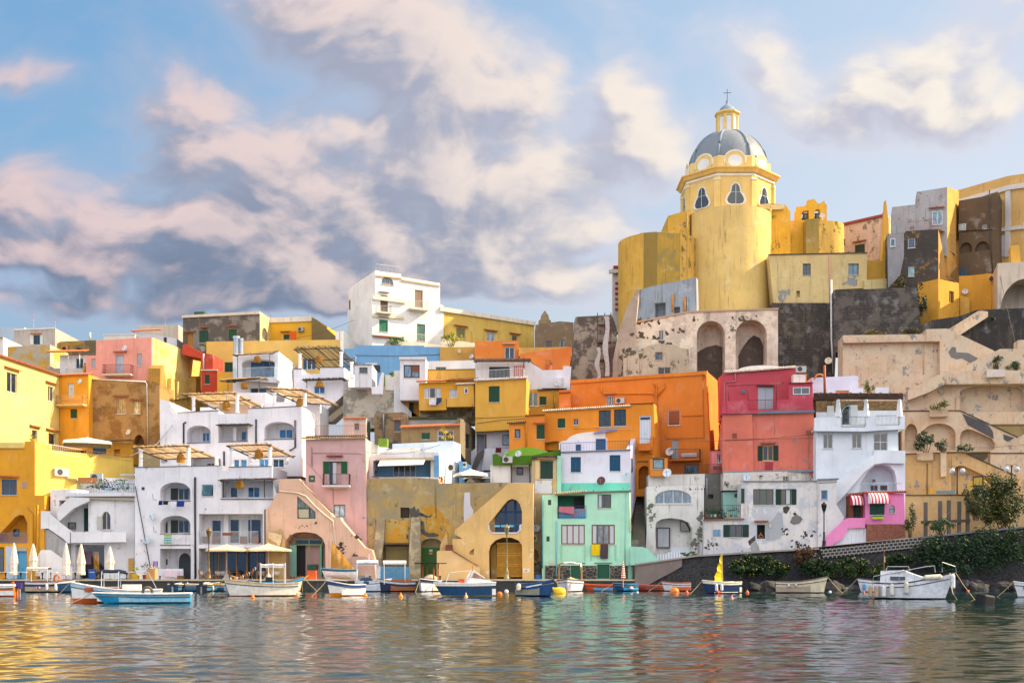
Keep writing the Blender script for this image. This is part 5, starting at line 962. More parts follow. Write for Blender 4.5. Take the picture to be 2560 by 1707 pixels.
b = Bd('yellow_house', 'golden yellow house with small barred window under the black stone house', Plane(2346, 140, 2400, 143), [(2346, 697), (2397, 708), (2398, 745), (2398, 826), (2346, 826)], 3, pl('E4A42A', .25, seed=64)); b.win(2373, 728, 2385, 757, 'G', 'C8902A', 2, g='2A3038', sill=0); b.pipe([(2394, 745), (2396, 770), (2355, 822)], .08, 'E0B050'); b.end()
b = Bd('yellow_house', 'golden yellow wall with hanging iron lamp right of the barred balcony window', Plane(2397, 146, 2500, 144), [(2397, 690), (2424, 689), (2470, 684), (2497, 686), (2499, 860), (2397, 860)], 3, pl('E6A42A', .25, seed=65)); b.dish(2413, 729, 7); b.pipe([(2480, 700), (2479, 775), (2440, 782)], .04, 'A87A20', name='cable')
b.poly('lamp', [(2472, 697), (2479, 688), (2485, 697), (2480, 702), (2477, 702)], -.7, -.4, paint('2E3028')); b.poly('porch', [(2400, 738), (2424, 745), (2424, 800), (2400, 805)], -1.0, -.05, pl('E8B84A', .3)); b.end()
b = Bd('arched_gate', 'peeling white and black vaulted gateway at the right edge', Plane(2494, 139, 2640, 137), [(2494, 658), (2640, 650), (2640, 830), (2494, 830)], 5, pl('E0CCB4', .6, '2E2C2A', .4, seed=66), 'gateway'); b.hole(2499, 697, 2620, 815, 3.5, 4.5); b.poly('yellow_bay', [(2526, 615), (2548, 612), (2552, 655), (2528, 658)], 1, 3, pl('E8B040')); b.end()
# dark rock
rk = MB(); rp = [(2240, 960), (2240, 850), (2330, 800), (2400, 790), (2440, 775), (2500, 772), (2560, 770), (2660, 760), (2660, 1000), (2240, 1000)]
Pq = Plane(2240, 136.5, 2660, 135); rk.prism([Pq.at(*Pq.uz(*q)) for q in rp], Pq.n*3); tag(rk.build('rock_face', pl('403E3E', .8, '2C2C2C', .6, seed=67)), kind='structure')
OC = 'DDC09E'
def OP(st=.3, sd=1, p2=.12): return pl(OC, st+.25, '8E8C88', p2+.12, 'D4C2A8', .5, seed=70+sd)
b = Bd('stair_wall', 'diagonal peeling parapet climbing to the golden yellow house', Plane(2370, 134, 2475, 135), [(2372, 824), (2450, 776), (2470, 779), (2470, 792), (2402, 836), (2385, 835)], .6, OP(.4, 1), 'wall'); b.end()
b = Bd('ochre_wall', 'uppermost ochre retaining wall with deep rectangular panel and grey patches', Plane(2107, 130, 2490, 128.5), [(2107, 840), (2316, 836), (2316, 823), (2368, 821), (2372, 824), (2488, 880), (2475, 892), (2364, 940), (2355, 1000), (2107, 1120)], 3, OP(.25, 2), 'retaining wall')
b.holep([(2100, 860), (2340, 855), (2350, 855), (2350, 935), (2320, 948), (2290, 975), (2250, 1000), (2100, 1000)][:8], .8) if False else None
b.poly('top_band', [(2107, 838), (2316, 835), (2316, 853), (2107, 857)], -.7, -.02, OP(.3, 3)); b.poly('stair_bastion', [(2316, 823), (2368, 821), (2488, 878), (2400, 925), (2364, 935), (2350, 933), (2350, 853), (2316, 853)], -.9, -.02, OP(.3, 4, .02))
b.poly('grey_patch', [(2371, 880), (2380, 867), (2389, 868), (2391, 880), (2420, 882), (2445, 895), (2440, 900), (2425, 907), (2405, 895), (2392, 898), (2378, 893)], -.93, -.9, pl('7C7A78', .3)); b.pipe([(2309, 862), (2309, 935)], .06, 'E0A870'); b.end()
b = Bd('ochre_wall', 'second ochre stair wall descending left with a boxy flower trough', Plane(2255, 128, 2640, 125), [(2200, 1012), (2271, 975), (2362, 928), (2394, 926), (2500, 872), (2545, 872), (2545, 850), (2640, 845), (2640, 1060), (2200, 1060)], 2, OP(.35, 5), 'retaining wall')
b.poly('coping', [(2270, 975), (2362, 928), (2468, 926), (2468, 942), (2513, 942), (2513, 926), (2640, 925), (2640, 958), (2362, 960), (2318, 982), (2270, 1000)], -1.4, -.02, OP(.3, 6)); b.box('flower_trough', 2468, 923, 2513, 942, -2.1, -1.42, pl('E4D8CC', .5)); b.hole(2400, 962, 2560, 1030, .9, .8); b.end()
b = Bd('ochre_wall', 'middle ochre stair wall carried on three round arches', Plane(2255, 124, 2560, 121), [(2255, 1026), (2400, 1025), (2546, 1093), (2520, 1110), (2476, 1128), (2255, 1134)], 1.5, OP(.4, 7, .2), 'retaining wall')
b.hole(2262, 1059, 2294, 1126, .9, 1.2); b.hole(2305, 1058, 2389, 1126, .9, 1.3); b.holep([(2400, 1126), (2400, 1090), (2405, 1078), (2418, 1072), (2432, 1074), (2480, 1096), (2488, 1108), (2486, 1122), (2470, 1126)], .9)
b.ledge(2255, 1026, 2400, 1025, .1, .1, '3A3834', 'coping'); b.ledge(2400, 1025, 2545, 1092, .1, .1, '3A3834', 'coping'); b.box('flower_trough', 2325, 1022, 2370, 1041, -.7, -.02, OP(.5, 8, .2))
b.poly('grey_patch', [(2406, 1034), (2440, 1048), (2468, 1058), (2482, 1078), (2484, 1096), (2450, 1078), (2420, 1062)], -.06, -.01, pl('5A5A5C', .4, '8A8A88', .4)); b.poly('grey_patch', [(2508, 1085), (2535, 1094), (2520, 1104), (2510, 1098)], -.06, -.01, pl('5A5A5C', .4)); b.end()
b = Bd('ochre_wall', 'ochre wall rising to the right edge above the lower stair', Plane(2470, 120.5, 2640, 119), [(2476, 1128), (2560, 1086), (2640, 1040), (2640, 1250), (2476, 1250)], 1.5, OP(.4, 9, .15), 'retaining wall'); b.ledge(2420, 1132, 2640, 1131, .1, .1, '3A3834', 'coping'); b.end()
b = Bd('ochre_wall', 'lower ochre stair wall with one arch behind the globe lamp', Plane(2262, 119, 2560, 116.5), [(2262, 1134), (2350, 1131), (2365, 1128), (2408, 1129), (2515, 1177), (2560, 1198), (2560, 1250), (2262, 1250)], 1.5, pl('D6B078', .6, '8A8E94', .25, seed=81), 'retaining wall')
b.holep([(2378, 1246), (2378, 1186), (2384, 1172), (2396, 1164), (2410, 1164), (2440, 1178), (2500, 1205), (2530, 1225), (2535, 1246)], .9); b.ledge(2262, 1134, 2408, 1129, .1, .1, '3A3834', 'coping'); b.ledge(2408, 1129, 2540, 1188, .1, .1, '3A3834', 'coping'); b.box('flower_trough', 2293, 1132, 2333, 1150, -.7, -.02, OP(.5, 10, .3)); b.pipe([(2318, 1158), (2318, 1235)], .06, '9A6A40')
b.poly('pier', [(2352, 1131), (2366, 1129), (2366, 1190), (2352, 1192)], -.7, -.02, OP(.4, 11))
b.box('graffiti', 2340, 1226, 2388, 1234, -.03, -.002, stripes('8A7AA0', '5AA09A', 2.3)); b.box('graffiti', 2306, 1222, 2335, 1225, -.03, -.002, paint('D8A020')); b.box('graffiti', 2322, 1218, 2336, 1234, -.035, -.004, stripes('D8A020', 'DDAE6A', 3)); b.end()
b = Bd('ochre_wall', 'lowest ochre terrace wall behind the weathered timber posts', 113.5, [(2262, 1237), (2450, 1235), (2640, 1234), (2640, 1345), (2262, 1360)], 2, pl('D8B47A', .6, 'A8A8A4', .1, seed=82), 'retaining wall'); b.ledge(2262, 1237, 2460, 1235, .08, .1, '3A3834', 'coping'); b.end()
# ================================================================== FRONT ROW, CENTRE AND RIGHT
b = Bd('pink_house', 'dusty pink quayside house with green shutters and a curved iron balcony', Plane(764, 113, 917, 112.8), [(764, 1098), (914, 1095), (918, 1448), (764, 1448)], 7, pl('DDB0AA', .25, seed=83))
b.tiles(757, 1096, 916, 1093, .35, 'C9A060', back=.2); b.ledge(766, 1090, 913, 1088, .25, .2, '2A2628', 'gutter')
b.hole(823, 1153, 853, 1211, .3); b.box('balcony_door', 824, 1154, 838, 1210, .18, .24, glass('3A4448')); b.box('curtain', 832, 1156, 841, 1209, .12, .17, slat('D8D8D8', 10, .9, 0)); b.box('door_frame', 823, 1153, 853, 1155, .05, .12, paint('123A2C'))
b.box('shutter', 808, 1153, 823, 1183, -.08, -.02, slat('135A34')); b.box('shutter', 853, 1153, 868, 1183, -.08, -.02, slat('135A34')); b.balcony(807, 872, 1184, 1212, .9, 'F0EEF0', '3A2E34', .2); b.hood(818, 858, 1141, '8A4A40')
b.box('number_sign', 772, 1188, 787, 1204, -.05, -.005, paint('1A5A38'))
b.win(834, 1261, 863, 1292, 'G', '1F5A3C', 2, g='B8C8CC'); b.box('lower_panel', 852, 1292, 863, 1318, -.03, -.005, paint('C8CCD4')); b.box('house_number_tile', 906, 1291, 912, 1297, -.03, -.004, paint('B8C0D0'))
b.pipe([(779, 1117), (780, 1164)], .05, 'A87878'); b.pipe([(782, 1132), (906, 1133), (910, 1153), (915, 1154)], .03, 'A88080', name='cable'); b.pipe([(833, 1222), (833, 1260)], .03, 'A88080', name='cable'); b.pipe([(768, 1155), (830, 1225)], .02, 'A88080', name='cable')
b.rail(755, 1064, 913, 1063, 1.0, 1.2, 'A8663A', .16, 0); b.end()
def text(parent, s, pt, size, mat, rot=0, name='lettering', up=None):
    cu = bpy.data.curves.new(name, 'FONT'); cu.body = s; cu.size = size; cu.extrude = .01; cu.align_x = 'CENTER'; cu.align_y = 'CENTER'
    o = bpy.data.objects.new(name, cu); COL.objects.link(o); cu.materials.append(mat); o.parent = parent; o.rotation_euler = (rad(90), 0, 0); bpy.context.view_layer.update(); me = bpy.data.meshes.new_from_object(o.evaluated_get(bpy.context.evaluated_depsgraph_get())); bpy.data.objects.remove(o); me.materials.clear(); me.materials.append(mat)
    o = bpy.data.objects.new(name, me); COL.objects.link(o); o.parent = parent; o.location = Vector(pt)-root_loc(parent); o.rotation_euler = (rad(90), 0, 0); return o
text(b.root, '38', b.P.p(779.5, 1196.5, -.08), .34, paint('D8D8C8')); text(b.root, '40', b.P.p(909, 1294, -.06), .2, paint('3A4A6A'))
b = Bd('peach_stair_house', 'peach stair house with triangular green window and wide arched boat store', Plane(660, 111, 935, 110.6), [(664, 1448), (664, 1275), (676, 1262), (690, 1236), (697, 1230), (697, 1197), (748, 1196), (755, 1208), (775, 1228), (833, 1291), (851, 1293), (853, 1300), (868, 1318), (912, 1368), (930, 1374), (938, 1400), (940, 1448)], 2.6, pl('EDBF9E', .4, '4A4644', .31, seed=84))
b.holep([(714, 1447), (712, 1375), (714, 1352), (724, 1338), (742, 1330), (765, 1329), (790, 1333), (806, 1345), (813, 1362), (814, 1447)], 2.3)
b.holep([(743, 1296), (743, 1240), (789, 1280), (789, 1296)], .25); wf = MB()
P = b.P
for p_, q_ in (((744, 1296), (744, 1241)), ((744, 1240), (789, 1280)), ((789, 1280), (789, 1296)), ((743, 1295), (789, 1295)), ((743, 1270), (779, 1270)), ((774, 1270), (774, 1295))): wf.bar(P.p(*p_, .15), P.p(*q_, .15), .1)
wf = wf.build('window', paint('1F5A34'), b.root); MB().prism([P.at(*P.uz(*q, .2), .2) for q in ((743, 1296), (743, 1240), (789, 1280), (789, 1296))], P.n*.02).build('pane', glass('8A8C84'), wf); MB().prism([P.at(*P.uz(*q, .17), .17) for q in ((747, 1294), (746, 1272), (772, 1272), (772, 1294))], P.n*.01).build('curtain', slat('D8C8A8', 9, .9, 0), wf)
b.specks(740, 1302, 790, 1322, 14, 4, seed=207); b.specks(840, 1320, 905, 1390, 40, 7, seed=208); b.specks(716, 1336, 745, 1346, 8, 5, seed=209)
ml = MB(); ml.tube([P.p(x, y, -.06) for x, y in ((697, 1227), (745, 1232), (765, 1240), (785, 1262), (810, 1285), (833, 1302), (836, 1330), (840, 1362))], .09, 6); ml.tube([P.p(x, y, -.04) for x, y in ((743, 1236), (789, 1275))], .06, 6); ml.build('moulding', pl('F6D8B8', .1), b.root)
b.pipe([(750, 1200), (760, 1212), (830, 1282)], .05, '1E4A30', w=.1, name='handrail'); b.pipe([(748, 1207), (829, 1288)], .04, '1E4A30', w=.1, name='handrail')
g_ = MB(); 
for x in (736, 773, 806): g_.bar(P.p(x, 1447, 1.6), P.p(x, 1347, 1.6), .12)
g_.bar(P.p(735, 1348, 1.6), P.p(808, 1348, 1.6), .12); g_.bar(P.p(735, 1361, 1.6), P.p(808, 1361, 1.6), .14); g_.build('gate_frame', paint('8AA070'), b.root)
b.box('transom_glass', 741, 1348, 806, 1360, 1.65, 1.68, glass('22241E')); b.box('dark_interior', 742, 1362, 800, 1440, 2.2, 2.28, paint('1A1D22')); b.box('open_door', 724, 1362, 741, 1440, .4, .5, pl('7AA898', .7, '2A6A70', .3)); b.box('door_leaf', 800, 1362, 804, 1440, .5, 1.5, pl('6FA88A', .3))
b.box('workbench', 768, 1410, 792, 1424, 1.5, 2.1, paint('2A5A44'))
b.poly('stair_base', [(855, 1448), (858, 1400), (885, 1390), (915, 1392), (935, 1398), (940, 1448)], -.8, -.02, pl('C8A490', .6, '3E3A38', .5, seed=85)); b.poly('lower_ramp', [(668, 1330), (700, 1322), (712, 1350), (712, 1447), (668, 1447)], -.3, -.02, pl('D8B070', .5, 'B89A50', .5)); b.end()
solo(MB().prism([P.at(*P.uz(*q, -.45), -.45) for q in ((669, 1328), (705, 1336), (703, 1352), (698, 1368), (690, 1356), (680, 1352), (672, 1345))], P.n*.04), 'tarpaulin', 'cream awning cloth draped on the peach wall beside the boat store', 'cloth', paint('D8C09A', .9))
# stained yellow-grey wall house
b = Bd('stained_wall_house', 'high stained ochre and grey quayside wall with boat stores and buttresses', Plane(916, 113, 1272, 112.6), [(916, 1196), (1045, 1194), (1095, 1197), (1098, 1208), (1240, 1206), (1272, 1206), (1272, 1448), (916, 1448)], 3, pl('C2A568', 1, '7A7058', .1, 'A39472', .5, dirt='5A5444', seed=86), 'house')
b.hole(1001, 1268, 1024, 1294, .5); b.box('wood_boards', 1001, 1270, 1023, 1294, .2, .25, slat('3A2E24', 5, .8, 0)); b.hole(956, 1357, 1022, 1447, 1.2); b.hole(1052, 1345, 1106, 1447, 1.0, .7)
b.box('green_door', 1053, 1368, 1106, 1447, .7, .8, slat('3F6A24', 4, .7, 0)); b.box('notice', 1073, 1373, 1081, 1378, .62, .69, paint('B8C4D8')); b.box('notice', 1073, 1380, 1081, 1385, .62, .69, paint('D09A5A'))
gt = MB(); P = b.P
for i in range(22):
    x = 966+i*2.5; gt.bar(P.p(x, 1447, .5), P.p(x, 1368, .5), .06)
gt.bar(P.p(963, 1368, .5), P.p(1021, 1368, .5), .1); gt.bar(P.p(963, 1408, .5), P.p(1021, 1408, .5), .1); gt.build('gate', paint('9A8A50'), b.root); b.box('gate_hood', 954, 1357, 1022, 1361, -.4, .1, pl('5A4A3A', .5))
for pts, s_ in (([(942, 1296), (962, 1296), (960, 1350), (952, 1400), (960, 1447), (930, 1447), (935, 1370)], 1), ([(1029, 1293), (1050, 1293), (1052, 1370), (1051, 1447), (1021, 1447), (1022, 1380)], 2)): b.poly('buttress', pts, -.55, -.02, pl('A09274', .8, '6E6858', .4, 'C8B890', .4, seed=86+s_))
gold = pl('D6991E', .5, '5A5048', .22, 'C8A860', .5, seed=87)
b.poly('golden_plaster', [(965, 1300), (980, 1296), (1003, 1302), (1020, 1298), (1021, 1356), (962, 1356)], -.02, -.003, gold); b.poly('golden_plaster', [(1052, 1262), (1064, 1270), (1075, 1262), (1088, 1268), (1103, 1280), (1118, 1302), (1135, 1318), (1128, 1345), (1106, 1350), (1098, 1343), (1080, 1341), (1060, 1344), (1052, 1352)], -.02, -.003, gold)
b.poly('dark_damage', [(1024, 1272), (1030, 1270), (1036, 1264), (1040, 1275), (1046, 1270), (1050, 1280), (1054, 1292), (1060, 1284), (1072, 1290), (1080, 1284), (1078, 1292), (1064, 1294), (1048, 1288), (1040, 1292), (1032, 1290), (1026, 1294)], -.03, -.004, pl('5A5450', .5)); b.poly('dark_damage', [(1052, 1300), (1060, 1304), (1062, 1325), (1072, 1332), (1085, 1331), (1098, 1336), (1094, 1341), (1070, 1342), (1054, 1334), (1050, 1315)], -.03, -.004, pl('5A5450', .5))
b.poly('whitewash_streak', [(1161, 1231), (1175, 1230), (1176, 1262), (1184, 1276), (1182, 1290), (1174, 1303), (1160, 1304), (1159, 1270)], -.03, -.004, pl('E4E2EC', .3)); b.pipe([(1089, 1205), (1090, 1295)], .03, '6A6050', name='cable'); b.end()
fm = MB()
for i in range(20):
    x = 952+i*3.75; fm.bar(W(x, 1447, 117.6), W(x, 1416, 117.6), .1)
fm.bar(W(950, 1422, 117.65), W(1024, 1422, 117.65), .08); fm.bar(W(950, 1438, 117.65), W(1024, 1438, 117.65), .08)
solo(fm, 'picket_fence', 'light blue wooden picket fence in front of the left boat-store gate', 'fence', paint('4FA0CC'), W(988, 1447, 117.6))
# blue veranda house above it
b = Bd('blue_house', 'pale blue veranda house with white vaulted roof and striped-edge awning', Plane(932, 115, 1098, 114.7), [(919, 1140), (937, 1140), (950, 1132), (960, 1128), (1095, 1130), (1098, 1138), (1100, 1215), (919, 1215)], 5, pl('F0EEEE', .35, seed=88))
b.hole(933, 1146, 1087, 1192, 2.2, .25); b.box('blue_wall', 933, 1146, 1086, 1192, 2.05, 2.16, pl('6EA8D0', .2)); b.box('blue_pier', 1085, 1138, 1097, 1192, -.06, -.005, pl('6AAAE0', .2)); b.vault('roof_vault', 958, 1095, 1135, 17, 4.4, pl('F8F0E4', .2), w=.4)
b.win(983, 1163, 1040, 1192, 'G', 'E4DCC8', 4, surf=True, w=2.03, g='1E4A68', sill=0); b.dish(1058, 1125, 7, 'DCE4EC'); b.ledge(948, 1145, 1085, 1143, .3, .3, 'C8B898')
aw = MB(); a0, a1, b0_, b1_ = P.p(1, 1), 0, 0, 0; P = b.P
aw.prism([P.p(952, 1148, 0), P.p(1064, 1146, 0), P.p(1058, 1160, -1.6), P.p(944, 1164, -1.6)], (0, 0, -.05)); aw.build('awning', pl('F2E8DA', .2), b.root)
b.pipe([(929, 1190), (948, 1196), (950, 1206)], .04, '5A3030', w=-.3, name='line_bracket'); b.pipe([(1074, 1190), (1075, 1206)], .04, '5A3030', w=-.3, name='line_bracket'); b.end()
b = Bd('white_wall_house', 'sunlit white side house with a green tank on the roof right of the pink house', Plane(915, 116, 990, 122), [(915, 1104), (944, 1112), (990, 1125), (990, 1215), (915, 1215)], 1.2, pl('F6F2EA', .3, seed=89), 'house'); b.end()
MB_ = MB().box(W(946, 1115, 124)+Vector((0, 0, 0)), (.95, 0, 0), (0, 1.4, 0), (0, 0, .85)); solo(MB_, 'green_tank', 'lime green box shed on the white roof right of the pink house', 'roof box', paint('6F9A1E'))
b = Bd('pale_blue_house', 'pale blue house with sunlit parapet and bright blue side wall behind the veranda', Plane(981, 120, 1133, 118.4), [(981, 1109), (1133, 1103), (1133, 1215), (981, 1215)], 3, pl('CFE0F4', .2, seed=90))
b.w(Plane(1133, 118.5, 1172, 128), [(1133, 1103), (1150, 1117), (1172, 1135), (1172, 1220), (1133, 1220)], .5, pl('7FBAE6', .2)); b.end()
b = Bd('white_wall_house', 'bright white wall with an air conditioner beside the blue veranda house', Plane(1098, 114.7, 1160, 121), [(1098, 1129), (1136, 1152), (1160, 1168), (1160, 1215), (1098, 1215)], 1, pl('FAF6EE', .15, seed=91), 'house'); b.end()
b.P = Plane(1120, 116.5); b.ac(1121, 1161, 1137, 1177); b.ac(1158, 1155, 1167, 1169)
b = Bd('blue_house', 'small sky-blue back house with dark door under the white roof parasol', 118, [(1148, 1150), (1178, 1163), (1178, 1215), (1148, 1215)], 2, pl('6AA6D4', .2), 'house'); b.win(1162, 1193, 1174, 1210, 'G', '1E3A50', 1, g='16242C', surf=True, sill=0)
b.w(119, [(1178, 1185), (1230, 1178), (1230, 1215), (1178, 1215)], 1, pl('9AA4B8', .2)); b.end()
# green turf roofed house
b = Bd('turf_roof_house', 'low white house roofed with green artificial turf over its walls', Plane(1226, 116, 1332, 115.7), [(1226, 1161), (1332, 1160), (1332, 1215), (1226, 1215)], 4, pl('EDE9E4', .35, seed=92))
TU = pl('4F7A1C', .3, '3A6A1E', .3, rough=1); b.poly('turf_skirt', [(1231, 1136), (1240, 1133), (1252, 1141), (1330, 1138), (1402, 1123), (1400, 1150), (1332, 1160), (1232, 1162)], -.5, 3, TU); b.vault('turf_dome', 1262, 1375, 1141, 23, 5, pl('8AB830', .2, rough=1), w=.6)
b.hole(1278, 1165, 1326, 1206, 1.4) ; b.win(1292, 1167, 1308, 1187, 'G', '4A2A24', 1, surf=True, w=1.38, g='24201E', sill=0); b.ac(1257, 1141, 1281, 1157, w=-.5); b.dish(1296, 1134, 8, w=-1.1); b.dish(1268, 1136, 7, 'B8D8B0', w=1)
b.pipe([(1278, 1162), (1279, 1206)], .06, '1E4A30', w=-.1, name='post'); b.pipe([(1324, 1160), (1325, 1206)], .06, '1E4A30', w=-.1, name='post'); b.end()
b = Bd('narrow_house', 'narrow weathered ochre house with a large dark green shutter', Plane(1330, 114.2, 1392, 114), [(1330, 1142), (1392, 1139), (1392, 1240), (1361, 1240), (1358, 1448), (1330, 1448)], 3, pl('C9B088', .7, '8A8478', .3, 'D89A3A', .2, seed=93))
b.win(1350, 1151, 1383, 1197, 'S', 'E0C890', sc='14403A', r=.15); b.box('door_surround', 1338, 1145, 1349, 1198, -.05, -.004, pl('E8C88A', .3)); b.hood(1345, 1388, 1147, 'A87A50'); b.ledge(1329, 1141, 1393, 1138, .35, .2, '4A443C'); b.box('white_patch', 1337, 1200, 1380, 1233, -.04, -.004, pl('E4E4EA', .5, 'B8A890', .2))
b.dish(1342, 1320, 9.5, 'C8D4E0'); b.ac(1331, 1336, 1343, 1354); b.pipe([(1338, 1268), (1337, 1318)], .05, 'D8DCE4'); b.box('mint_side', 1392.5, 1139, 1403, 1235, 0, .3, pl('A8E8CC', .15))
b.poly('brown_patch', [(1334, 1370), (1344, 1376), (1348, 1390), (1342, 1402), (1334, 1396), (1331, 1382)], -.03, -.004, pl('8A6A30', .4)); b.w(Plane(1330, 113.3), [(1330, 1448), (1331, 1408), (1345, 1404), (1357, 1404), (1360, 1448)], .7, rubble('4A4844', '9A9484', 2.5)); b.end()
# yellow arch staircase house
b = Bd('yellow_stair_house', 'pale yellow quayside stair house with a rounded triangular loggia over an arched gate', Plane(1092, 110.4, 1335, 110), [(1137, 1325), (1271, 1208), (1333, 1207), (1334, 1448), (1131, 1448), (1131, 1347), (1156, 1346), (1137, 1335)], 2.7, pl('EFC276', .25, 'EADCC4', .1, seed=94))
b.holep([(1223, 1447), (1222, 1378), (1226, 1362), (1238, 1350), (1256, 1343), (1278, 1343), (1296, 1350), (1305, 1362), (1306, 1447)], 2.0)
b.holep([(1222, 1312), (1224, 1306), (1262, 1258), (1270, 1250), (1280, 1246), (1292, 1250), (1300, 1260), (1305, 1278), (1305, 1311), (1300, 1313), (1299, 1325), (1292, 1331), (1230, 1331), (1224, 1325)], 1.5); P = b.P
rim = MB(); rim.tube([P.p(x, y, -.02) for x, y in ((1221, 1312), (1223, 1325), (1230, 1332), (1292, 1332), (1300, 1325), (1300, 1313), (1306, 1311))], .09, 6); rim.build('rim', pl('E4E8F4', .1), b.root)
b.box('blue_frame', 1262, 1248, 1267, 1331, 1.3, 1.4, paint('1E4E8A')); b.box('blue_frame', 1285, 1248, 1291, 1331, 1.3, 1.4, paint('1E4E8A')); b.box('blue_transom', 1240, 1277, 1305, 1281, 1.25, 1.35, paint('1E4E8A')); b.box('loggia_glass', 1238, 1250, 1305, 1331, 1.41, 1.45, glass('1A2430'))
b.rail(1222, 1311, 1299, 1311, .82, .05, '4A5A70', .12); gt = MB()
for i in range(24):
    x = 1243+i*2.65; gt.bar(P.p(x, 1441, .9), P.p(x, 1357, .9), .07)
for y in (1357, 1382, 1388, 1410, 1414, 1440): gt.bar(P.p(1242, y, .88), P.p(1305, y, .88), .09)
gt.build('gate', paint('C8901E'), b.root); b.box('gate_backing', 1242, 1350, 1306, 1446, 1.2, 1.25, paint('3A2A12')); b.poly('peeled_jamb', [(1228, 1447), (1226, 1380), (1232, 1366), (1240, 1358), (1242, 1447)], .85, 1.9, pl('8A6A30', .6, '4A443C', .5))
b.holep([(1174, 1386), (1174, 1378), (1185, 1370), (1185, 1386)], .4); b.box('plaque', 1308, 1420, 1324, 1430, -.04, -.005, paint('E8E4DC')); b.box('plaque_mark', 1312, 1424, 1318, 1427, -.06, -.042, paint('C87A30'))
b.poly('coping', [(1098, 1326), (1137, 1326), (1271, 1208), (1265, 1207), (1137, 1318)], -.12, .4, pl('F2CC88', .2)) if False else None
b.w(Plane(1092, 109.3), [(1092, 1378), (1096, 1376), (1130, 1376), (1200, 1418), (1200, 1448), (1092, 1448)], .35, pl('EFC480', .25, seed=95), 'stair_parapet'); b.pipe([(1131, 1376), (1195, 1414)], .05, '4A3A2A', w=-.12, name='handrail')
b.w(Plane(1098, 110.2), [(1099, 1376), (1101, 1360), (1113, 1336), (1118, 1334), (1119, 1376)], .3, pl('D8B070', .4), 'stair_parapet')
for i in range(5): b.box('step', 1114, 1361+i*3, 1131, 1364+i*3, -.3-.12*i, .6, pl('8A4A38', .4))
b.end()
# mint green house
MG = 'B8F2D0'
b = Bd('mint_house', 'mint green quayside house with brown wooden windows and a laundry-filled loggia', Plane(1355, 112, 1578, 111.6), [(1355, 1237), (1393, 1236), (1393, 1231), (1463, 1230), (1463, 1229), (1577, 1225), (1578, 1366), (1590, 1366), (1590, 1448), (1355, 1448)], 6, pl(MG, .15, seed=96))
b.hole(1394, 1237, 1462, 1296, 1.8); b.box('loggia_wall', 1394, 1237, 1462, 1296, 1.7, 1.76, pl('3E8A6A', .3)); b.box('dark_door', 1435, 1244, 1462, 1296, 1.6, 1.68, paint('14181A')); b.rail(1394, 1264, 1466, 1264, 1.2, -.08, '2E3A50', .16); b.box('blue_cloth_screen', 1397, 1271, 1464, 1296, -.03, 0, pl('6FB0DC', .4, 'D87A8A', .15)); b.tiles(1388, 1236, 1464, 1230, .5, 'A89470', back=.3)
b.win(1370, 1249, 1378, 1262, 'G', '2A3A34', 1, g='1A2422', sill=0); b.win(1366, 1340, 1374, 1353, 'G', '2A3A34', 1, g='1A2422', sill=0); b.win(1494, 1235, 1528, 1269, 'G', '4A4440', 2, g='24282A', cur=((.08, .3),)); 
b.win(1403, 1311, 1462, 1360, 'G', '7A4420', 4, g='A8B4BC', fw=.11, r=.12, cur=((.04, .24), (.28, .49), (.51, .73), (.77, .96))); b.win(1479, 1311, 1537, 1360, 'G', '7A4420', 4, g='7A8488', fw=.11, r=.12, cur=((.04, .2), (.8, .96)))
b.door(1427, 1413, 1455, 1446, '125A40', r=.15); b.door(1493, 1410, 1524, 1446, '125A40', r=.15); b.ledge(1423, 1406, 1463, 1406, .06, .12, '3A4A40', 'ledge'); b.ledge(1486, 1406, 1530, 1406, .06, .12, '3A4A40', 'ledge')
RB = rubble('34322F', '8C8474', 2.1, .07)
for x0, x1 in ((1363, 1426), (1456, 1492), (1525, 1569)): b.box('stone_base', x0, 1413, x1, 1446, -.1, -.004, RB)
b.pipe([(1357, 1240), (1356, 1420)], .06, '5AB8C8', w=-.1); b.pipe([(1391, 1300), (1391, 1440)], .06, '8ACCD8', w=-.1); b.pipe([(1565, 1230), (1563, 1340), (1562, 1440)], .04, '7AB8C0', w=-.1, name='cable'); b.pipe([(1574, 1228), (1575, 1330)], .05, 'F0E8D0', w=-.08)
b.box('letter_box', 1373, 1400, 1384, 1408, -.08, -.01, paint('D8C8C0')); b.ledge(1463, 1229, 1578, 1225, .14, .2, '8A7A68')
for x0, x1 in ((1401, 1405), (1460, 1464), (1476, 1479), (1537, 1540)): b.box('pilaster', x0, 1361, x1, 1400, -.08, -.004, pl('9EDCBC', .1))
b.w(Plane(1576, 110.7), [(1576, 1367), (1606, 1366), (1618, 1371), (1634, 1386), (1650, 1402), (1590, 1412), (1590, 1448), (1576, 1448)], .6, pl('A8E8CE', .12)); b.end()
b = Bd('white_roof_house', 'white upper house with blue shutters and barrel-vaulted roof terrace', Plane(1402, 114.5, 1577, 114), [(1402, 1128), (1577, 1122), (1577, 1240), (1402, 1240)], 5, pl('E6E0F0', .2, seed=97))
b.box('teal_band', 1403, 1207, 1576, 1232, -.05, -.004, pl('74D4C0', .25, '8A8478', .12)); b.win(1427, 1142, 1452, 1180, 'S', '14506E', sc='125078'); b.win(1524, 1137, 1551, 1177, 'S', '14506E', sc='125078'); b.rail(1401, 1108, 1574, 1101, 1.05, -.1, '3A3E4A', .16, 2); b.dish(1503, 1202, 11, '5A2420', w=-.6); b.dish(1568, 1188, 8, 'B8D0DC', w=-.6); b.ledge(1401, 1129, 1578, 1123, .07, .08, '8A8890', 'coping')
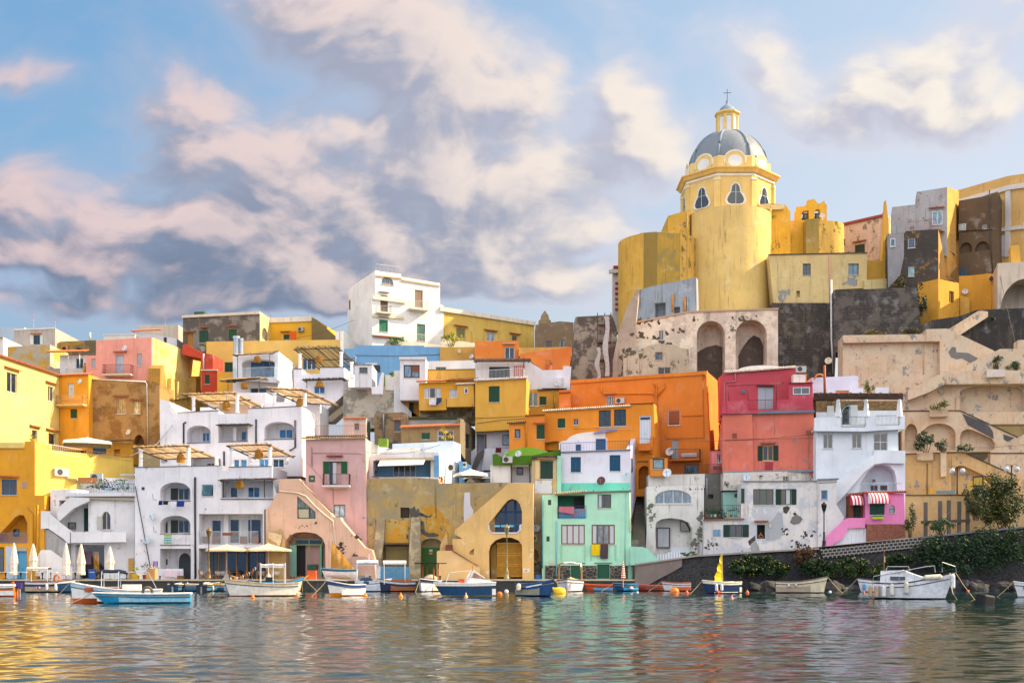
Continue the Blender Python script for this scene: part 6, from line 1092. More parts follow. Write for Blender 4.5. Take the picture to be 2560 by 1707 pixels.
b.w(Plane(1577, 114.05, 1594, 119), [(1577, 1122), (1590, 1095), (1594, 1120), (1594, 1230), (1577, 1300)], .5, pl('DCD4EC', .2)); b.win(1577.5, 1145, 1581.5, 1180, 'S', '14506E', sc='125078', r=.08, sill=0)
b.w(118.5, [(1398, 1107), (1404, 1103), (1420, 1100), (1555, 1092), (1560, 1088), (1580, 1085), (1592, 1092), (1592, 1150), (1398, 1150)], 3, pl('EAE4F2', .2)); b.vault('roof_vault', 1416, 1556, 1104, 25, 5, pl('F4E8DC', .2), w=.05); b.door(1490, 1097, 1514, 1125, '14507A', surf=True); b.door(1440, 1111, 1452, 1127, '14507A', surf=True); b.door(1534, 1107, 1555, 1125, '14504A', surf=True)
b.poly('rolled_awning', [(1484, 1081), (1510, 1072), (1550, 1070), (1552, 1075), (1512, 1080), (1486, 1084)], -.3, 0, paint('8A88A8')); b.end()
# stone stair between mint and white houses
st = thing('stone_stair', 'steep dark stone stairway between the mint house and the arched white house', 'stairway', W(1597, 1366, 119.5))
for i in range(26):
    y = 1362-i*6.2; t_ = i/25; x0, x1 = 1578+t_*16, 1613-t_*4; Yd = 118.6+i*.42
    MB().box(W(x0, y+6.4, Yd), ((x1-x0)/F*Yd, 0, 0), (0, .9, 0), (0, 0, 6.6/F*Yd)).build('step', pl('6A6258', .7, '4A4640', .4), st)
# peeling white arched house
b = Bd('peeling_white_house', 'peeling white house with arched band window above an arched recess', Plane(1617, 114, 1760, 113.8), [(1617, 1216), (1760, 1212), (1760, 1300), (1757, 1400), (1612, 1400), (1617, 1330)], 3, pl('E8E6E0', .6, '6E6C66', .34, seed=98))
b.win(1637, 1224, 1729, 1259, 'G', 'E8ECF0', 4, arch=.95, r=.22, g='5A7890'); b.holep([(1640, 1394), (1638, 1320), (1641, 1305), (1654, 1297), (1678, 1294), (1705, 1298), (1722, 1305), (1730, 1320), (1731, 1372), (1700, 1394)], 1.5)
b.box('door', 1644, 1319, 1673, 1367, 1.35, 1.42, pl('C4C8D0', .3)); fr = MB(); P = b.P
for p_, q_ in (((1643, 1319), (1674, 1319)), ((1643, 1319), (1643, 1368)), ((1674, 1319), (1674, 1368)), ((1643, 1368), (1674, 1368))): fr.bar(P.p(*p_, 1.3), P.p(*q_, 1.3), .1)
fr.build('door_frame', paint('3A342E'), b.root); b.win(1700, 1302, 1727, 1328, 'G', '5A4A3C', 1, surf=True, w=1.45, g='2E3234'); b.box('low_white_wall', 1677, 1367, 1724, 1394, .9, 1.0, pl('DCE4EC', .3))
b.specks(1618, 1262, 1640, 1392, 26, 7, '7A7870', seed=204); b.specks(1732, 1262, 1757, 1392, 40, 9, '7A7870', seed=205); b.specks(1640, 1215, 1755, 1222, 12, 4, '7A7870', seed=206)
b.w(115, [(1621, 1187), (1762, 1184), (1762, 1218), (1621, 1218)], 2, pl('DCD8D0', .5, 'A8A49A', .2, seed=99)); b.dish(1668, 1182, 11, 'D8E4EC', w=-1.4); b.ledge(1616, 1217, 1761, 1212, .08, .1, '6A6860', 'coping')
b.w(116.6, [(1762, 1184), (1812, 1182), (1812, 1300), (1762, 1300)], 2, pl('77746C', .8, 'B0ACA4', .3, seed=100)); b.hole(1770, 1235, 1783, 1246, .6); b.pipe([(1767, 1195), (1767, 1240)], .05, 'C8D0D8')
b.w(115.5, [(1808, 1230), (1856, 1228), (1856, 1300), (1808, 1300)], 1, pl('A8DCCC', .3)); b.box('vent_window', 1836, 1234, 1850, 1243, -.06, -.01, paint('3A4A50')); b.end()
b = Bd('gate', 'low white panelled gate on the quay ramp before the arched recess', 112.4, [(1639, 1386), (1669, 1384), (1670, 1380), (1704, 1376), (1704, 1405), (1639, 1410)], .1, slat('DDE4EA', 3.5, .7, 0), 'gate'); b.end()
# long white peeling house
b = Bd('peeling_white_house', 'long peeling white house with green shutters and a woman at its lower window', Plane(1760, 112, 2045, 111), [(1760, 1299), (1853, 1295), (1853, 1208), (1865, 1202), (2045, 1201), (2045, 1392), (1758, 1400)], 4, pl('E6E2DE', .5, '4E4A46', .36, 'C4C6CC', .5, seed=101))
b.win(1883, 1222, 1934, 1261, 'G', '1E5A3A', 3, g='1C1E20'); b.win(1952, 1222, 1978, 1261, 'O', '1E3A2C', 2, sc='123A2C', g='1A1A1C', cur=((.5, .9),)); b.box('shutter', 1853, 1221, 1861, 1257, -.08, -.02, slat('14503A'))
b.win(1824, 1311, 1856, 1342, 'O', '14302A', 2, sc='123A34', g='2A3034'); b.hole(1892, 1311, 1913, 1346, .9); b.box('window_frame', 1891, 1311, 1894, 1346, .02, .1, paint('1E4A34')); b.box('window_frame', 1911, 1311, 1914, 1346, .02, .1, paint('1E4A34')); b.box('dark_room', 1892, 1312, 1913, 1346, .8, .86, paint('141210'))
b.hood(1887, 1920, 1304, 'A8553A'); b.ledge(1757, 1298, 1860, 1295, .12, .25, 'A85A40', 'terracotta_ledge'); b.ledge(1851, 1202, 2046, 1201, .08, .15, '8A8880', 'coping'); b.box('painted_tile', 1783, 1323, 1801, 1340, -.05, -.004, None or pl('7AA8C4', .6, 'C07A50', .55)); b.box('meter', 1923, 1310, 1928, 1318, -.12, -.01, paint('D8C8C0'))
b.specks(1770, 1350, 1900, 1390, 26, 4, seed=201); b.specks(1955, 1265, 2038, 1380, 60, 5, seed=202); b.specks(1765, 1345, 1800, 1372, 10, 4, seed=203); b.poly('dark_stone_patch', [(1957, 1268), (1968, 1264), (1975, 1268), (1972, 1276), (1966, 1284), (1959, 1280)], -.03, -.004, rubble('3A3634', '6A6460', 4)); b.poly('grey_patch', [(1975, 1306), (1980, 1292), (1990, 1287), (2002, 1290), (2005, 1300), (1998, 1308), (1984, 1311)], -.03, -.004, pl('7C7A76', .4)); b.poly('grey_patch', [(1938, 1290), (1945, 1280), (1956, 1282), (1960, 1330), (1950, 1345), (1935, 1350), (1915, 1350), (1914, 1312), (1930, 1300)], -.02, -.004, pl('B8BCC2', .4)); b.poly('grey_patch', [(1878, 1355), (1890, 1352), (1898, 1368), (1900, 1385), (1880, 1386), (1876, 1370)], -.02, -.004, pl('A8AAAA', .4))
b.poly('dark_stone_patch', [(1870, 1352), (1880, 1344), (1888, 1338), (1889, 1350), (1880, 1356), (1874, 1364)], -.03, -.004, rubble('3A3634', '6A6460', 4))
b.rail(1762, 1264, 1851, 1262, 1.2, .3, '2E3A34', .2); b.w(Plane(2045, 110.6), [(2045, 1199), (2095, 1196), (2091, 1206), (2091, 1260), (2110, 1292), (2105, 1310), (2070, 1340), (2068, 1385), (2045, 1388)], 3, pl('E2E0E0', .5, 'A8A8A4', .15, seed=102)); b.win(2053, 1225, 2069, 1248, 'G', '3A94C8', 1, g='4A4A50', fw=.12); b.ledge(2042, 1197, 2096, 1195, .14, .2, '8A8C90'); b.ledge(2045, 1206, 2092, 1204, .06, .06, '8A8C90')
b.w(115, [(1808, 1182), (2040, 1176), (2040, 1225), (1808, 1225)], 2, pl('DED6CA', .5, '4A4642', .2, 'A8A49C', .3, seed=103)); b.win(1957, 1190, 1971, 1203, 'G', 'D8B860', 2, g='2A3438', sill=0); b.dish(1867, 1193, 9, 'CAD8E4', w=-.6); b.end()
# red house
b = Bd('red_house', 'tall coral and crimson house with white terrace doors and a white domed roof', Plane(1806, 116.4, 2037, 115), [(1806, 1044), (1822, 1030), (2034, 1027), (2038, 1172), (2038, 1190), (1806, 1190), (1800, 1100)], 7, pl('E87A64', .4, '9A8A84', .03, seed=104))
b.poly('coral_bay', [(1806, 1036), (1880, 1034), (1884, 1176), (1806, 1178)], -.28, -.01, pl('EA7A62', .3, seed=104)); b.ledge(1816, 1031, 2036, 1026, .26, .36, '7A8898', 'grey_band'); b.ledge(1807, 1178, 2037, 1174, .22, .34, '8A94A0', 'grey_band')
b.win(1907, 1114, 1933, 1151, 'O', 'D8B050', 2, sc='12382C', g='1A1C1C', w=0); b.hood(1902, 1940, 1109, '8A6A60'); b.box('anchor_plate', 1831, 1083, 1842, 1094, -.36, -.29, paint('8A4A28')); b.box('anchor_plate', 2015, 1076, 2026, 1086, -.1, -.01, paint('9A5A34')); b.pipe([(1811, 1100), (1880, 1097), (2038, 1095)], .025, '8A4A44', w=-.32, name='cable')
b.w(117.2, [(1812, 930), (1990, 917), (1990, 934), (2010, 934), (2018, 960), (2018, 1045), (1812, 1045)], 4, pl('D04E5C', .35, seed=105)); b.win(1895, 968, 1933, 1024, 'S', 'D8E4EC', sc='BCCAD8', r=.12, sill=0); b.hood(1893, 1935, 965, '7A3038'); b.tiles(1813, 931, 1988, 918, .3, 'E8DCCC', back=.4); b.vault('white_dome', 1845, 1972, 926, 13, 4, pl('F2EEE8', .2), w=.6)
b.pipe([(1838, 934), (1838, 952), (1812, 956), (1811, 1040)], .07, 'D87A84', w=-.1); b.dish(1859, 979, 5, '5A6A8A', w=-.2); b.pipe([(1822, 965), (1960, 958)], .04, '3A2428', w=-1.3, name='frame_bar')
for x in (1822, 1870, 1941): b.pipe([(x, 964), (x, 1002)], .03, '3A2428', w=-1.3, name='frame_bar')
b.w(Plane(1818, 115.7, 2032, 115.1), [(1818, 1002), (1869, 1001), (1870, 1018), (1879, 1025), (1935, 1024), (1942, 1014), (1942, 1000), (1972, 998), (1972, 957), (2031, 956), (2034, 1032), (1818, 1034)], .3, pl('D24C5E', .25, seed=106)); b.ledge(1970, 957, 2033, 956, .07, .2, '7A3A38', 'coping'); b.win(1982, 968, 2024, 986, 'G', 'E4EAF0', 2, surf=True, g='3A5058', sill=0); b.rail(1870, 1000, 1942, 999, 1.0, -.02, '4A2430', .14)
b.box('left_return', 1806, 1003, 1818, 1034, .1, 3, pl('D24C5E', .2)); b.end()
b = Bd('meter_cupboard', 'cream double-door rooftop cupboard on the red house', 115.9, [(1983, 936), (2014, 936), (2014, 957), (1983, 957)], .8, pl('EDE6D8', .2), 'cupboard'); b.box('door_leaf', 1984, 938, 1998, 956, -.04, -.004, pl('F2ECE0', .1)); b.box('door_leaf', 1999, 938, 2013, 956, -.04, -.004, pl('F2ECE0', .1)); b.box('orange_side', 2014.3, 934, 2017, 957, 0, .8, pl('E8882C')); b.end(); b.ac(1989, 916, 2014, 931, w=0)
# white terrace house right
WB = 'DDE8F2'
b = Bd('white_terrace_restaurant', 'blue-white house with two storeys of shuttered windows and a beamed sea terrace', Plane(2036, 113, 2262, 112), [(2040, 1062), (2245, 1058), (2246, 1126), (2263, 1126), (2263, 1240), (2262, 1380), (2060, 1380), (2040, 1200)], 5, pl('E4ECF4', .2, seed=107))
for x0, x1, y0, y1 in ((2058, 2082, 1085, 1121), (2130, 2154, 1084, 1120)): b.win(x0, y0, x1, y1, 'G', 'D8DEE0', 2, g='3A4448')
b.win(2184, 1083, 2219, 1126, 'G', 'D8DEE0', 2, g='3A4448', m=2)
b.holep([(2148, 1228), (2152, 1205), (2172, 1175), (2190, 1163), (2208, 1160), (2224, 1164), (2236, 1176), (2241, 1195), (2243, 1228)], 1.6); b.poly('stair_flight', [(2045, 1262), (2045, 1235), (2150, 1160), (2186, 1134), (2186, 1126), (2262, 1126), (2262, 1158), (2210, 1157), (2186, 1160), (2160, 1180), (2090, 1262)], -.5, -.01, pl('E8F0F6', .12))
b.ac(2180, 1197, 2189, 1206, w=1.2); b.rail(2150, 1208, 2255, 1206, .8, -.1, 'D0D8DE', 1.2); b.box('dark_chair', 2177, 1213, 2194, 1227, .3, .4, paint('2A3238')); b.box('dark_chair', 2201, 1213, 2218, 1227, .3, .4, paint('2A3238')); b.ledge(2060, 1235, 2160, 1232, .1, .1, 'D0D8E0')
b.w(Plane(2036, 112.2, 2262, 111.2), [(2036, 1044), (2088, 1042), (2088, 1042), (2100, 1040), (2103, 1068), (2163, 1068), (2165, 1040), (2190, 1038), (2190, 1063), (2248, 1063), (2250, 1038), (2262, 1038), (2262, 1072), (2190, 1076), (2160, 1078), (2036, 1077)], .35, pl('EAF2FA', .15), 'terrace_parapet'); b.box('terrace_floor', 2037, 1069, 2261, 1074, .36, 3, pl('C8CCD0', .2))
b.rail(2103, 1042, 2164, 1041, 1.08, .05, '2A3A50', .13, 0, None, .12); b.rail(2190, 1039, 2249, 1038, 1.0, .05, '2A3A50', .13, 0, None, .12)
for x in (2095, 2165, 2248):
    p = b.P.p(x, 1042, .2); MB().lathe(p, [(.4, 0), (.2, 1.75), (.14, 1.82), (0, 1.84)], 4, .785).build('tapered_column', pl('F2F4F8', .1), b.root)
b.w(115.5, [(2040, 1002), (2245, 1002), (2245, 1075), (2040, 1075)], 2, rubble('6A5234', 'A8926A', 2.6, .05)); b.win(2103, 1014, 2143, 1072, 'G', '8ACCD8', 2, arch=1.0, r=.2, g='2A3438', surf=True, sill=0, w=-.02); b.box('shutter_leaf', 2068, 1014, 2085, 1070, -.1, -.03, slat('D8DEE0', 8)); b.box('shutter_leaf', 2126, 1012, 2144, 1070, -.1, -.03, slat('D8DEE0', 8)); b.box('white_dado', 2040, 1030, 2103, 1072, -.06, -.01, pl('DCE4EE', .2)); b.box('white_dado', 2143, 1026, 2245, 1072, -.06, -.01, pl('DCE4EE', .2))
b.w(116.5, [(2030, 944), (2140, 939), (2146, 941), (2146, 990), (2030, 990)], 2, pl('E8E4F6', .15)); 
for x0, x1, y in ((2028, 2040, 978), (2064, 2089, 972), (2124, 2158, 970), (2190, 2222, 968)): b.box('parapet_block', x0, y, x1, 992, -1.2, -.9, pl('EAE8F4', .1))
b.pipe([(2062, 985), (2061, 913)], .14, 'A8542A', w=-1.4, name='mast'); b.pipe([(2035, 948), (2042, 937), (2052, 936), (2060, 941)], .1, 'E88A30', w=-.5); b.box('orange_terrace_wall', 2088, 976, 2124, 990, -.8, -.7, slat('D8784A', 3.3)); b.end()
pg = thing('terrace_pergola', 'dark timber beam pergola over the white terrace with tapered columns', 'pergola', W(2145, 990, 118.6))
for y_, Yd in ((986, 117.8), (994, 120.4)): MB().bar(W(2034, y_, Yd), W(2257, y_+1, Yd), .25, .3).build('beam', paint('4A3428', .8), pg)
for i in range(9): x = 2045+i*25; MB().bar(W(x, 985, 117.2), W(x+8, 982, 121.4), .14, .16).build('rafter', paint('543A2C', .8), pg)
b = Bd('pink_cottage', 'bright pink cottage with red-striped awnings on a brick base', Plane(2125, 110.7, 2263, 110.2), [(2118, 1294), (2163, 1294), (2163, 1233), (2260, 1233), (2262, 1310), (2167, 1310), (2118, 1305)], 3.2, pl('EE86C0', .15, seed=108))
b.tiles(2162, 1233, 2264, 1230, .3, 'A8584A', back=.3); b.win(2174, 1258, 2212, 1287, 'S', 'E8E0E4', sc='125040'); b.win(2223, 1262, 2237, 1282, 'G', '1E6A4A', 1, 2, arch=.35, g='6AA8A8'); b.box('flower_box', 2181, 1291, 2210, 1297, -.45, -.1, paint('A8C81E')); b.box('flowers', 2183, 1288, 2208, 1292, -.4, -.15, leafm('3A5A28', '8A3A50'))
b.w(Plane(2120, 111.6), [(2122, 1238), (2164, 1233), (2164, 1295), (2122, 1295)], 2, pl('8A5038', .4)); b.hole(2134, 1258, 2152, 1294, .5); b.box('green_door', 2136, 1260, 2151, 1294, .2, .3, paint('143A34')); b.tiles(2121, 1238, 2164, 1233, .4, 'A8584A', back=.2)
b.w(Plane(2160, 110.3), [(2167, 1310), (2263, 1309), (2264, 1350), (2167, 1366)], 2, blocks('7A4230', 'A88070', .28, .11, .012), 'brick_base'); b.w(Plane(2060, 110.2), [(2066, 1342), (2115, 1296), (2163, 1295), (2163, 1319), (2120, 1320), (2108, 1345), (2072, 1368), (2067, 1366)], .5, pl('F08CC4', .12), 'stair_parapet')
b.w(Plane(2060, 110.5), [(2070, 1370), (2108, 1345), (2118, 1320), (2166, 1320), (2167, 1370), (2100, 1382)], .8, pl('E4E8F0', .45, 'B8C4D0', .3)); b.end()
def awn(b, x0, x1, y0, y1, d, parent=None):
    P = b.P; mb = MB(); u0, z0, u1, z1 = b.rect(x0, y0, x1, y1); n = 7; L_ = []
    for k in range(n+1):
        t_ = math.pi/2*k/n; L_.append((-d*math.sin(t_), z1-(z1-z0)*(1-math.cos(t_))))
    for k in range(n): mb.face([P.at(u0, L_[k][1], L_[k][0]), P.at(u1, L_[k][1], L_[k][0]), P.at(u1, L_[k+1][1], L_[k+1][0]), P.at(u0, L_[k+1][1], L_[k+1][0])])
    mb.face([P.at(u0, z0, 0)]+[P.at(u0, z, w) for w, z in L_]); mb.face([P.at(u1, z0, 0)]+[P.at(u1, z, w) for w, z in L_]); return mb.build('awning', stripes('F0E8E4', 'C8324A', 2.9), b.root)
b.P = Plane(2160, 110.2); awn(b, 2170, 2217, 1232, 1259, 1.1); b.P = Plane(2120, 111.3); awn(b, 2124, 2151, 1238, 1263, 1.0)
# sea wall on the right
sw = Plane(1587, 105, 2640, 103.5)
def swall(name, label, pts, d, mat, w=0, cat='sea wall'):
    mb = MB().prism([sw.at(*sw.uz(*q, w), w) for q in pts], sw.n*d); o = mb.build(name, mat); bb = Vector([sum(c)/len(mb.v) for c in zip(*mb.v)])
    me = o.data; 
    for v in me.vertices: v.co -= bb
    o.location = bb; return tag(o, label, cat)
swall('sea_wall', 'dark rubble stone sea wall rising to the right below the white houses', [(1587, 1413), (1740, 1391), (2060, 1371), (2290, 1345), (2640, 1310), (2640, 1530), (1587, 1530)], 3.5, rubble('2A2A2E', '4E4C48', 2.8, .05))
swall('sea_wall_render', 'smooth grey rendered end of the sea wall near the mint house', [(1587, 1411), (1705, 1395), (1705, 1415), (1680, 1430), (1650, 1445), (1620, 1462), (1587, 1530)], .2, pl('8E8078', .6, '5E5650', .3), -.15)
swall('block_parapet', 'squared black stone parapet with pale mortar joints along the ramp', [(2048, 1371), (2120, 1366), (2290, 1342), (2318, 1341), (2300, 1368), (2190, 1380), (2060, 1396)], .3, blocks(), -.2)
swall('sea_wall_coping', 'pale stone coping running along the top of the sea wall', [(1587, 1409), (1740, 1387), (1890, 1377), (2048, 1369), (2048, 1373), (1890, 1381), (1740, 1391), (1587, 1413)], .5, pl('A8A098', .5), -.3)
swall('sea_wall_coping', 'narrow grey coping at the far right end of the sea wall', [(2300, 1341), (2640, 1307), (2640, 1311), (2300, 1346)], .5, pl('77747A', .5), -.3)
rm = MB(); rm.face([sw.p(1587, 1412, 0), sw.p(2640, 1309, 0), sw.p(2640, 1309, 0)+Vector((0, 12, 0)), sw.p(1587, 1412, 0)+Vector((0, 12, 0))]); tag(rm.build('ramp', pl('8A8480', .5)), kind='structure')
# ================================================================== BOATS
def boat(name, label, xa, xb, pyw, head, H=.62, bow=.55, hull=WH, bot='C8602A', stripe=None, gun='E8E0D0', ins='B8A890', tr=.7, rake=.35, bw=.36, dk=.72, L=None, cat='boat', z0=0, seats=2, bt=.12):
    Y = YW(pyw) if not z0 else pyw; h = rad(head); B_ = None
    ext = (xb-xa)/F*Y; L = L or ext/(abs(math.cos(h))+bw*abs(math.sin(h))); B_ = L*bw
    t = thing(name, label, cat, (((xa+xb)/2-1280)/F*Y, Y, z0), h); t['L'] = L
    ns = 14; lv = ((-.3, .3), (-.05, .7), (bt, .84+bt*.2), (.5, .95), (.8, 1.0), (1.0, 1.02)); mb = MB(); S = []
    def hb(u): return B_/2*((1-(1-tr)*((.45-u)/.45)**2) if u < .45 else max(.012, 1-((u-.45)/.55)**2.3))
    def sh(u): return H*(1+bow*max(0, (u-.2)/.8)**2+.1*(1-u)**2)
    def pt(u, k, sg):
        f, w = lv[k]; z = f*sh(u) if f > .45 else f*.9; v = u**5
        return (-L/2+L*u+rake*v*max(-.3, f), sg*hb(u)*(w if k > 1 else w*(1-.35*u)), z)
    for sg in (1, -1):
        for i in range(ns):
            u, u2 = i/ns, (i+1)/ns
            for k in range(5):
                mb.mi = 1 if k < 2 else (2 if k == 4 and stripe else 0); q = [pt(u, k, sg), pt(u2, k, sg), pt(u2, k+1, sg), pt(u, k+1, sg)]; mb.face(q if sg < 0 else q[::-1])
    mb.mi = 0
    for k in range(5):
        mb.mi = 1 if k < 2 else 0; mb.face([pt(0, k, 1), pt(0, k, -1), pt(0, k+1, -1), pt(0, k+1, 1)])
    hm = paint(hull, .35); mb.build('hull', [hm, paint(bot, .5), paint(stripe or hull, .4)], t, True)
    g = MB()
    for sg in (1, -1): g.tube([Vector(pt(i/ns, 5, sg))+Vector((0, 0, .02)) for i in range(ns+1)], .045, 5)
    g.bar(pt(0, 5, 1), pt(0, 5, -1), .08); g.build('gunwale', paint(gun, .5), t, True)
    rs_ = MB()
    for sg in (1, -1): rs_.tube([Vector(pt(i/ns, 4, sg))+Vector((0, sg*.02, -.02)) for i in range(ns+1)], .028, 4)
    rs_.build('rubbing_band', paint('3A3430' if hull != WH and hull[0] in 'DEF' else '8A8478', .6), t, True); bx = pt(1, 5, 1)
    MB().tube([bx, (bx[0]+.5, 0, bx[2]*.55), (bx[0]+1.2, .1, .05), (bx[0]+1.4, .1, -.2)], .022, 4).build('mooring_rope', paint('B8A67A', .9), t, True)
    d = MB(); kd = int(ns*dk)
    for i in range(ns):
        u, u2 = i/ns, (i+1)/ns; z = (lambda w: (sh(w)-.03) if i >= kd else .12)
        a, b_ = hb(u)*.96, hb(u2)*.96; x1, x2 = -L/2+L*u+rake*u**5*.9, -L/2+L*u2+rake*u2**5*.9; d.face([(x1, -a, z(u)), (x2, -b_, z(u2)), (x2, b_, z(u2)), (x1, a, z(u))])
        if i < kd:
            for sg in (1, -1): d.face([(x1, sg*a, .12), (x2, sg*b_, .12), (x2, sg*b_, sh(u2)), (x1, sg*a, sh(u))])
    u = kd/ns; a = hb(u)*.96; x = -L/2+L*u; d.face([(x, -a, .12), (x, a, .12), (x, a, sh(u)-.03), (x, -a, sh(u)-.03)]); d.build('deck', paint(ins, .6), t, True)
    for i in range(seats):
        u = .2+.26*i; w = hb(u)*.95; MB().cb(-L/2+L*u-.13, -w, sh(u)*.62, -L/2+L*u+.13, w, sh(u)*.62+.05).build('thwart', paint(gun, .6), t, True)
    t['B'] = B_; return t, L, B_, sh
def lp(t, n, mat, mb): return mb.build(n, mat, t, True)
def fender(t, x, y, z, c='E8E4DC', h=.55, r=.12):
    lp(t, 'fender', paint(c, .4), MB().lathe((x, y, z-h), [(.03, -.05), (r*.7, 0), (r, .08), (r, h-.1), (r*.7, h), (.03, h+.06)], 10)); 
def frame(t, x0, x1, w, zb, zt, c='DADDE0', n=2):
    mb = MB()
    for i in range(n):
        x = x0+(x1-x0)*i/(n-1)
        mb.tube([(x, -w, zb), (x, -w, zt-.15), (x, -w+.15, zt), (x, w-.15, zt), (x, w, zt-.15), (x, w, zb)], .03, 5)
    for s_ in (1, -1): mb.bar((x0, s_*w, zt-.12), (x1, s_*w, zt-.12), .035)
    return lp(t, 'canopy_frame', paint(c, .3, .5), mb)
def canopy(t, x0, x1, w, z, c='F0ECE4', sag=.14, n=8, rag=0):
    mb = MB(); g = [[(x0+(x1-x0)*i/n, w*(2*j/6-1), z+sag*(1-(2*j/6-1)**2)+(R.uniform(-rag, rag))) for j in range(7)] for i in range(n+1)]
    for i in range(n):
        for j in range(6): mb.face([g[i][j], g[i+1][j], g[i+1][j+1], g[i][j+1]])
    for i in range(n):
        for j in (0, 6): a, b_ = g[i][j], g[i+1][j]; mb.face([a, b_, (b_[0], b_[1], b_[2]-.16-rag), (a[0], a[1], a[2]-.16-rag)])
    return lp(t, 'canopy', paint(c, .8), mb)
def motor(t, L, H, c='24262A'):
    m = lp(t, 'outboard_motor', paint(c, .4), MB().cb(-L/2-.38, -.16, H*.9, -L/2+.02, .16, H*.9+.42)); lp(m, 'motor_leg', paint('8A8C90', .4), MB().cb(-L/2-.28, -.06, -.3, -L/2-.14, .06, H*.9))
t, L, B_, sh = boat('motorboat', 'orange open boat with white stripes cut off by the left edge', -62, 48, 1491, 172, .78, .4, 'E2742A', 'D8602A', 'F0E8E0', 'F4F0EC', 'F0ECE8', tr=.8); lp(t, 'foredeck_cover', paint('F4F0EA'), MB().cb(-L*.4, -B_*.3, .7, 0, B_*.3, .98)); lp(t, 'stern_light', paint('D85A20'), MB().cb(-L*.42, -.1, .98, -L*.38, .1, 1.15)); motor(t, L, .75, '3A2A7A')
t, L, B_, sh = boat('motorboat', 'dark blue boat with white awning frame and a small flag at the left quay', 68, 180, 1480, 4, .86, .35, '16456A', '101820', 'E8ECF0', '8A4A30', 'B8A080', tr=.8); frame(t, -L*.46, 0, B_*.42, .8, 2.25, 'F4F0EA'); canopy(t, -L*.46, 0, B_*.42, 2.2, 'E8E0D0', .05)
for x in (.02, .8): fender(t, x, -B_*.5-.1, .75)
lp(t, 'flag_decal', stripes('E8F0E8', 'C83A30', 3), MB().cb(-.9, -B_*.5-.045, .35, -.55, -B_*.5-.03, .55))
P_ = W(142, 1445, 100.9); ring = MB(); ring.tube([(P_.x+.24*math.cos(a*.4488), P_.y, P_.z+.3*math.sin(a*.4488)) for a in range(15)], .085, 8); solo(ring, 'lifebuoy', 'orange ring buoy hung on the dark blue boat awning frame', 'lifebuoy', paint('F07A1A', .5), smooth=True)
t, L, B_, sh = boat('motorboat', 'large white boat with orange bottom and wooden coaming moored front left', 184, 405, 1506, 194, .74, .75, 'F8F6F2', 'D8662A', 'B8D8E8', 'EDE6DA', 'F0ECE4', tr=.65, rake=.18, bw=.34, bt=.34)
lp(t, 'coaming', paint('A84A1E', .4), MB().cb(-.2, -B_*.36, .7, L*.42, -B_*.36+.06, .95).cb(-.2, B_*.34, .7, L*.36, B_*.34+.06, .98)); lp(t, 'cuddy', paint('F4F0EA', .4), MB().cb(-1.4, -B_*.3, .5, -.3, B_*.3, 1.15)); lp(t, 'engine_cover', paint('E8DCC8'), MB().cb(-.1, -.4, .6, .9, .4, 1.0)); frame(t, -.1, .9, B_*.4, .7, 1.95, 'C8D0DC'); lp(t, 'folded_bimini', paint('16243A', .8), MB().tube([(-.5, 0, 1.9), (-.1, .02, 2.0), (.4, 0, 1.98), (.9, 0, 2.0), (1.35, 0, 1.85)], .13, 6)); lp(t, 'rail', paint('D0D0D4', .3, .7), MB().tube([(-2.3, -.5, .9), (-1.8, -.6, 1.9), (.6, -.6, 2.02)], .025, 5)); fender(t, -.6, -B_*.5-.1, .75, '2A3A8A', .25, .13)
t, L, B_, sh = boat('skiff', 'long light blue skiff with thick white gunwale in front of the white boat', 263, 478, 1508, 191, .56, .18, '1FA0D0', '2A86A8', None, 'F2EADC', '8AC0D4', tr=.92, rake=.75, bw=.3, dk=.8); lp(t, 'rubbing_strake', paint('F4EEE2'), MB().cb(-L*.48, -B_*.5-.07, .5, L*.3, -B_*.5+.01, .66)); lp(t, 'hull_stripe', paint('0F6FA8'), MB().box((-L*.33, -B_*.48-.03, .02), (.28, 0, 0), (0, .03, 0), (.3, 0, .5)))
tyre = MB(); P_ = Vector(t.location)+Vector((-.2, .5, .7)); tyre.tube([(P_.x+.3*math.cos(a*.4488), P_.y, P_.z+.3*math.sin(a*.4488)) for a in range(15)], .09, 8); solo(tyre, 'tyre', 'old brown rubber tyre leaning inside the light blue skiff', 'tyre', paint('6A5648', .8), smooth=True)
for a in ((430, 468, 1477.3, 86, '174A72', '0E1A26', None, 'navy rowing boat seen from its square stern below the white house'), (466, 540, 1477.5, 2, '2AA0D4', '123A5A', 'E8A820', 'sky blue and yellow rowing boat moored along the quay'), (494, 532, 1478.3, 94, '14243A', '301A1A', None, 'dark navy rowing boat with reddish keel seen from the stern'), (520, 566, 1477, 178, 'E8E4DC', '14506E', 'E8B030', 'white and yellow rowing boat right behind the dark navy stern'), (560, 588, 1478, 95, 'A8B4C4', '3A4A5A', None, 'grey rowing boat stern close to the bunting boat')):
    tt, L, B_, sh = boat('rowing_boat', a[7], a[0], a[1], a[2], a[3], .62, .3, a[4], a[5], a[6], 'D8D0C0', '3A6A8A', tr=.85)
    motor(tt, L, .6); fender(tt, .2, -B_*.5-.08, .5, 'E8E4DC', .35, .1)
t, L, B_, sh = boat('motorboat', 'white boat with pennant bunting and tubular awning moored below the restaurant', 574, 748, 1490, 195, .92, .42, 'F6EFE2', 'C86A2A', 'E8D8B8', 'C8A878', 'E8DCC8', tr=.72, rake=.5)
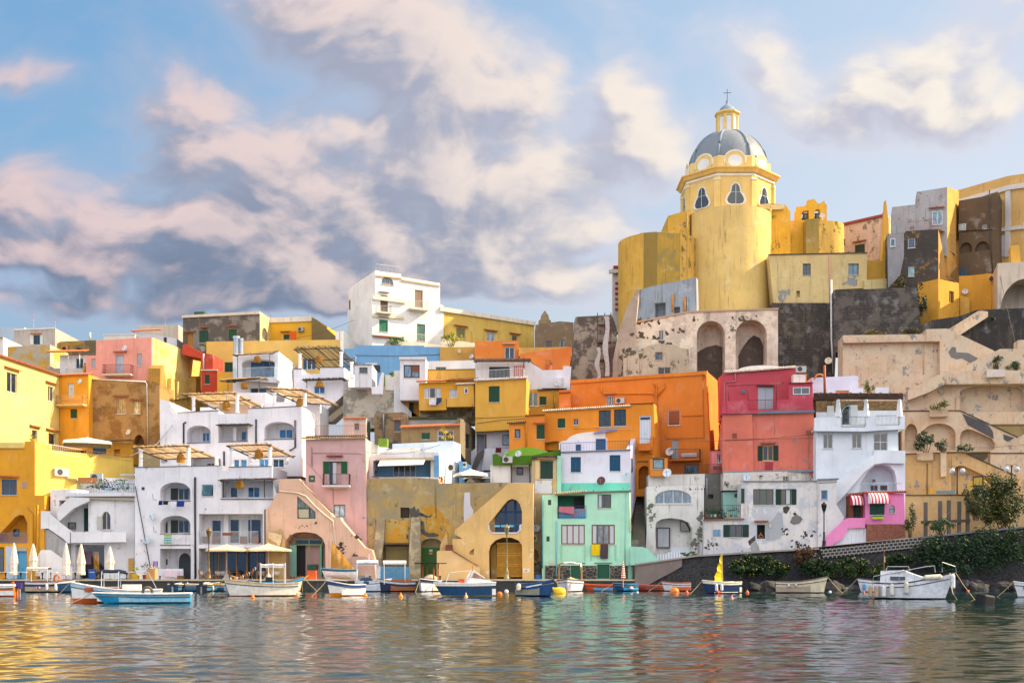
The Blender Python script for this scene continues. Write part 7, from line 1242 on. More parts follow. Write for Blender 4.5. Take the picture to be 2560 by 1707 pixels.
frame(t, -1.55, .3, B_*.42, .85, 2.55, 'F4F0EA', 3); canopy(t, -1.5, .3, B_*.42, 2.4, 'D8D0C8', .1, rag=.03); lp(t, 'console', paint('1E88B8', .5), MB().cb(.9, -.3, .4, 1.2, .3, 1.3)); lp(t, 'dark_locker', paint('15181A'), MB().cb(-.6, -.35, .9, -.1, .35, 1.5)); lp(t, 'blue_bench', paint('1EA0E0', .5), MB().cb(-.9, -.45, 1.0, .4, .45, 1.1)); lp(t, 'rope_stripe', paint('6A5A50'), MB().bar((-1.6, -B_*.52, .5), (2.2, -B_*.35, .75), .03))
lp(t, 'bow_rail', paint('C8A878', .4), MB().tube([(.2, -B_*.45, 1.3), (1.5, -B_*.4, 1.35), (2.5, -.2, 1.6)], .025, 5).bar((.8, -B_*.45, .9), (.8, -B_*.45, 1.3), .03).bar((1.6, -B_*.36, 1.0), (1.6, -B_*.36, 1.38), .03))
for x in (-.75, -1.35, -1.75): fender(t, x, -B_*.5-.14, .85, '1A4A9A', .42, .17)
bt = MB(); p0, p1 = Vector((2.6, 0, 1.45)), Vector((.3, 0, 2.6))
for i in range(15):
    a = p0+(p1-p0)*(i+.5)/15-Vector((0, 0, .35*math.sin(math.pi*(i+.5)/15))); bt.mi = i % 3; bt.prism([a+Vector((-.07, .25, 0)), a+Vector((.07, .25, .05)), a+Vector((0, .25, -.24))], (0, .015, 0))
lp(t, 'bunting', [paint('F0E8E8'), paint('A84A50'), paint('E8A020')], bt)
t, L, B_, sh = boat('rowing_boat', 'varnished wooden boat with turquoise inside behind the bunting boat', 690, 750, 1478, 8, .85, .6, 'E8E0D4', 'C8602A', '2AA8D8', 'B06A3A', '24A8DC', tr=.6)
# little sailing boat on trestles on the quay
t, L, B_, sh = boat('sailing_dinghy', 'small white dinghy with an ochre sail propped on blocks on the quay', 811, 893, 114.2, 180, .62, .3, 'F0E4E0', 'E8D8D4', '1A6A94', '4AA8D0', 'D8D0C8', tr=.6, z0=1.36, bw=.3); t.rotation_euler = (0, 0, rad(180))
lp(t, 'keel_block', paint('A8825A'), MB().cb(-1, -.3, -.32, 1, .3, -.1)); lp(t, 'mast', paint('8A4A20'), MB().tube([(.95, 0, .4), (.86, 0, 3.5)], [.05, .03], 6).bar((1.05, 0, .78), (-1.55, 0, .62), .05))
sl_ = MB(); ps = [(.86, .85), (.86, 3.4), (-1.45, .68)]
for i in range(8):
    for j in range(8-i):
        def sp_(a, b_): u, v = a/8, b_/8; return (ps[0][0]+(ps[1][0]-ps[0][0])*u+(ps[2][0]-ps[0][0])*v, .22*math.sin(math.pi*min(1, u+v*.9))*1+.03*math.sin(v*30), ps[0][1]+(ps[1][1]-ps[0][1])*u+(ps[2][1]-ps[0][1])*v)
        sl_.face([sp_(i, j), sp_(i+1, j), sp_(i, j+1)]); 
        if j < 7-i: sl_.face([sp_(i+1, j), sp_(i+1, j+1), sp_(i, j+1)])
lp(t, 'sail', pl('CC9238', .7, dirt='8A5A20', rough=1), sl_)
t, L, B_, sh = boat('motorboat', 'white boat with bright orange bottom pointing left below the dinghy', 822, 915, 1490, 212, .82, .5, 'F8F2E6', 'E8861E', '2A4A8A', 'E8E4DC', 'EDE6D8', tr=.72, bt=.32); fender(t, -.2, B_*.2, .9, 'E88A40', .2, .12); lp(t, 'bow_rail', paint('D8D8D8', .3, .6), MB().tube([(.2, B_*.45, 1.2), (1.2, B_*.3, 1.35), (1.7, 0, 1.4), (1.2, -B_*.3, 1.35)], .025, 5))
t, L, B_, sh = boat('fishing_boat', 'white fishing boat with rolled white awning and blue cover beside the picket fence', 886, 972, 1478.5, 10, .9, .3, 'E8ECF2', '5A5A60', None, 'D8DCE4', 'C8D0DC', tr=.8); frame(t, -L*.45, .6, B_*.42, .8, 2.6, 'E4E6EA'); lp(t, 'rolled_awning', paint('F2F0F0', .8), MB().tube([(-L*.45, 0, 2.68), (-.5, 0, 2.75), (.6, 0, 2.7)], .2, 8)); lp(t, 'steering_box', paint('E8EAEE'), MB().cb(.45, -.3, .6, .8, .3, 2.4)); lp(t, 'engine_tarp', paint('2E4A62', .8), MB().lathe((-.5, 0, .7), [(.6, 0), (.62, .4), (.4, .6), (0, .65)], 10)); lp(t, 'pennant', stripes('F0F0F0', 'D84A40', 4), MB().cb(-.3, -.02, 2.9, -.2, .02, 3.5))
t, L, B_, sh = boat('motorboat', 'navy wooden boat with a white bimini in front of the picket fence', 952, 1040, 1478.5, 188, .82, .45, '14284A', '3A1A14', 'C8D4E0', '8A4A20', '9A5A30', tr=.85); frame(t, -.6, L*.42, B_*.44, .7, 2.75, 'F0EEEA'); canopy(t, -.7, L*.45, B_*.46, 2.7, 'FAF6F0', .18); lp(t, 'transom_board', paint('C8602A', .4), MB().cb(L*.3, -.5, .6, L*.33, -.3, 1.35)); lp(t, 'cabin', paint('B8622A', .4), MB().cb(-1.2, -B_*.35, .6, .6, B_*.35, 1.15)); fender(t, -1.1, -B_*.4, .95, 'EAE6E0', .25, .14)
t, L, B_, sh = boat('fishing_boat', 'white double-ended boat with wooden posts and a dark flat canopy', 1036, 1112, 1478.5, 250, .92, .3, 'E8EAF0', '7A2A2A', '1A2A5A', 'D8D8D8', 'C8B8A0', tr=.55, bw=.5); 
for x, y in ((-.7, .55), (-.7, -.55), (.3, .55), (.3, -.55)): lp(t, 'canopy_post', paint('9A4A1E'), MB().bar((x, y, .8), (x, y, 2.6), .1))
lp(t, 'canopy', paint('1C2230', .8), MB().cb(-1.3, -1.15, 2.58, .9, 1.15, 2.68)); lp(t, 'bundle', paint('C8B49A', .9), MB().lathe((-.2, 0, .8), [(.6, 0), (.65, .5), (.3, .75), (0, .8)], 10))
t, L, B_, sh = boat('cabin_cruiser', 'navy cabin cruiser with white deck and raked windscreen before the yellow stair house', 1103, 1240, 1490, 190, .98, .05, '1A4A72', 'B8A070', 'F4F0EA', 'F8F4EC', 'F4F0E8', tr=.92, rake=.7, bw=.36, dk=.12, seats=0)
lp(t, 'deckhouse', paint('FAF6EE', .35), MB().prism([(-1.9, -.6, 1.0), (-1.6, -.6, 1.25), (-.9, -.6, 1.35), (.0, -.6, 1.45), (.35, -.6, 1.0)], (0, 1.2, 0))); ws = MB(); ws.bar((.25, -.7, 1.0), (-.35, -.7, 2.05), .12).bar((-.35, -.7, 2.05), (-1.4, -.7, 1.4), .05).bar((.25, .7, 1.0), (-.35, .7, 2.05), .12).bar((-.35, -.7, 2.05), (-.35, .7, 2.05), .05).bar((-.35, -.7, 2.0), (1.4, -.7, 1.85), .04).bar((1.4, -.7, 1.85), (1.7, -.7, 1.0), .04).bar((1.4, -.7, 1.85), (1.4, .7, 1.85), .04)
lp(t, 'windscreen_frame', paint('F4F0EA'), ws); lp(t, 'windscreen', glass('8A6A60'), MB().prism([(.2, -.66, 1.02), (-.33, -.66, 1.95), (-1.3, -.66, 1.4), (-.6, -.66, 1.3)], (0, .02, 0))); lp(t, 'orange_seat', paint('E85A1E'), MB().cb(.35, -.3, 1.0, .75, .2, 1.35)); lp(t, 'white_stripe', paint('F4EEE6'), MB().bar((1.9, -B_*.5-.02, .66), (-1.5, -B_*.5-.02, .6), .06).bar((-1.5, -B_*.5-.02, .6), (-1.95, -B_*.5-.02, .2), .06).bar((.4, -B_*.5-.02, .16), (-1.95, -B_*.5-.02, .2), .06)); lp(t, 'mooring_line', paint('C8A860'), MB().tube([(1.2, -B_*.5-.06, .95), (.4, -B_*.5-.1, .8), (-.6, -B_*.5-.1, .82), (-1.2, -B_*.5-.06, .95)], .03, 4)); lp(t, 'stern_light', paint('E88A3A'), MB().bar((-.3, 0, 2.0), (-.3, 0, 2.7), .07))
t, L, B_, sh = boat('rowing_boat', 'deep blue wooden boat with white stripe and bow turned to the right', 1286, 1381, 1490, -22, .9, .45, '14467A', '101C30', None, '2A5A8A', '8A8A7A', tr=.7); lp(t, 'stripe', paint('E8ECF4'), MB().bar((-.4, -B_*.5-.03, .72), (L*.3, -B_*.38-.03, .95), .1)); f_ = MB().lathe((0, 0, 0), [(.03, -.35), (.16, -.25), (.2, 0), (.16, .3), (.04, .42)], 10)
fender(t, -.95, -B_*.5-.2, .95, 'F0DCB8', .5, .19)
t, L, B_, sh = boat('motorboat', 'cream decked boat with a tattered cloth awning seen bow-on before the mint house', 1384, 1466, 1478, 262, .92, .25, 'E8E4EC', 'B8602A', None, '6A3A28', 'D8B88A', tr=.8, bw=.62, dk=.1, seats=0)
for s_ in (1, -1): lp(t, 'awning_post', paint('C89A50'), MB().bar((-.6, s_*B_*.44, .8), (-.6, s_*B_*.4, 2.75), .07).bar((-.5, s_*B_*.44, .8), (1.0, s_*B_*.4, 2.6), .05))
canopy(t, -.8, 1.0, B_*.42, 2.55, 'F0E8E6', .12, 7, .12); lp(t, 'coach_roof', paint('D8B88A'), MB().prism([(-1.0, -1.0, .95), (-1.0, 0, 1.35), (-1.0, 1.0, .95)], (2.0, 0, -.1))); lp(t, 'boarding_ladder', paint('8A8A8A', .4), MB().bar((L*.5, -.5, .85), (L*.5, .6, .85), .05).bar((L*.5, -.2, .85), (L*.5, -.2, 0), .04).bar((L*.5, .2, .85), (L*.5, .2, 0), .04))
boat('rowing_boat', 'small orange-red rowing boat with light blue inside under the quay', 1467, 1533, 1477.5, 175, .55, .25, 'D8501E', '8A6A5A', None, 'D8602A', '3AA8D8', tr=.7)
t, L, B_, sh = boat('rowing_boat', 'small navy rowing boat with turquoise inside carrying a closed red parasol', 1536, 1597, 1477.5, 200, .62, .25, '164A72', '0E1A28', None, '3A8AB8', '2AA0D0', tr=.8, bw=.5); fender(t, -.2, B_*.5+.1, .4, 'F0F0F4', .2, .2)
P_ = W(1558, 1452, 105); solo(MB().lathe((P_.x, P_.y, P_.z), [(.03, -.6), (.03, .3), (.2, .3), (.17, .7), (.12, 1.2), (.06, 1.7), (0, 1.95)], 8), 'parasol', 'closed red and white striped parasol standing in the navy rowing boat', 'parasol', stripes('E8501E', 'F4E4D8', 5, 2))
boat('canoe', 'slim red clinker rowing boat lying against the rendered wall', 1596, 1663, 1476.8, 182, .5, .2, 'B83A24', '4A2018', None, 'C8503A', '8A4A38', tr=.4)
boat('rowing_boat', 'small white and maroon boat with orange inside in the wall corner', 1661, 1727, 1477.5, 186, .72, .25, 'E0DCE0', '3A2440', None, 'A8603A', 'D8602A', tr=.85)
t, L, B_, sh = boat('motorboat', 'navy boat with cream deck and a yellow cloth hoisted on its mast', 1752, 1857, 1483, 205, .9, .25, '12305A', '4A1E24', 'E8E0CC', 'E0D8C4', 'D8D0B8', tr=.85, bw=.42, dk=.1, seats=0)
lp(t, 'mast', paint('C8A870'), MB().tube([(-.1, 0, .9), (0, 0, 3.5)], .04, 6)); yc = MB()
for i in range(10):
    z = 1.0+i*.24; w = .55*(1-i/10)+.05; z2 = z+.24; w2 = .55*(1-(i+1)/10)+.05; yc.face([(0, 0, z), (w*1.4, .1*math.sin(i*2), z), (w2*1.4, .1*math.sin(i*2+2), z2), (0, 0, z2)]); yc.face([(0, 0, z), (-w*.25, -.05, z), (-w2*.25, -.05, z2), (0, 0, z2)])
lp(t, 'yellow_cloth', paint('F0CC14', .9), yc)
for y in (0, .9): fender(t, L*.35-.1-y*.6, B_*.45+.1, .8, 'D8E0E8', .55, .13)
lp(t, 'waterline_stripe', paint('E8E4DC'), MB().bar((-1.2, B_*.49, .12), (1.2, B_*.44, .12), .05)); lp(t, 'red_flag', paint('D8482A'), MB().prism([(.6, B_*.6, .1), (1.1, B_*.55, .45), (1.0, B_*.6, .05)], (0, .02, 0)))
t, L, B_, sh = boat('rowing_boat', 'old cream wooden boat with rising bow beside the boulders', 1938, 2060, 1482, -14, .92, .55, 'D8CDB0', '5A3A5A', None, '5A4A44', 'A89A84', tr=.7); fender(t, -.9, -B_*.5-.08, .75, 'C8C4C0', .2, .13); fender(t, -.3, -B_*.5-.08, .8, 'C8C4C0', .2, .13)
t, L, B_, sh = boat('motorboat', 'white open boat half hidden behind the large white cabin boat', 2153, 2245, 1480, 176, .95, .3, 'E4E4E8', 'A89A84', None, '4A4A50', 'D8D8DC', tr=.85); lp(t, 'boat_cover', paint('14263A'), MB().cb(-.9, -.5, .9, .1, .5, 1.35)); fender(t, L*.45, B_*.3, .75, '4AA0D8', .5, .14)
t, L, B_, sh = boat('cabin_boat', 'large white cabin boat with many fenders and black-trimmed bow at the right', 2186, 2360, 1497, -24, 1.02, .85, 'E2E6EE', '141E26', None, '1A2026', 'D8DCE0', tr=.8, rake=.75, bw=.38, dk=.45, seats=1)
cb_ = MB().prism([(-1.9, -.8, .8), (-1.85, -.75, 2.0), (-.4, -.75, 2.05), (.35, -.7, 1.75), (1.1, -.65, 1.5), (1.2, -.6, 1.2)], (0, 1.5, 0)); lp(t, 'cabin', paint('F0F2F6', .35), cb_); lp(t, 'cabin_window', glass('2A3A40'), MB().cb(-1.2, -.84, 1.35, -.2, -.81, 1.6)); ry = MB(); ry.tube([(-2.4, -B_*.5, .95), (-2.3, -B_*.5, 1.6), (-.5, -B_*.48, 1.95), (1.2, -B_*.36, 2.3), (1.7, -.3, 2.35), (1.75, -.3, 1.9)], .035, 6)
for x in (-1.5, -.6, .4): ry.bar((x, -B_*.49, 1.0), (x, -B_*.47, 1.75+x*.2), .03)
ry.tube([(2.2, -.25, 1.9), (2.2, -.25, 2.6), (3.0, .2, 2.3), (3.1, .5, 1.9)], .035, 6); ry.tube([(-1.5, -.6, 2.05), (-1.4, -.6, 2.3), (0, -.6, 2.3), (.1, -.6, 2.0)], .03, 6); lp(t, 'guard_rail', paint('A8ACB2', .3, .7), ry)
for x, z, c in ((-2.5, .9, 'B89A7A'), (-2.1, .9, 'B8A088'), (-1.6, .95, 'E4E2DA'), (-1.05, 1.05, 'DCD8CC'), (-.1, 1.2, 'D8D0C0')): fender(t, x, -B_*.5-.16, z, c, .78, .16)
fender(t, 2.9, -.55, 1.75, 'D8E4EC', .95, .15); lp(t, 'bow_fender', paint('E8E0C8', .4), MB().tube([(1.0, -B_*.42-.1, 1.52), (1.12, -B_*.4-.14, 1.54), (2.1, -B_*.25-.1, 1.6), (2.2, -B_*.22, 1.6)], [.04, .17, .17, .04], 8)); lp(t, 'flag_staff', paint('8A4A2A'), MB().bar((-1.7, 0, 2.0), (-1.7, 0, 3.5), .05)); lp(t, 'flag', stripes('D84A50', 'A8D8A0', 4), MB().cb(-1.72, -.02, 2.6, -1.6, .02, 3.05)); lp(t, 'mooring_line', paint('B8A88A'), MB().tube([(2.7, -.4, 1.85), (2.75, -.7, 1.2), (2.9, -.9, .5), (3.2, -1.0, 0)], .035, 5))
t, L, B_, sh = boat('motorboat', 'white boat bow with coiled fenders just entering the right edge', 2546, 2640, 1493, 176, .9, .3, 'E4E8EC', '8A9098', None, 'D8DCE4', 'D8DCE0', tr=.8); fender(t, L*.36, B_*.4, .9, '4A7AA8', .3, .16)
# buoys
BG = 'mooring buoys floating in the harbour'
def buoy(px, py, r, c, label, shape='drop', tilt=0):
    Y = YW(py+2); p = Vector(((px-1280)/F*Y, Y, 0)); pr = {'drop': [(0, -.9), (.7, -.7), (1, -.1), (.85, .5), (.5, .95), (.22, 1.3), (.16, 1.7), (0, 1.75)], 'cone': [(0, -.5), (.9, -.4), (1, 0), (.55, .7), (.2, 1.6), (.1, 2.1), (0, 2.15)], 'ball': [(0, -1), (.6, -.8), (1, -.1), (.9, .5), (.5, .9), (0, 1)]}[shape]
    mb = MB().lathe((0, 0, 0), [(a*r, b_*r) for a, b_ in pr], 16); o = mb.build('mooring_buoy', paint(c, .45), smooth=True); o.location = p+Vector((0, 0, r*.15)); o.rotation_euler = (0, rad(tilt), 0); tag(o, label, 'buoy', BG)
buoy(632, 1493, .17, 'F07A10', 'orange drop buoy under the bow rope of the bunting boat'); buoy(743, 1490, .19, 'F07A10', 'orange pointed buoy just off the stern of the bunting boat'); buoy(913, 1489, .2, 'F0860C', 'orange buoy at the stern of the orange-bottomed white boat'); buoy(1002, 1491, .2, 'F0860C', 'orange buoy floating before the navy wooden boat')
buoy(1165, 1491, .17, 'E8A878', 'pale cone-shaped buoy in front of the navy cabin cruiser', 'cone'); buoy(1249, 1484, .23, 'F0740C', 'round orange buoy between the cabin cruiser and the deep blue boat', 'ball'); buoy(1266, 1477, .2, 'E8E4DC', 'white ball buoy near the quay wall by the street lamp', 'ball')
buoy(1401, 1482, .52, 'F4C40C', 'big yellow buoy lying on its side by the cream decked boat', 'drop', -58); buoy(1686, 1479, .42, 'F0821E', 'big orange buoy in front of the small maroon and white boat', 'ball', 20); buoy(1717, 1481, .17, 'E85A1E', 'small red-orange buoy right of the big orange one'); buoy(1868, 1481, .18, 'E8561E', 'small red-orange buoy right of the yellow cloth boat')
buoy(184, 1488, .2, 'D8402A', 'red buoy at the bow of the large white boat', 'ball'); buoy(2420, 1476, .15, 'F0501E', 'tiny red buoy right of the large cabin boat', 'ball'); buoy(1830, 1494, .13, 'D89A94', 'faded pink cone buoy in front of the yellow cloth boat', 'cone'); buoy(2160, 1481, .12, 'C85A3A', 'small brick red buoy at the stern of the half hidden white boat', 'cone')
buoy(1594, 1479, .1, 'E8ECEC', 'small white float between the navy and red rowing boats', 'ball'); buoy(2075, 1478, .14, 'D8E4EC', 'pale float by the boulders right of the old cream boat', 'ball')
P_ = W(2460, 1500, YW(1511)); bl = MB().cb(-.42, -.4, -.3, .42, .4, .62); o = bl.build('mooring_block', paint('121416', .7)); o.location = (P_.x, P_.y, 0); o.rotation_euler = (rad(6), rad(8), rad(20)); bv = o.modifiers.new('b', 'BEVEL'); bv.width = .12; bv.segments = 3; tag(o, 'black rounded mooring block floating at the far right', 'float')
# ================================================================== QUAY FURNITURE, LAUNDRY, PLANTS
QZ = 1.03
CG_ = 'closed cream parasols along the left quay'
def closed_parasol(px, yt, yb, Y, label, c='EADCC4'):
    p = W(px, 1447, Y); p.z = QZ; zt = W(px, yt, Y).z-QZ; zb = W(px, yb, Y).z-QZ; t = thing('closed_parasol', label, 'parasol', p, group=CG_); h = zt-zb; n = 16; mb = MB()
    prof = [(.0, 0), (.05, -.02), (.14, -.12*h), (.24, -.35*h), (.36, -.62*h), (.3, -.68*h), (.3, -.85*h), (.34, -.98*h), (.28, -1.0*h), (0, -.97*h)]
    for r, z in prof:
        for j in range(n): q = 1+(.22 if j % 2 else -.1)*min(1, -z); a = 2*math.pi*j/n; mb.v.append((p.x+math.cos(a)*r*q, p.y+math.sin(a)*r*q, p.z+zt+z))
    for k in range(len(prof)-1):
        for j in range(n): mb.f.append((k*n+j, k*n+(j+1) % n, (k+1)*n+(j+1) % n, (k+1)*n+j)); mb.m.append(0)
    mb.build('canopy', paint(c, .9), t); MB().tube([p, p+Vector((0, 0, zt))], .03, 6).build('pole', paint('1E6A44'), t); MB().cb(p.x-.25, p.y-.25, p.z, p.x+.25, p.y+.25, p.z+.07).build('base', paint('3A3C40'), t)
for a in ((35, 1356, 1437, 115.5, 'fattest closed parasol in front of the light blue shop door'), (83, 1358, 1426, 116, 'closed parasol before the yellow wall pipes'), (99, 1380, 1440, 118, 'half hidden closed parasol behind the white lower stair parapet'), (165, 1356, 1438, 114.6, 'closed parasol in front of the white outside stair'), (203, 1358, 1437, 115.2, 'closed parasol left of the dark glass shop front'), (275, 1365, 1432, 114.2, 'pinkish closed parasol before the blank white wall')): closed_parasol(*a)
def parasol(px, yt, ye, half, Y, zbase, label, c='EAD2A8', grp=None, rot=.35, valance=.18):
    p = W(px, yt, Y); p0 = Vector((p.x, p.y, zbase)); t = thing('parasol', label, 'parasol', p0, group=grp); ze = W(px, ye, Y).z; mb = MB(); cs = []
    for k in range(8):
        a = rot+math.pi/4*k; rr = half*(1.32 if k % 2 else 1.0); cs.append(Vector((p.x+math.cos(a)*rr, p.y+math.sin(a)*rr, ze-(.04 if k % 2 else 0))))
    for k in range(8):
        a, b_ = cs[k], cs[(k+1) % 8]; m1, m2 = a.lerp(p, .5)+Vector((0, 0, -.04)), b_.lerp(p, .5)+Vector((0, 0, -.04)); mb.face([p, m1, m2]); mb.face([m1, a, b_, m2]); mb.face([a, a-Vector((0, 0, valance)), b_-Vector((0, 0, valance)), b_])
    mb.build('canopy', paint(c, .85), t); MB().tube([p0, p+Vector((0, 0, .08))], .05, 8).build('pole', paint('D8D0C4', .5), t); MB().lathe(p0, [(.5, 0), (.35, .2), (.1, .6), (0, .6)], 4).build('base', paint('C8C0B4'), t)
    for k in range(0, 8): MB().bar(p-Vector((0, 0, .5)), cs[k].lerp(p, .35)-Vector((0, 0, .1)), .03).build('rib', paint('B8A080'), t)
parasol(567, 1360, 1373, 2.1, 116.5, QZ, 'left of the two open cream restaurant parasols', grp='open parasols over the restaurant tables'); parasol(671, 1358, 1373, 2.2, 116.2, QZ, 'right of the two open cream restaurant parasols, near the boat store', grp='open parasols over the restaurant tables')
parasol(1176, 1172, 1184, 1.6, 122, W(0, 1206, 122).z, 'open white scalloped parasol on the roof beside the blue house', 'F4F0EA', valance=.3); parasol(1192, 1187, 1193, 1.3, 124.5, W(0, 1206, 124.5).z, 'second white parasol lower behind the scalloped roof parasol', 'E4E8F0')
parasol(219, 1093, 1106, 2.6, 127, W(0, 1150, 127).z, 'wide white parasol on the yellow roof terrace', 'F6EEDC', valance=.3)
# tables along the left quay
for i, px in enumerate((14, 52, 106, 128, 188, 242, 301, 317)):
    p = W(px, 1447, 113.9); p.z = QZ; t = thing('cafe_table', 'white-topped cafe table with black pedestal on the left quay', 'table', p, group='white-topped cafe tables on the left quay'); MB().cb(p.x-.62, p.y-.35, QZ+.73, p.x+.62, p.y+.35, QZ+.77).build('table_top', paint('EDEAE6', .5), t); MB().tube([p, p+Vector((0, 0, .3)), p+Vector((0, 0, .72))], [.08, .05, .12], 8).build('pedestal', paint('1A1A1C'), t)
    for s_ in (1, -1): MB().tube([p+Vector((0, 0, .12)), p+Vector((s_*.2, 0, .1)), p+Vector((s_*.32, 0, .02))], .03, 5).build('foot', paint('1A1A1C'), t)
def chair(px, Y, rz, label, c='B8742A'):
    p = W(px, 1447, Y); p.z = QZ; t = thing('wooden_chair', label, 'chair', p, rad(rz), 'wooden spindle chairs of the restaurant'); m = paint(c, .6)
    MB().lathe((0, 0, .43), [(0, 0), (.22, 0), (.24, .02), (.22, .05), (0, .05)], 10).build('seat', m, t, True)
    for x in (1, -1):
        for y in (1, -1): MB().bar((x*.12, y*.12, .44), (x*.21, y*.2, 0), .035).build('leg', m, t, True)
    bk = MB(); bk.tube([(.2, -.19, .45), (.24, -.2, .8), (.27, -.12, .98), (.28, 0, 1.02), (.27, .12, .98), (.24, .2, .8), (.2, .19, .45)], .02, 5)
    for y in (-.1, 0, .1): bk.bar((.2, y, .46), (.27, y, 1.0), .018)
    bk.build('backrest', m, t, True); MB().bar((.17, -.16, .2), (.17, .16, .2), .02).bar((-.17, -.16, .2), (-.17, .16, .2), .02).build('stretcher', m, t, True)
for px, Y, rz, lb in ((503, 116.2, 180, 'first spindle chair left of the street lamp'), (536, 116.4, 10, 'spindle chair right of the street lamp'), (577, 116.9, 165, 'spindle chair just right of the left parasol pole'), (598, 116.3, 200, 'spindle chair midway between the two parasol poles'), (610, 116.8, 20, 'spindle chair facing left midway between the parasols'), (626, 116.4, 5, 'spindle chair left of the bunting boat awning')): chair(px, Y, rz, lb)
for px, lb in ((520, 'brown wooden table between the two chairs by the street lamp'), (588, 'brown wooden table between the parasol poles'), (652, 'bright ochre wooden table under the right parasol')):
    p = W(px, 1447, 117); p.z = QZ; t = thing('wooden_table', lb, 'table', p, group='wooden restaurant tables'); MB().cb(p.x-.45, p.y-.4, QZ+.72, p.x+.45, p.y+.4, QZ+.76).build('table_top', paint('9A6A3A'), t)
    for x in (1, -1):
        for y in (1, -1): MB().bar(p+Vector((x*.38, y*.32, .72)), p+Vector((x*.38, y*.32, 0)), .06).build('leg', paint('9A6A3A'), t)
for px, lb in ((509, 'white tub chair with cushion left of the street lamp'), (546, 'white tub chair right of the street lamp'), (560, 'white tub chair close to the left parasol base'), (653, 'white tub chair at the ochre table'), (692, 'white tub chair at the right end of the restaurant')):
    p = W(px, 1447, 117.8); p.z = QZ; t = thing('tub_chair', lb, 'chair', p, group='white tub chairs of the restaurant'); MB().lathe(p, [(.12, .4), (.26, .42), (.33, .6), (.36, .82), (.32, .82), (.26, .5), (0, .48)], 14).build('shell', paint('E8E0D4', .7), t)
    for k in range(4): a = k*math.pi/2+.78; MB().bar(p+Vector((math.cos(a)*.14, math.sin(a)*.14, .42)), p+Vector((math.cos(a)*.25, math.sin(a)*.25, 0)), .03).build('leg', paint('8A6A44'), t)
# street lamps
def lamp(px, yt, yb, Y, zb, label, c='4A443C', gl='C89028'):
    p = W(px, yb, Y); p.z = zb; h = W(px, yt, Y).z-zb; t = thing('street_lamp', label, 'street lamp', p); m = paint(c, .45, .4)
    MB().lathe(p, [(.3, 0), (.3, .15), (.22, .3), (.16, .7), (.2, .8), (.11, .95), (.09, 1.5), (.12, 1.6), (.06, 1.8), (.05, h-1.15), (.1, h-1.1), (.07, h-1.0), (.12, h-.92)], 12).build('post', m, t, smooth=True)
    ln = MB().lathe(p+Vector((0, 0, h-.92)), [(.13, 0), (.14, .04), (.27, .55), (.3, .57), (.3, .6), (.2, .74), (.08, .84), (.04, .92), (0, .95)], 6).build('lantern_cap', m, t)
    MB().lathe(p+Vector((0, 0, h-.89)), [(.135, 0), (.262, .5)], 6).build('lamp_glass', paint(gl, .25), ln)
    for k in range(6): a = k*math.pi/3; MB().bar(p+Vector((math.cos(a)*.14, math.sin(a)*.14, h-.9)), p+Vector((math.cos(a)*.275, math.sin(a)*.275, h-.36)), .025).build('lantern_bar', m, ln)
lamp(522, 1318, 1447, 113.4, QZ, 'golden street lamp standing before the white restaurant house', '7A6238'); lamp(1267, 1310, 1448, 112.9, QZ, 'silvery-gold street lamp standing before the arched yellow gate', '9A8A66', 'E8C890'); lamp(2060, 1254, 1369, 113.2, W(2060, 1372, 112).z, 'dark street lamp with amber glass on the ramp by the pink stairs', '1E2022', 'B8822A')
def globes(px, yt, yb, Y, label):
    p = W(px, yb, Y); q = W(px, yt, Y); t = thing('globe_lamp', label, 'street lamp', p); m = paint('1C2022', .5); MB().tube([p, q], [.09, .06], 8).build('post', m, t)
    for s_ in (1, -1):
        c = q+Vector((s_*.55, 0, -.45)); MB().tube([q+Vector((0, 0, -.5)), q+Vector((s_*.12, 0, .0)), q+Vector((s_*.4, 0, .1)), q+Vector((s_*.62, 0, -.05)), c+Vector((0, 0, .2))], .03, 5).build('arm', m, t)
        MB().lathe(c, [(0, -.3), (.2, -.22), (.3, 0), (.22, .2), (.08, .28), (0, .3)], 14).build('globe', paint('C8CCD4', .15), t, smooth=True)
globes(2393, 1166, 1236, 120, 'double globe lamp in front of the arched ochre wall'); globes(2529, 1162, 1262, 119, 'double globe lamp in the bushes near the right edge')
# laundry
def cloth(name, label, x0, y0, x1, y1, Y, mat, cat='laundry', drop=0, grp=None):
    a, b_ = W(x0, y0, Y), W(x1, y1, Y); n, k = 8, 6; mb = MB(); w = b_.x-a.x; h = a.z-b_.z; ph = R.uniform(0, 6)
    g = [[(a.x+w*i/n+.02*math.sin(j), Y+.05*math.sin(i*1.9+ph)*(.3+j/k)-.03, a.z-h*j/k*(1+drop*(i/n-.5))) for i in range(n+1)] for j in range(k+1)]
    for j in range(k):
        for i in range(n): mb.face([g[j][i], g[j][i+1], g[j+1][i+1], g[j+1][i]])
    o = solo(mb, name, label, cat, mat, Vector((a.x+w/2, Y, a.z)), grp); md = o.modifiers.new('s', 'SOLIDIFY'); md.thickness = .015; return o
LG = 'clothes drying on the white loggias'
for a in (('navy_shorts', 'small navy shorts at the left of the upper washing line', 397, 1251, 406, 1262, '16246A'), ('black_towel', 'black cloth second on the upper washing line', 408, 1253, 420, 1261, '141420'), ('white_shirt', 'white shirt hanging on the upper washing line', 427, 1253, 440, 1273, 'E8E8F0'), ('blue_towel', 'blue cloth at the right of the upper washing line', 442, 1251, 461, 1266, '1A3A8A'), ('small_garment', 'small white top on the lower washing line', 441, 1335, 454, 1348, 'E8E4EC')): cloth(a[0], a[1], *a[2:6], 118.3, paint(a[6], .9), grp=LG)
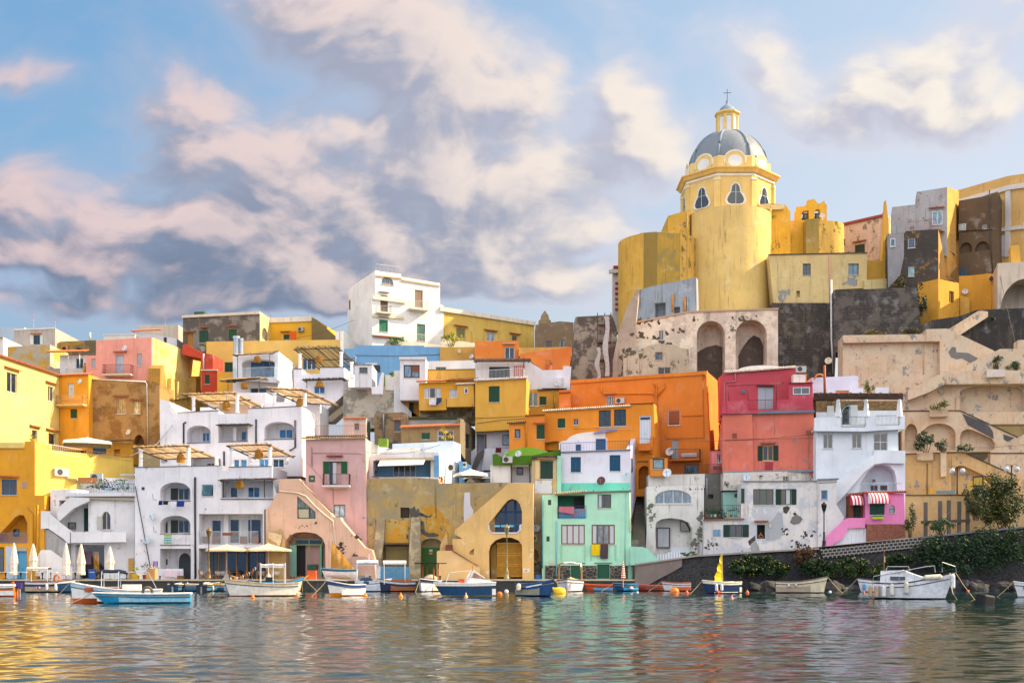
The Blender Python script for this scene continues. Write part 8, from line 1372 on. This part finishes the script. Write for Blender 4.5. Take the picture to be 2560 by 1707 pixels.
cloth('striped_towel', 'blue and yellow striped beach towel on the lower white loggia', 410, 1335, 428, 1359, 118.3, stripes('1E9AC8', 'D8D84A', 4, 2)); cloth('tablecloth', 'red and white flowered cloth drying on the ground floor wall', 411, 1426, 448, 1442, 118.7, pl('F0D8E0', .1, 'B83A5A', .75, rough=1), drop=.2); cloth('striped_cloth', 'purple striped cloth on a line by the potted plants', 382, 1402, 395, 1416, 118.2, stripes('5A4AA8', 'D8B8C8', 7))
cloth('orange_towel', 'orange towel hanging before the yellow skyline house', 724, 828, 741, 849, 158.6, paint('E8640C', .9)); cloth('white_shirt', 'white shirt drying under the curtained yellow window', 1073, 997, 1090, 1012, 132.3, paint('E4E4F0', .9)); cloth('blue_jeans', 'dark blue garment drying beside the white shirt', 1091, 994, 1104, 1009, 132.2, paint('1E4A7A', .9), drop=-.6)
cloth('yellow_towel', 'bright yellow towel under the right brown window of the mint house', 1478, 1360, 1500, 1388, 118.5, paint('F0CC08', .9)); cloth('patterned_throw', 'grey patterned throw beside the yellow towel on the mint house', 1501, 1360, 1520, 1396, 118.5, pl('5A4A50', .2, 'B8A8A8', .8, rough=1)); cloth('red_blanket', 'red and yellow patterned cloth below the green shuttered red house window', 1913, 1155, 1932, 1178, 122.6, pl('B8404A', .1, 'E0B060', .75, rough=1)); cloth('dark_rug', 'dark red chequered rug hanging on the shaded white stair parapet', 1239, 1119, 1253, 1131, 131.6, pl('6A1E20', .1, '2A1210', .7)); cloth('pink_garments', 'pink and red garments hanging across the mint house loggia', 1397, 1266, 1435, 1282, 118.6, pl('D87A8A', .2, 'E8D8DC', .7, rough=1), drop=.4)
# planters and small things on the quay
def crown(parent, c, rx, ry, rz, n, size, mat, name='foliage', local=False, seed=None, gap=.25):
    rs = np.random.RandomState(seed or R.randrange(9999)); nc = max(5, int((rx*rz)*6)+4); cl = rs.normal(0, 1, (nc, 3)); cl /= np.linalg.norm(cl, axis=1)[:, None]; cl *= rs.uniform(.35, .95, (nc, 1)); mb = MB(); c = Vector(c)
    for _ in range(n):
        k = rs.randint(nc); d = rs.normal(0, 1, 3); d /= np.linalg.norm(d); d = cl[k]+d*rs.uniform(.12, .36)*(1.2 if nc < 12 else .9); q = c+Vector((d[0]*rx, d[1]*ry, d[2]*rz)); a = Vector(rs.normal(0, 1, 3)).normalized(); b_ = a.orthogonal().normalized(); s_ = size*rs.uniform(.6, 1.3); e = a.cross(b_)
        mb.face([q-e*s_, q+b_*s_*.5, q+e*s_, q-b_*s_*.5])
    o = mb.build(name, mat, parent, local)
    if name == 'flowers': o['kind'] = 'stuff'
    return o
def plant(px, py, w_px, h_px, Y, label, c='2A4A1E', c2='5A7A2A', name='shrub', n=260, size=.13, stem=True, dep=None, flower=None, cat='plant', grp=None):
    c0 = W(px, py-h_px/2, Y); rx, rz = w_px/2/F*Y, h_px/2/F*Y; t = thing(name, label, cat, W(px, py, Y), group=grp)
    crown(t, c0, rx, dep or min(rx, 1.2), rz, n, size, leafm(c, c2))
    if stem: 
        s_ = MB()
        for k in range(4): s_.tube([W(px, py, Y)+Vector((rx*.1*(k-1.5), 0, -.05)), c0+Vector((rx*.35*(k-1.5), .1*k, rz*.2))], [.05, .02], 5)
        s_.build('trunk', paint('4A3A28', .9), t)
    if flower: crown(t, c0-Vector((0, (dep or min(rx, 1.2))*.35, 0)), rx, (dep or min(rx, 1.2)), rz, n//44, size*.55, paint(flower, .8), 'flowers')
    return t
def potted(px, py, Y, w, h, pc, label, lc='2A4A1E', lc2='6A8A2A', fh=.5, flower=None, box=False):
    p = W(px, py, Y); t = thing('potted_plant', label, 'potted plant', p)
    (MB().cb(p.x-w/2, p.y-w/2, p.z, p.x+w/2, p.y+w/2, p.z+h) if box else MB().lathe(p, [(0, 0), (w*.36, 0), (w*.5, h), (w*.44, h), (w*.4, h-.06), (0, h-.06)], 14)).build('pot', paint(pc, .8), t)
    crown(t, p+Vector((0, 0, h+fh*.4)), w*.75, w*.6, fh*.6, 90, .08, leafm(lc, lc2)); 
    if flower: crown(t, p+Vector((0, -.1, h+fh*.45)), w*.7, w*.6, fh*.55, 22, .07, paint(flower, .8), 'flowers')
potted(340, 1447, 115, .6, .5, 'D8B02A', 'leafy plant in a yellow crate beside the trellis', '3A5A1E', '8A9A2A', .9, box=True); potted(362, 1447, 115.6, .5, .45, '7A4A34', 'dark spiky plant in a brown pot behind the tall tan planter', '1E3A28', '2E5A34', 1.3); potted(380, 1447, 114.8, .85, 1.05, 'C8965A', 'white flowers in a tall tan planter before the leaning pole', '4A5A2A', '8A8A4A', .35, 'F0E0D8', True)
potted(83, 1103, 121, .7, .25, 'C8A040', 'agave on the yellow terrace pillar', '5A6A1E', 'A8A83A', .9); potted(508, 880, 156, .8, .7, 'A8A49C', 'palm in a grey pot beside the weathered grey house', '5A7A1E', 'B8B83A', .9); potted(1371, 924, 137, .9, .5, 'B8603A', 'dark shrub in a terracotta pot on the orange wall', '1E3018', '2E4A24', .8); potted(937, 1190, 123, .4, .3, 'B8603A', 'small plant in a terracotta pot in the blue veranda', fh=.5); potted(1104, 1206, 121, .35, .35, 'E87A2A', 'orange flower pot at the foot of the bright white wall', '3A6A2A', '6AA03A', .4, 'E85A3A')
for x, lb in ((1243, 'left'), (1259, 'middle'), (1278, 'right')): p = W(x, 1317, 117.3); t = thing('flower_box', lb+' of the three light blue flower boxes on the yellow house loggia', 'flower box', p, group='light blue flower boxes on the loggia railing'); MB().cb(p.x-.28, p.y-.12, p.z, p.x+.28, p.y+.12, p.z+.2).build('box', paint('6AC0E0'), t); crown(t, p+Vector((0, 0, .3)), .26, .14, .16, 50, .06, leafm('3A5A24', '8A6A3A'))
p = W(231, 1447, 116.3); p.z = QZ; t = thing('wheelie_bin', 'blue wheelie bin beside the dark glass shop front', 'bin', p); MB().prism([(p.x-.26, p.y-.3, p.z+.05), (p.x+.26, p.y-.3, p.z+.05), (p.x+.31, p.y-.3, p.z+.98), (p.x-.31, p.y-.3, p.z+.98)], (0, .6, 0)).build('body', paint('1A5AB8', .5), t); MB().cb(p.x-.36, p.y-.36, p.z+.98, p.x+.36, p.y+.34, p.z+1.06).build('lid', paint('164E9E', .5), t)
for s_ in (1, -1): MB().lathe((p.x+s_*.25, p.y+.3, p.z), [(0, .01), (.08, .01), (.08, .14), (0, .14)], 8).build('wheel', paint('1A1A1A'), t)
p = W(780, 1449, 112.7); t = thing('power_box', 'orange service box with hose on the quay edge before the boat store', 'box', (p.x, p.y, 1.06)); MB().cb(p.x-.44, p.y-.3, 1.06, p.x+.42, p.y+.3, 1.95).build('cabinet', paint('E8601A', .5), t); MB().tube([(p.x-.3, p.y-.35, 1.45), (p.x-.6, p.y-.6, 1.2), (p.x-.85, p.y-.75, .5), (p.x-.8, p.y-.75, 0)], .045, 6).build('hose', paint('D8A82A'), t); MB().cb(p.x-.38, p.y-.33, 1.3, p.x-.3, p.y-.3, 1.5).build('socket', paint('2A2A2A'), t)
# cables and pole
# hanging plants and bushes
WG = 'bushes growing over the sea wall'
for a in ((1862, 1446, 120, 56, 112.2, 'large green bush dotted with yellow flowers on the left of the sea wall', '16300F', '32501A', 1500, 'A8A01C'), (1935, 1444, 90, 52, 112.0, 'green flowering bush right of the largest left sea wall bush', '16300F', '2E4A18', 1100, 'A8A01C'), (2006, 1412, 60, 46, 112.3, 'dry reddish brown bush hanging on the sea wall', '4A3A24', '7A5230', 600, None), (2030, 1444, 70, 50, 111.8, 'small green bush below the dry reddish one', '16300F', '2E4A1A', 900, None),
          (2245, 1420, 90, 50, 111.3, 'dark creeping bush on the sea wall behind the cabin boat pulpit', '16300F', '2E4A1A', 800, None), (2060, 1448, 60, 34, 111.6, 'low dark bush just above the boulders by the cream boat', '16300F', '2E4A1A', 500, None),
          (2110, 1446, 110, 60, 111.6, 'green bush with yellow flowers left of the large cabin boat', '16300F', '34501A', 1300, 'A8A01C'), (2180, 1446, 90, 50, 111.4, 'dense green bush behind the large cabin boat', '1A3216', '3A5A20', 900, 'A8A01C'), (2330, 1425, 120, 84, 111.2, 'dark bush under the block parapet right of the cabin boat', '1C2C16', '304824', 1100, None), (2385, 1440, 140, 110, 110.8, 'tall grey-green bush mass on the sea wall', '1C321A', '385630', 1900, None), (2470, 1425, 140, 110, 111.2, 'broad grey-green bush near the right end of the sea wall', '1C321A', '385630', 1600, None), (2545, 1405, 110, 90, 111, 'bush at the right edge of the sea wall', '1E341A', '3A5A2C', 900, None)):
    plant(*a[:4], a[4]-1.7, a[5], a[6], a[7], 'bush', int(a[8]*2.2), .13, False, .8, a[9], grp=WG)
for a in ((2510, 1330, 130, 150, 117, 'large shrub full of yellow blossom on the terrace at the right edge', '1E2E12', '4E561C', 'shrub', 6500, .14, True, 1.8, 'B89A14'), (2440, 1300, 70, 90, 116, 'loose shrub with yellow sprays beside the timber posts', '24341A', '545A20', 'shrub', 2200, .12, True, 1.2, 'B89A14'), (2352, 1338, 80, 50, 114.5, 'low round green shrub before the timber posts', '1E3A18', '3A6024', 'shrub', 900, .11), (2275, 1345, 34, 90, 115, 'climbing shrub between the pink cottage and the ochre wall', '22361A', '4A5A2A', 'shrub', 600, .11),
          (2315, 1130, 70, 55, 124.5, 'dark rubber shrub on the ochre terrace', '16280F', '2E4A1A', 'shrub', 700, .15), (2358, 1130, 46, 36, 124.3, 'smaller dark shrub right of the rubber shrub', '16280F', '34501E', 'shrub', 300, .14), (2410, 1132, 44, 24, 124, 'low agave clump under the middle arches', '1E3018', '4A6230', 'shrub', 220, .14), (2347, 1023, 50, 28, 128.8, 'leafy plant in the trough above the middle arches', '3A4E1A', '7A7A2A', 'shrub', 260, .14), (2492, 926, 36, 34, 133, 'bushy plant in the pale trough near the top right', '2A3A1A', '6A6A2A', 'shrub', 240, .14), (2540, 926, 44, 24, 132.6, 'low green plant at the top right edge wall', '26401E', '4A6A2A', 'shrub', 240, .13),
          (2186, 840, 60, 16, 137.2, 'left patch of dry grass on the ochre wall top', '4A4A24', '7A6A30', 'grass_clump', 400, .13, False), (2278, 838, 90, 22, 137, 'right patch of dry grass on the ochre wall top', '3A4420', '6A5428', 'grass_clump', 700, .13, False), (2250, 745, 50, 60, 149.5, 'brown and green weeds at the foot of the black stone house', '3A3A18', '6A5A20', 'shrub', 500, .16, True, 1, 'C8B81E'), (2302, 790, 44, 80, 146, 'dark creeper in the gap by the charcoal wall', '1A2A14', '2E4020', 'shrub', 500, .16), (2480, 800, 26, 14, 142, 'small tuft on the dark rock beside the stair parapet', '26361A', '46542A', 'shrub', 160, .13),
          (2172, 990, 26, 44, 119.5, 'pink bougainvillea on the white terrace roof', '3A5A1E', '6A7A2A', 'shrub', 300, .1, True, .6, 'D81E8A'), (985, 862, 60, 18, 149, 'climbing green vine over the white villa arch', '2E5A1E', '5A8A2E', 'vine', 200, .16), (1128, 865, 56, 34, 149.5, 'yellow-green vine between the villa and the streaked yellow house', '6A7A1A', 'B8A82A', 'vine', 320, .16), (1122, 1100, 44, 34, 127.2, 'yellow-leaved creeper on the brown house window', 'A88A14', 'D8B81E', 'vine', 150, .12), (980, 940, 14, 12, 134, 'bright green plant on the small cream roof block', '5A8A1E', '8AB83A', 'shrub', 60, .16), (1480, 1108, 1, 1, 126, '', '', '', '', 0, 0)):
    if a[5]: plant(*a[:6], *a[6:])
for a in ((1726, 1391, 40, 14, 113.5, 'low green plants with purple flowers at the gate on the ramp', '1E4A1E', '3A6A2A', 'shrub', 200, .1, False, .5, '7A6AC8'), (1655, 1257, 20, 12, 1, '', '', '')):
    if a[5]: plant(*a[:6], *a[6:])
t = thing('terrace_garden', 'jumble of potted plants and blue crates on the small terrace of the white peeling house', 'plants', W(1810, 1292, 120)); crown(t, W(1800, 1280, 120.5), 1.7, .7, .75, 700, .1, leafm('1E3A18', '4A6A2A'))
for i in range(9): p = W(1768+i*10, 1292, 119.6); MB().lathe(p, [(.1, 0), (.16, .28), (.14, .28), (0, .24)], 8).build('pot', paint(('A8552A', '4ABAC8', 'E8E0C0', '7A3A24', '1E7AB8', 'D8C020')[i % 6]), t)
t = thing('terrace_garden', 'flowers and plants behind the blue railing of the white stair house', 'plants', W(262, 1231, 120.3)); crown(t, W(270, 1212, 120.4), 2.4, .6, .55, 600, .11, leafm('1E4A2A', '4A7A2E')); crown(t, W(240, 1203, 120.2), 1.0, .5, .45, 40, .12, paint('E08A6A'), 'flowers'); MB().cb(W(262, 1, 120.2).x, 120.1, W(0, 1225, 120.2).z, W(275, 1, 120).x, 120.9, W(0, 1219, 120.2).z).build('table', paint('C8DCE8'), t)
# timber frame with five posts, slide
t = thing('timber_frame', 'weathered timber frame of five tall posts and a low beam before the ochre wall', 'pergola', W(2365, 1345, 117.5)); 
for x, y in ((2314, 1255), (2350, 1252), (2372, 1250), (2398, 1253), (2419, 1246)): MB().bar(W(x, 1340, 117.6), W(x, y, 117.6), .34, .25).build('post', pl('6A645E', .6), t)
MB().bar(W(2303, 1305, 117.3), W(2425, 1301, 117.3), .25, .3).build('beam', pl('5E5A54', .6), t)
t = thing('climbing_frame', 'yellow and blue playground climbing frame with ladder under the ochre arch', 'playground frame', W(2440, 1235, 119.5)); y_ = paint('D8B41E', .5)
for i in range(6): MB().bar(W(2436+i*3.6, 1212, 119.6), W(2436+i*3.6, 1194, 119.6), .08).build('bar', y_, t)
for x in (2417, 2427): MB().bar(W(x, 1234, 119.4), W(x+8, 1200, 119.8), .08).build('ladder_side', y_, t)
for i in range(5): MB().bar(W(2418+i*1.6, 1230-i*6.5, 119.5), W(2428+i*1.6, 1230-i*6.5, 119.5), .06).build('rung', y_, t)
for x in (2434, 2457): MB().bar(W(x, 1240, 119.7), W(x, 1190, 119.7), .14).build('post', paint('1E3450'), t)
MB().bar(W(2434, 1192, 119.7), W(2457, 1190, 119.7), .16).build('top_beam', paint('1E3450'), t); MB().box(W(2432, 1216, 119.5), (1.1, 0, 0), (0, .9, 0), (0, 0, .12)).build('platform', paint('2A3040'), t); MB().bar(W(2460, 1200, 119.7), W(2480, 1222, 119.3), .5, .08).build('slide', y_, t)
# boulders along the sea wall foot
def boulder_mesh(k):
    rs = np.random.RandomState(k); mb = MB(); n, m = 10, 7; pr = []
    for j in range(m+1):
        for i in range(n):
            th = math.pi*j/m; ph = 2*math.pi*i/n; v = np.array([math.sin(th)*math.cos(ph), math.sin(th)*math.sin(ph), math.cos(th)]); v = np.sign(v)*np.abs(v)**.7; q = 1+.16*math.sin(3*v[0]+k)+.14*math.sin(4*v[1]+2*v[2]+k*2)+rs.uniform(-.05, .05)*(0 < j < m); pr.append(tuple(v*q))
    mb.v = pr
    for j in range(m):
        for i in range(n): mb.f.append((j*n+i, j*n+(i+1) % n, (j+1)*n+(i+1) % n, (j+1)*n+i)); mb.m.append(0)
    return mb
bms = [boulder_mesh(k).build('boulder', pl(('3A3A40', '4C4A48', '2C2C30')[k % 3], .6, '2E2E30', .4, seed=k)) for k in range(6)]
BR = random.Random(3); first = set()
for i in range(52):
    px = 1850+i*14.2+BR.uniform(-5, 5); k = BR.randrange(6); o = bms[k] if k not in first else bms[k].copy()
    if k in first: COL.objects.link(o)
    first.add(k); s_ = BR.uniform(.35, .8)*(1.15 if px > 2250 else .9); Y = BR.uniform(108.0, 110.3)
    o.location = ((px-1280)/F*Y, Y, BR.uniform(-.1, .35)*s_); o.scale = (s_*BR.uniform(1, 1.6), s_, s_*BR.uniform(.6, .95)); o.rotation_euler = (BR.uniform(-.4, .4), BR.uniform(-.4, .4), BR.uniform(0, 6)); tag(o, 'dark rounded boulder at the waterline foot of the sea wall', 'boulder', 'boulders along the foot of the sea wall')
# people
def person(label, base, rz, pts, edges, skin='B87A58', hair='2A1C14', top='2A2228', head=(0, 0, 0), tops=None):
    """pts: joints with radii in metres, local; a skinned body, plus hair and clothing"""
    t = thing('person', label, 'person', base, rz); me = bpy.data.meshes.new('body'); me.from_pydata([p[:3] for p in pts], edges, []); o = bpy.data.objects.new('body', me); COL.objects.link(o); o.parent = t; me.materials.append(paint(skin, .55))
    md = o.modifiers.new('k', 'SKIN'); 
    for i, p in enumerate(pts): me.skin_vertices[0].data[i].radius = (p[3], p[3])
    me.skin_vertices[0].data[0].use_root = True; o.modifiers.new('s', 'SUBSURF').render_levels = 2; hx, hy, hz_ = head
    MB().lathe((hx, hy+.02, hz_), [(.0, .135), (.07, .12), (.105, .06), (.11, 0), (.1, -.07), (.06, -.1)], 14, math.radians(-25), math.radians(205)).build('hair', paint(hair, .8), t, True)
    f = MB(); 
    for s_ in (1, -1): f.lathe((hx+s_*.032, hy-.092, hz_+.01), [(0, -.008), (.01, 0), (0, .008)], 6)
    f.build('eyes', paint('1A1412'), t, True); MB().cb(hx-.025, hy-.098, hz_-.055, hx+.025, hy-.088, hz_-.045).build('mouth', paint('8A3A34'), t, True); MB().cb(hx-.01, hy-.115, hz_-.03, hx+.01, hy-.09, hz_+.01).build('nose', paint(skin), t, True)
    if tops: tops(t)
    return t
P0 = W(1902, 1346, 118.9); A_ = [(0, .25, -.2, .14), (0, .18, .1, .13), (0, .08, .34, .15), (0, .04, .46, .06), (0, 0, .56, .09), (0, -.01, .68, .1), (.17, .06, .38, .065), (.24, -.12, .12, .05), (.06, -.32, .06, .04), (-.04, -.34, .06, .035), (-.17, .06, .38, .065), (-.24, -.12, .12, .05), (-.06, -.3, .1, .04), (.05, -.33, .1, .035)]
E_ = [(0, 1), (1, 2), (2, 3), (3, 4), (4, 5), (2, 6), (6, 7), (7, 8), (8, 9), (2, 10), (10, 11), (11, 12), (12, 13)]
person('person in a dark top leaning on folded arms at a lower window', P0, 0, A_, E_, head=(0, -.02, .62), tops=lambda t: MB().lathe((0, .13, .0), [(.165, -.2), (.16, 0), (.165, .2), (.19, .3), (.12, .36)], 14).build('dark_top', paint('1E1A22', .9), t, True))
P0 = W(212, 935, 142.3); A2 = [(0, 0, .95, .14), (0, 0, 1.2, .14), (0, 0, 1.42, .15), (0, 0, 1.52, .06), (0, 0, 1.6, .09), (0, 0, 1.7, .09), (.2, 0, 1.4, .06), (.26, 0, 1.12, .045), (.22, -.15, .92, .04), (-.2, 0, 1.4, .06), (-.26, 0, 1.12, .045), (-.24, -.12, .9, .04), (.1, 0, .5, .08), (.1, 0, .06, .06), (-.1, 0, .5, .08), (-.1, 0, .06, .06)]
E2 = [(0, 1), (1, 2), (2, 3), (3, 4), (4, 5), (2, 6), (6, 7), (7, 8), (2, 9), (9, 10), (10, 11), (0, 12), (12, 13), (0, 14), (14, 15)]
person('person in a yellow top standing on the white veranda by the pink house', P0-Vector((0, 0, .4)), 0, A2, E2, head=(0, 0, 1.66), tops=lambda t: MB().lathe((0, 0, 0), [(.17, .95), (.16, 1.15), (.19, 1.4), (.1, 1.48)], 12).build('yellow_top', paint('C8A82A', .9), t, True))
# roof aerials on the skyline
for px, yb, yt, lb in ((84, 822, 783, 'tall thin television aerial on the weathered grey house'), (138, 822, 790, 'aerial mast at the corner of the weathered grey house'), (413, 815, 792, 'small aerial behind the white gabled house'), (677, 800, 780, 'small aerial on the yellow skyline house')):
    Y = 156; t = thing('television_aerial', lb, 'aerial', W(px, yb, Y)); MB().bar(W(px, yb, Y), W(px, yt, Y), .06).build('mast', paint('B8A8B0', .5), t); e = MB()
    for i in range(4): e.bar(W(px-7+i, yt+2+i*3, Y), W(px+7-i, yt+1+i*3, Y), .035)
    e.build('antenna', paint('B8A8B0', .5), t)
# scaffolding with torn sheet
t = thing('scaffold', 'rusty scaffold tower with torn grey sheeting against the dark wall', 'scaffold', W(1508, 945, 143.6))
for x in (1494, 1512, 1527): MB().bar(W(x, 950, 143.4), W(x, 782, 143.4), .1).build('upright', paint('5A3028'), t)
for y in range(790, 950, 22): MB().bar(W(1492, y, 143.4), W(1530, y-2, 143.4), .09).build('rail', paint('6A3A2A'), t)
for y in range(812, 940, 44): MB().cb(W(1496, y, 143.5).x, 143.4, W(0, y, 143.5).z, W(1528, y, 143.5).x, 144.2, W(0, y, 143.5).z+.08).build('plank', paint('3A2A24'), t)
for x0, x1, y0, y1 in ((1490, 1500, 868, 948), (1510, 1522, 790, 940)):
    mb = MB(); 
    for j in range(10): ya, yb_ = y0+(y1-y0)*j/10, y0+(y1-y0)*(j+1)/10; o1, o2 = 4*math.sin(j*.9), 4*math.sin(j*.9+.9); mb.face([W(x0+o1, ya, 143.1), W(x1+o1*.5, ya, 142.9), W(x1+o2*.5, yb_, 142.9), W(x0+o2, yb_, 143.1)])
    mb.build('sheeting', paint('B8B8B4', .9), t)

for i, (a, b_, lb) in enumerate((((1590, 1290-195, 121), (2036, 1085, 121.5), 'thin grey cable strung from the white vaulted house to the red house'), ((1320, 1046, 131), (1500, 1070, 124), 'thin cable sloping from the mustard house to the orange house'), ((916, 1130, 119.5), (1100, 1112, 122), 'thin cable over the veranda house roof'), ((2263, 1100, 118), (2560, 1112, 122), 'long thin cable crossing the ochre arches'), ((2500, 690, 146), (2566, 960, 134), 'steep cable by the dark gateway at the right edge'), ((205, 1120, 119), (335, 1140, 118.6), 'clothes line along the yellow terrace wall'), ((700, 850, 149), (885, 800, 158), 'thin skyline cable left of the white villa'))):
    p, q = W(*a), W(*b_); solo(MB().tube([p.lerp(q, k/8)-Vector((0, 0, .5*math.sin(math.pi*k/8))) for k in range(9)], .022, 4), 'overhead_cable', lb, 'cable', paint('4A4844', .7))
for px, py, w_, h_, lb, c in ((452, 1447, .6, .35, 'stack of two fishing crates by the dark arched door', '8A6A3A'), (905, 1447, .7, .4, 'grey fish crate beside the dinghy', '8A9098'), (1345, 1447, .5, .45, 'blue plastic crate at the foot of the narrow house', '2A6AA8'), (1210, 1447, .6, .3, 'low tan crate left of the arched yellow gate', 'B89A6A')):
    p = W(px, py, 114.6); p.z = QZ; t = thing('crate', lb, 'crate', p); MB().cb(p.x-w_/2, p.y-.2, p.z, p.x+w_/2, p.y+.2, p.z+h_).build('box', slat(c, 9, .8), t); MB().cb(p.x-w_/2-.03, p.y-.23, p.z+h_, p.x+w_/2+.03, p.y+.23, p.z+h_+.05).build('rim', paint(c, .8), t)
for i in range(7): p = W(400+i*175, 1449, 112.35); p.z = 1.06; t = thing('mooring_bollard', 'small rusty iron mooring bollard on the quay edge', 'bollard', p, group='iron bollards along the quay edge'); MB().lathe(p, [(.12, 0), (.09, .05), (.08, .25), (.14, .3), (.12, .36), (0, .38)], 10).build('post', paint('3A2E28', .7), t)
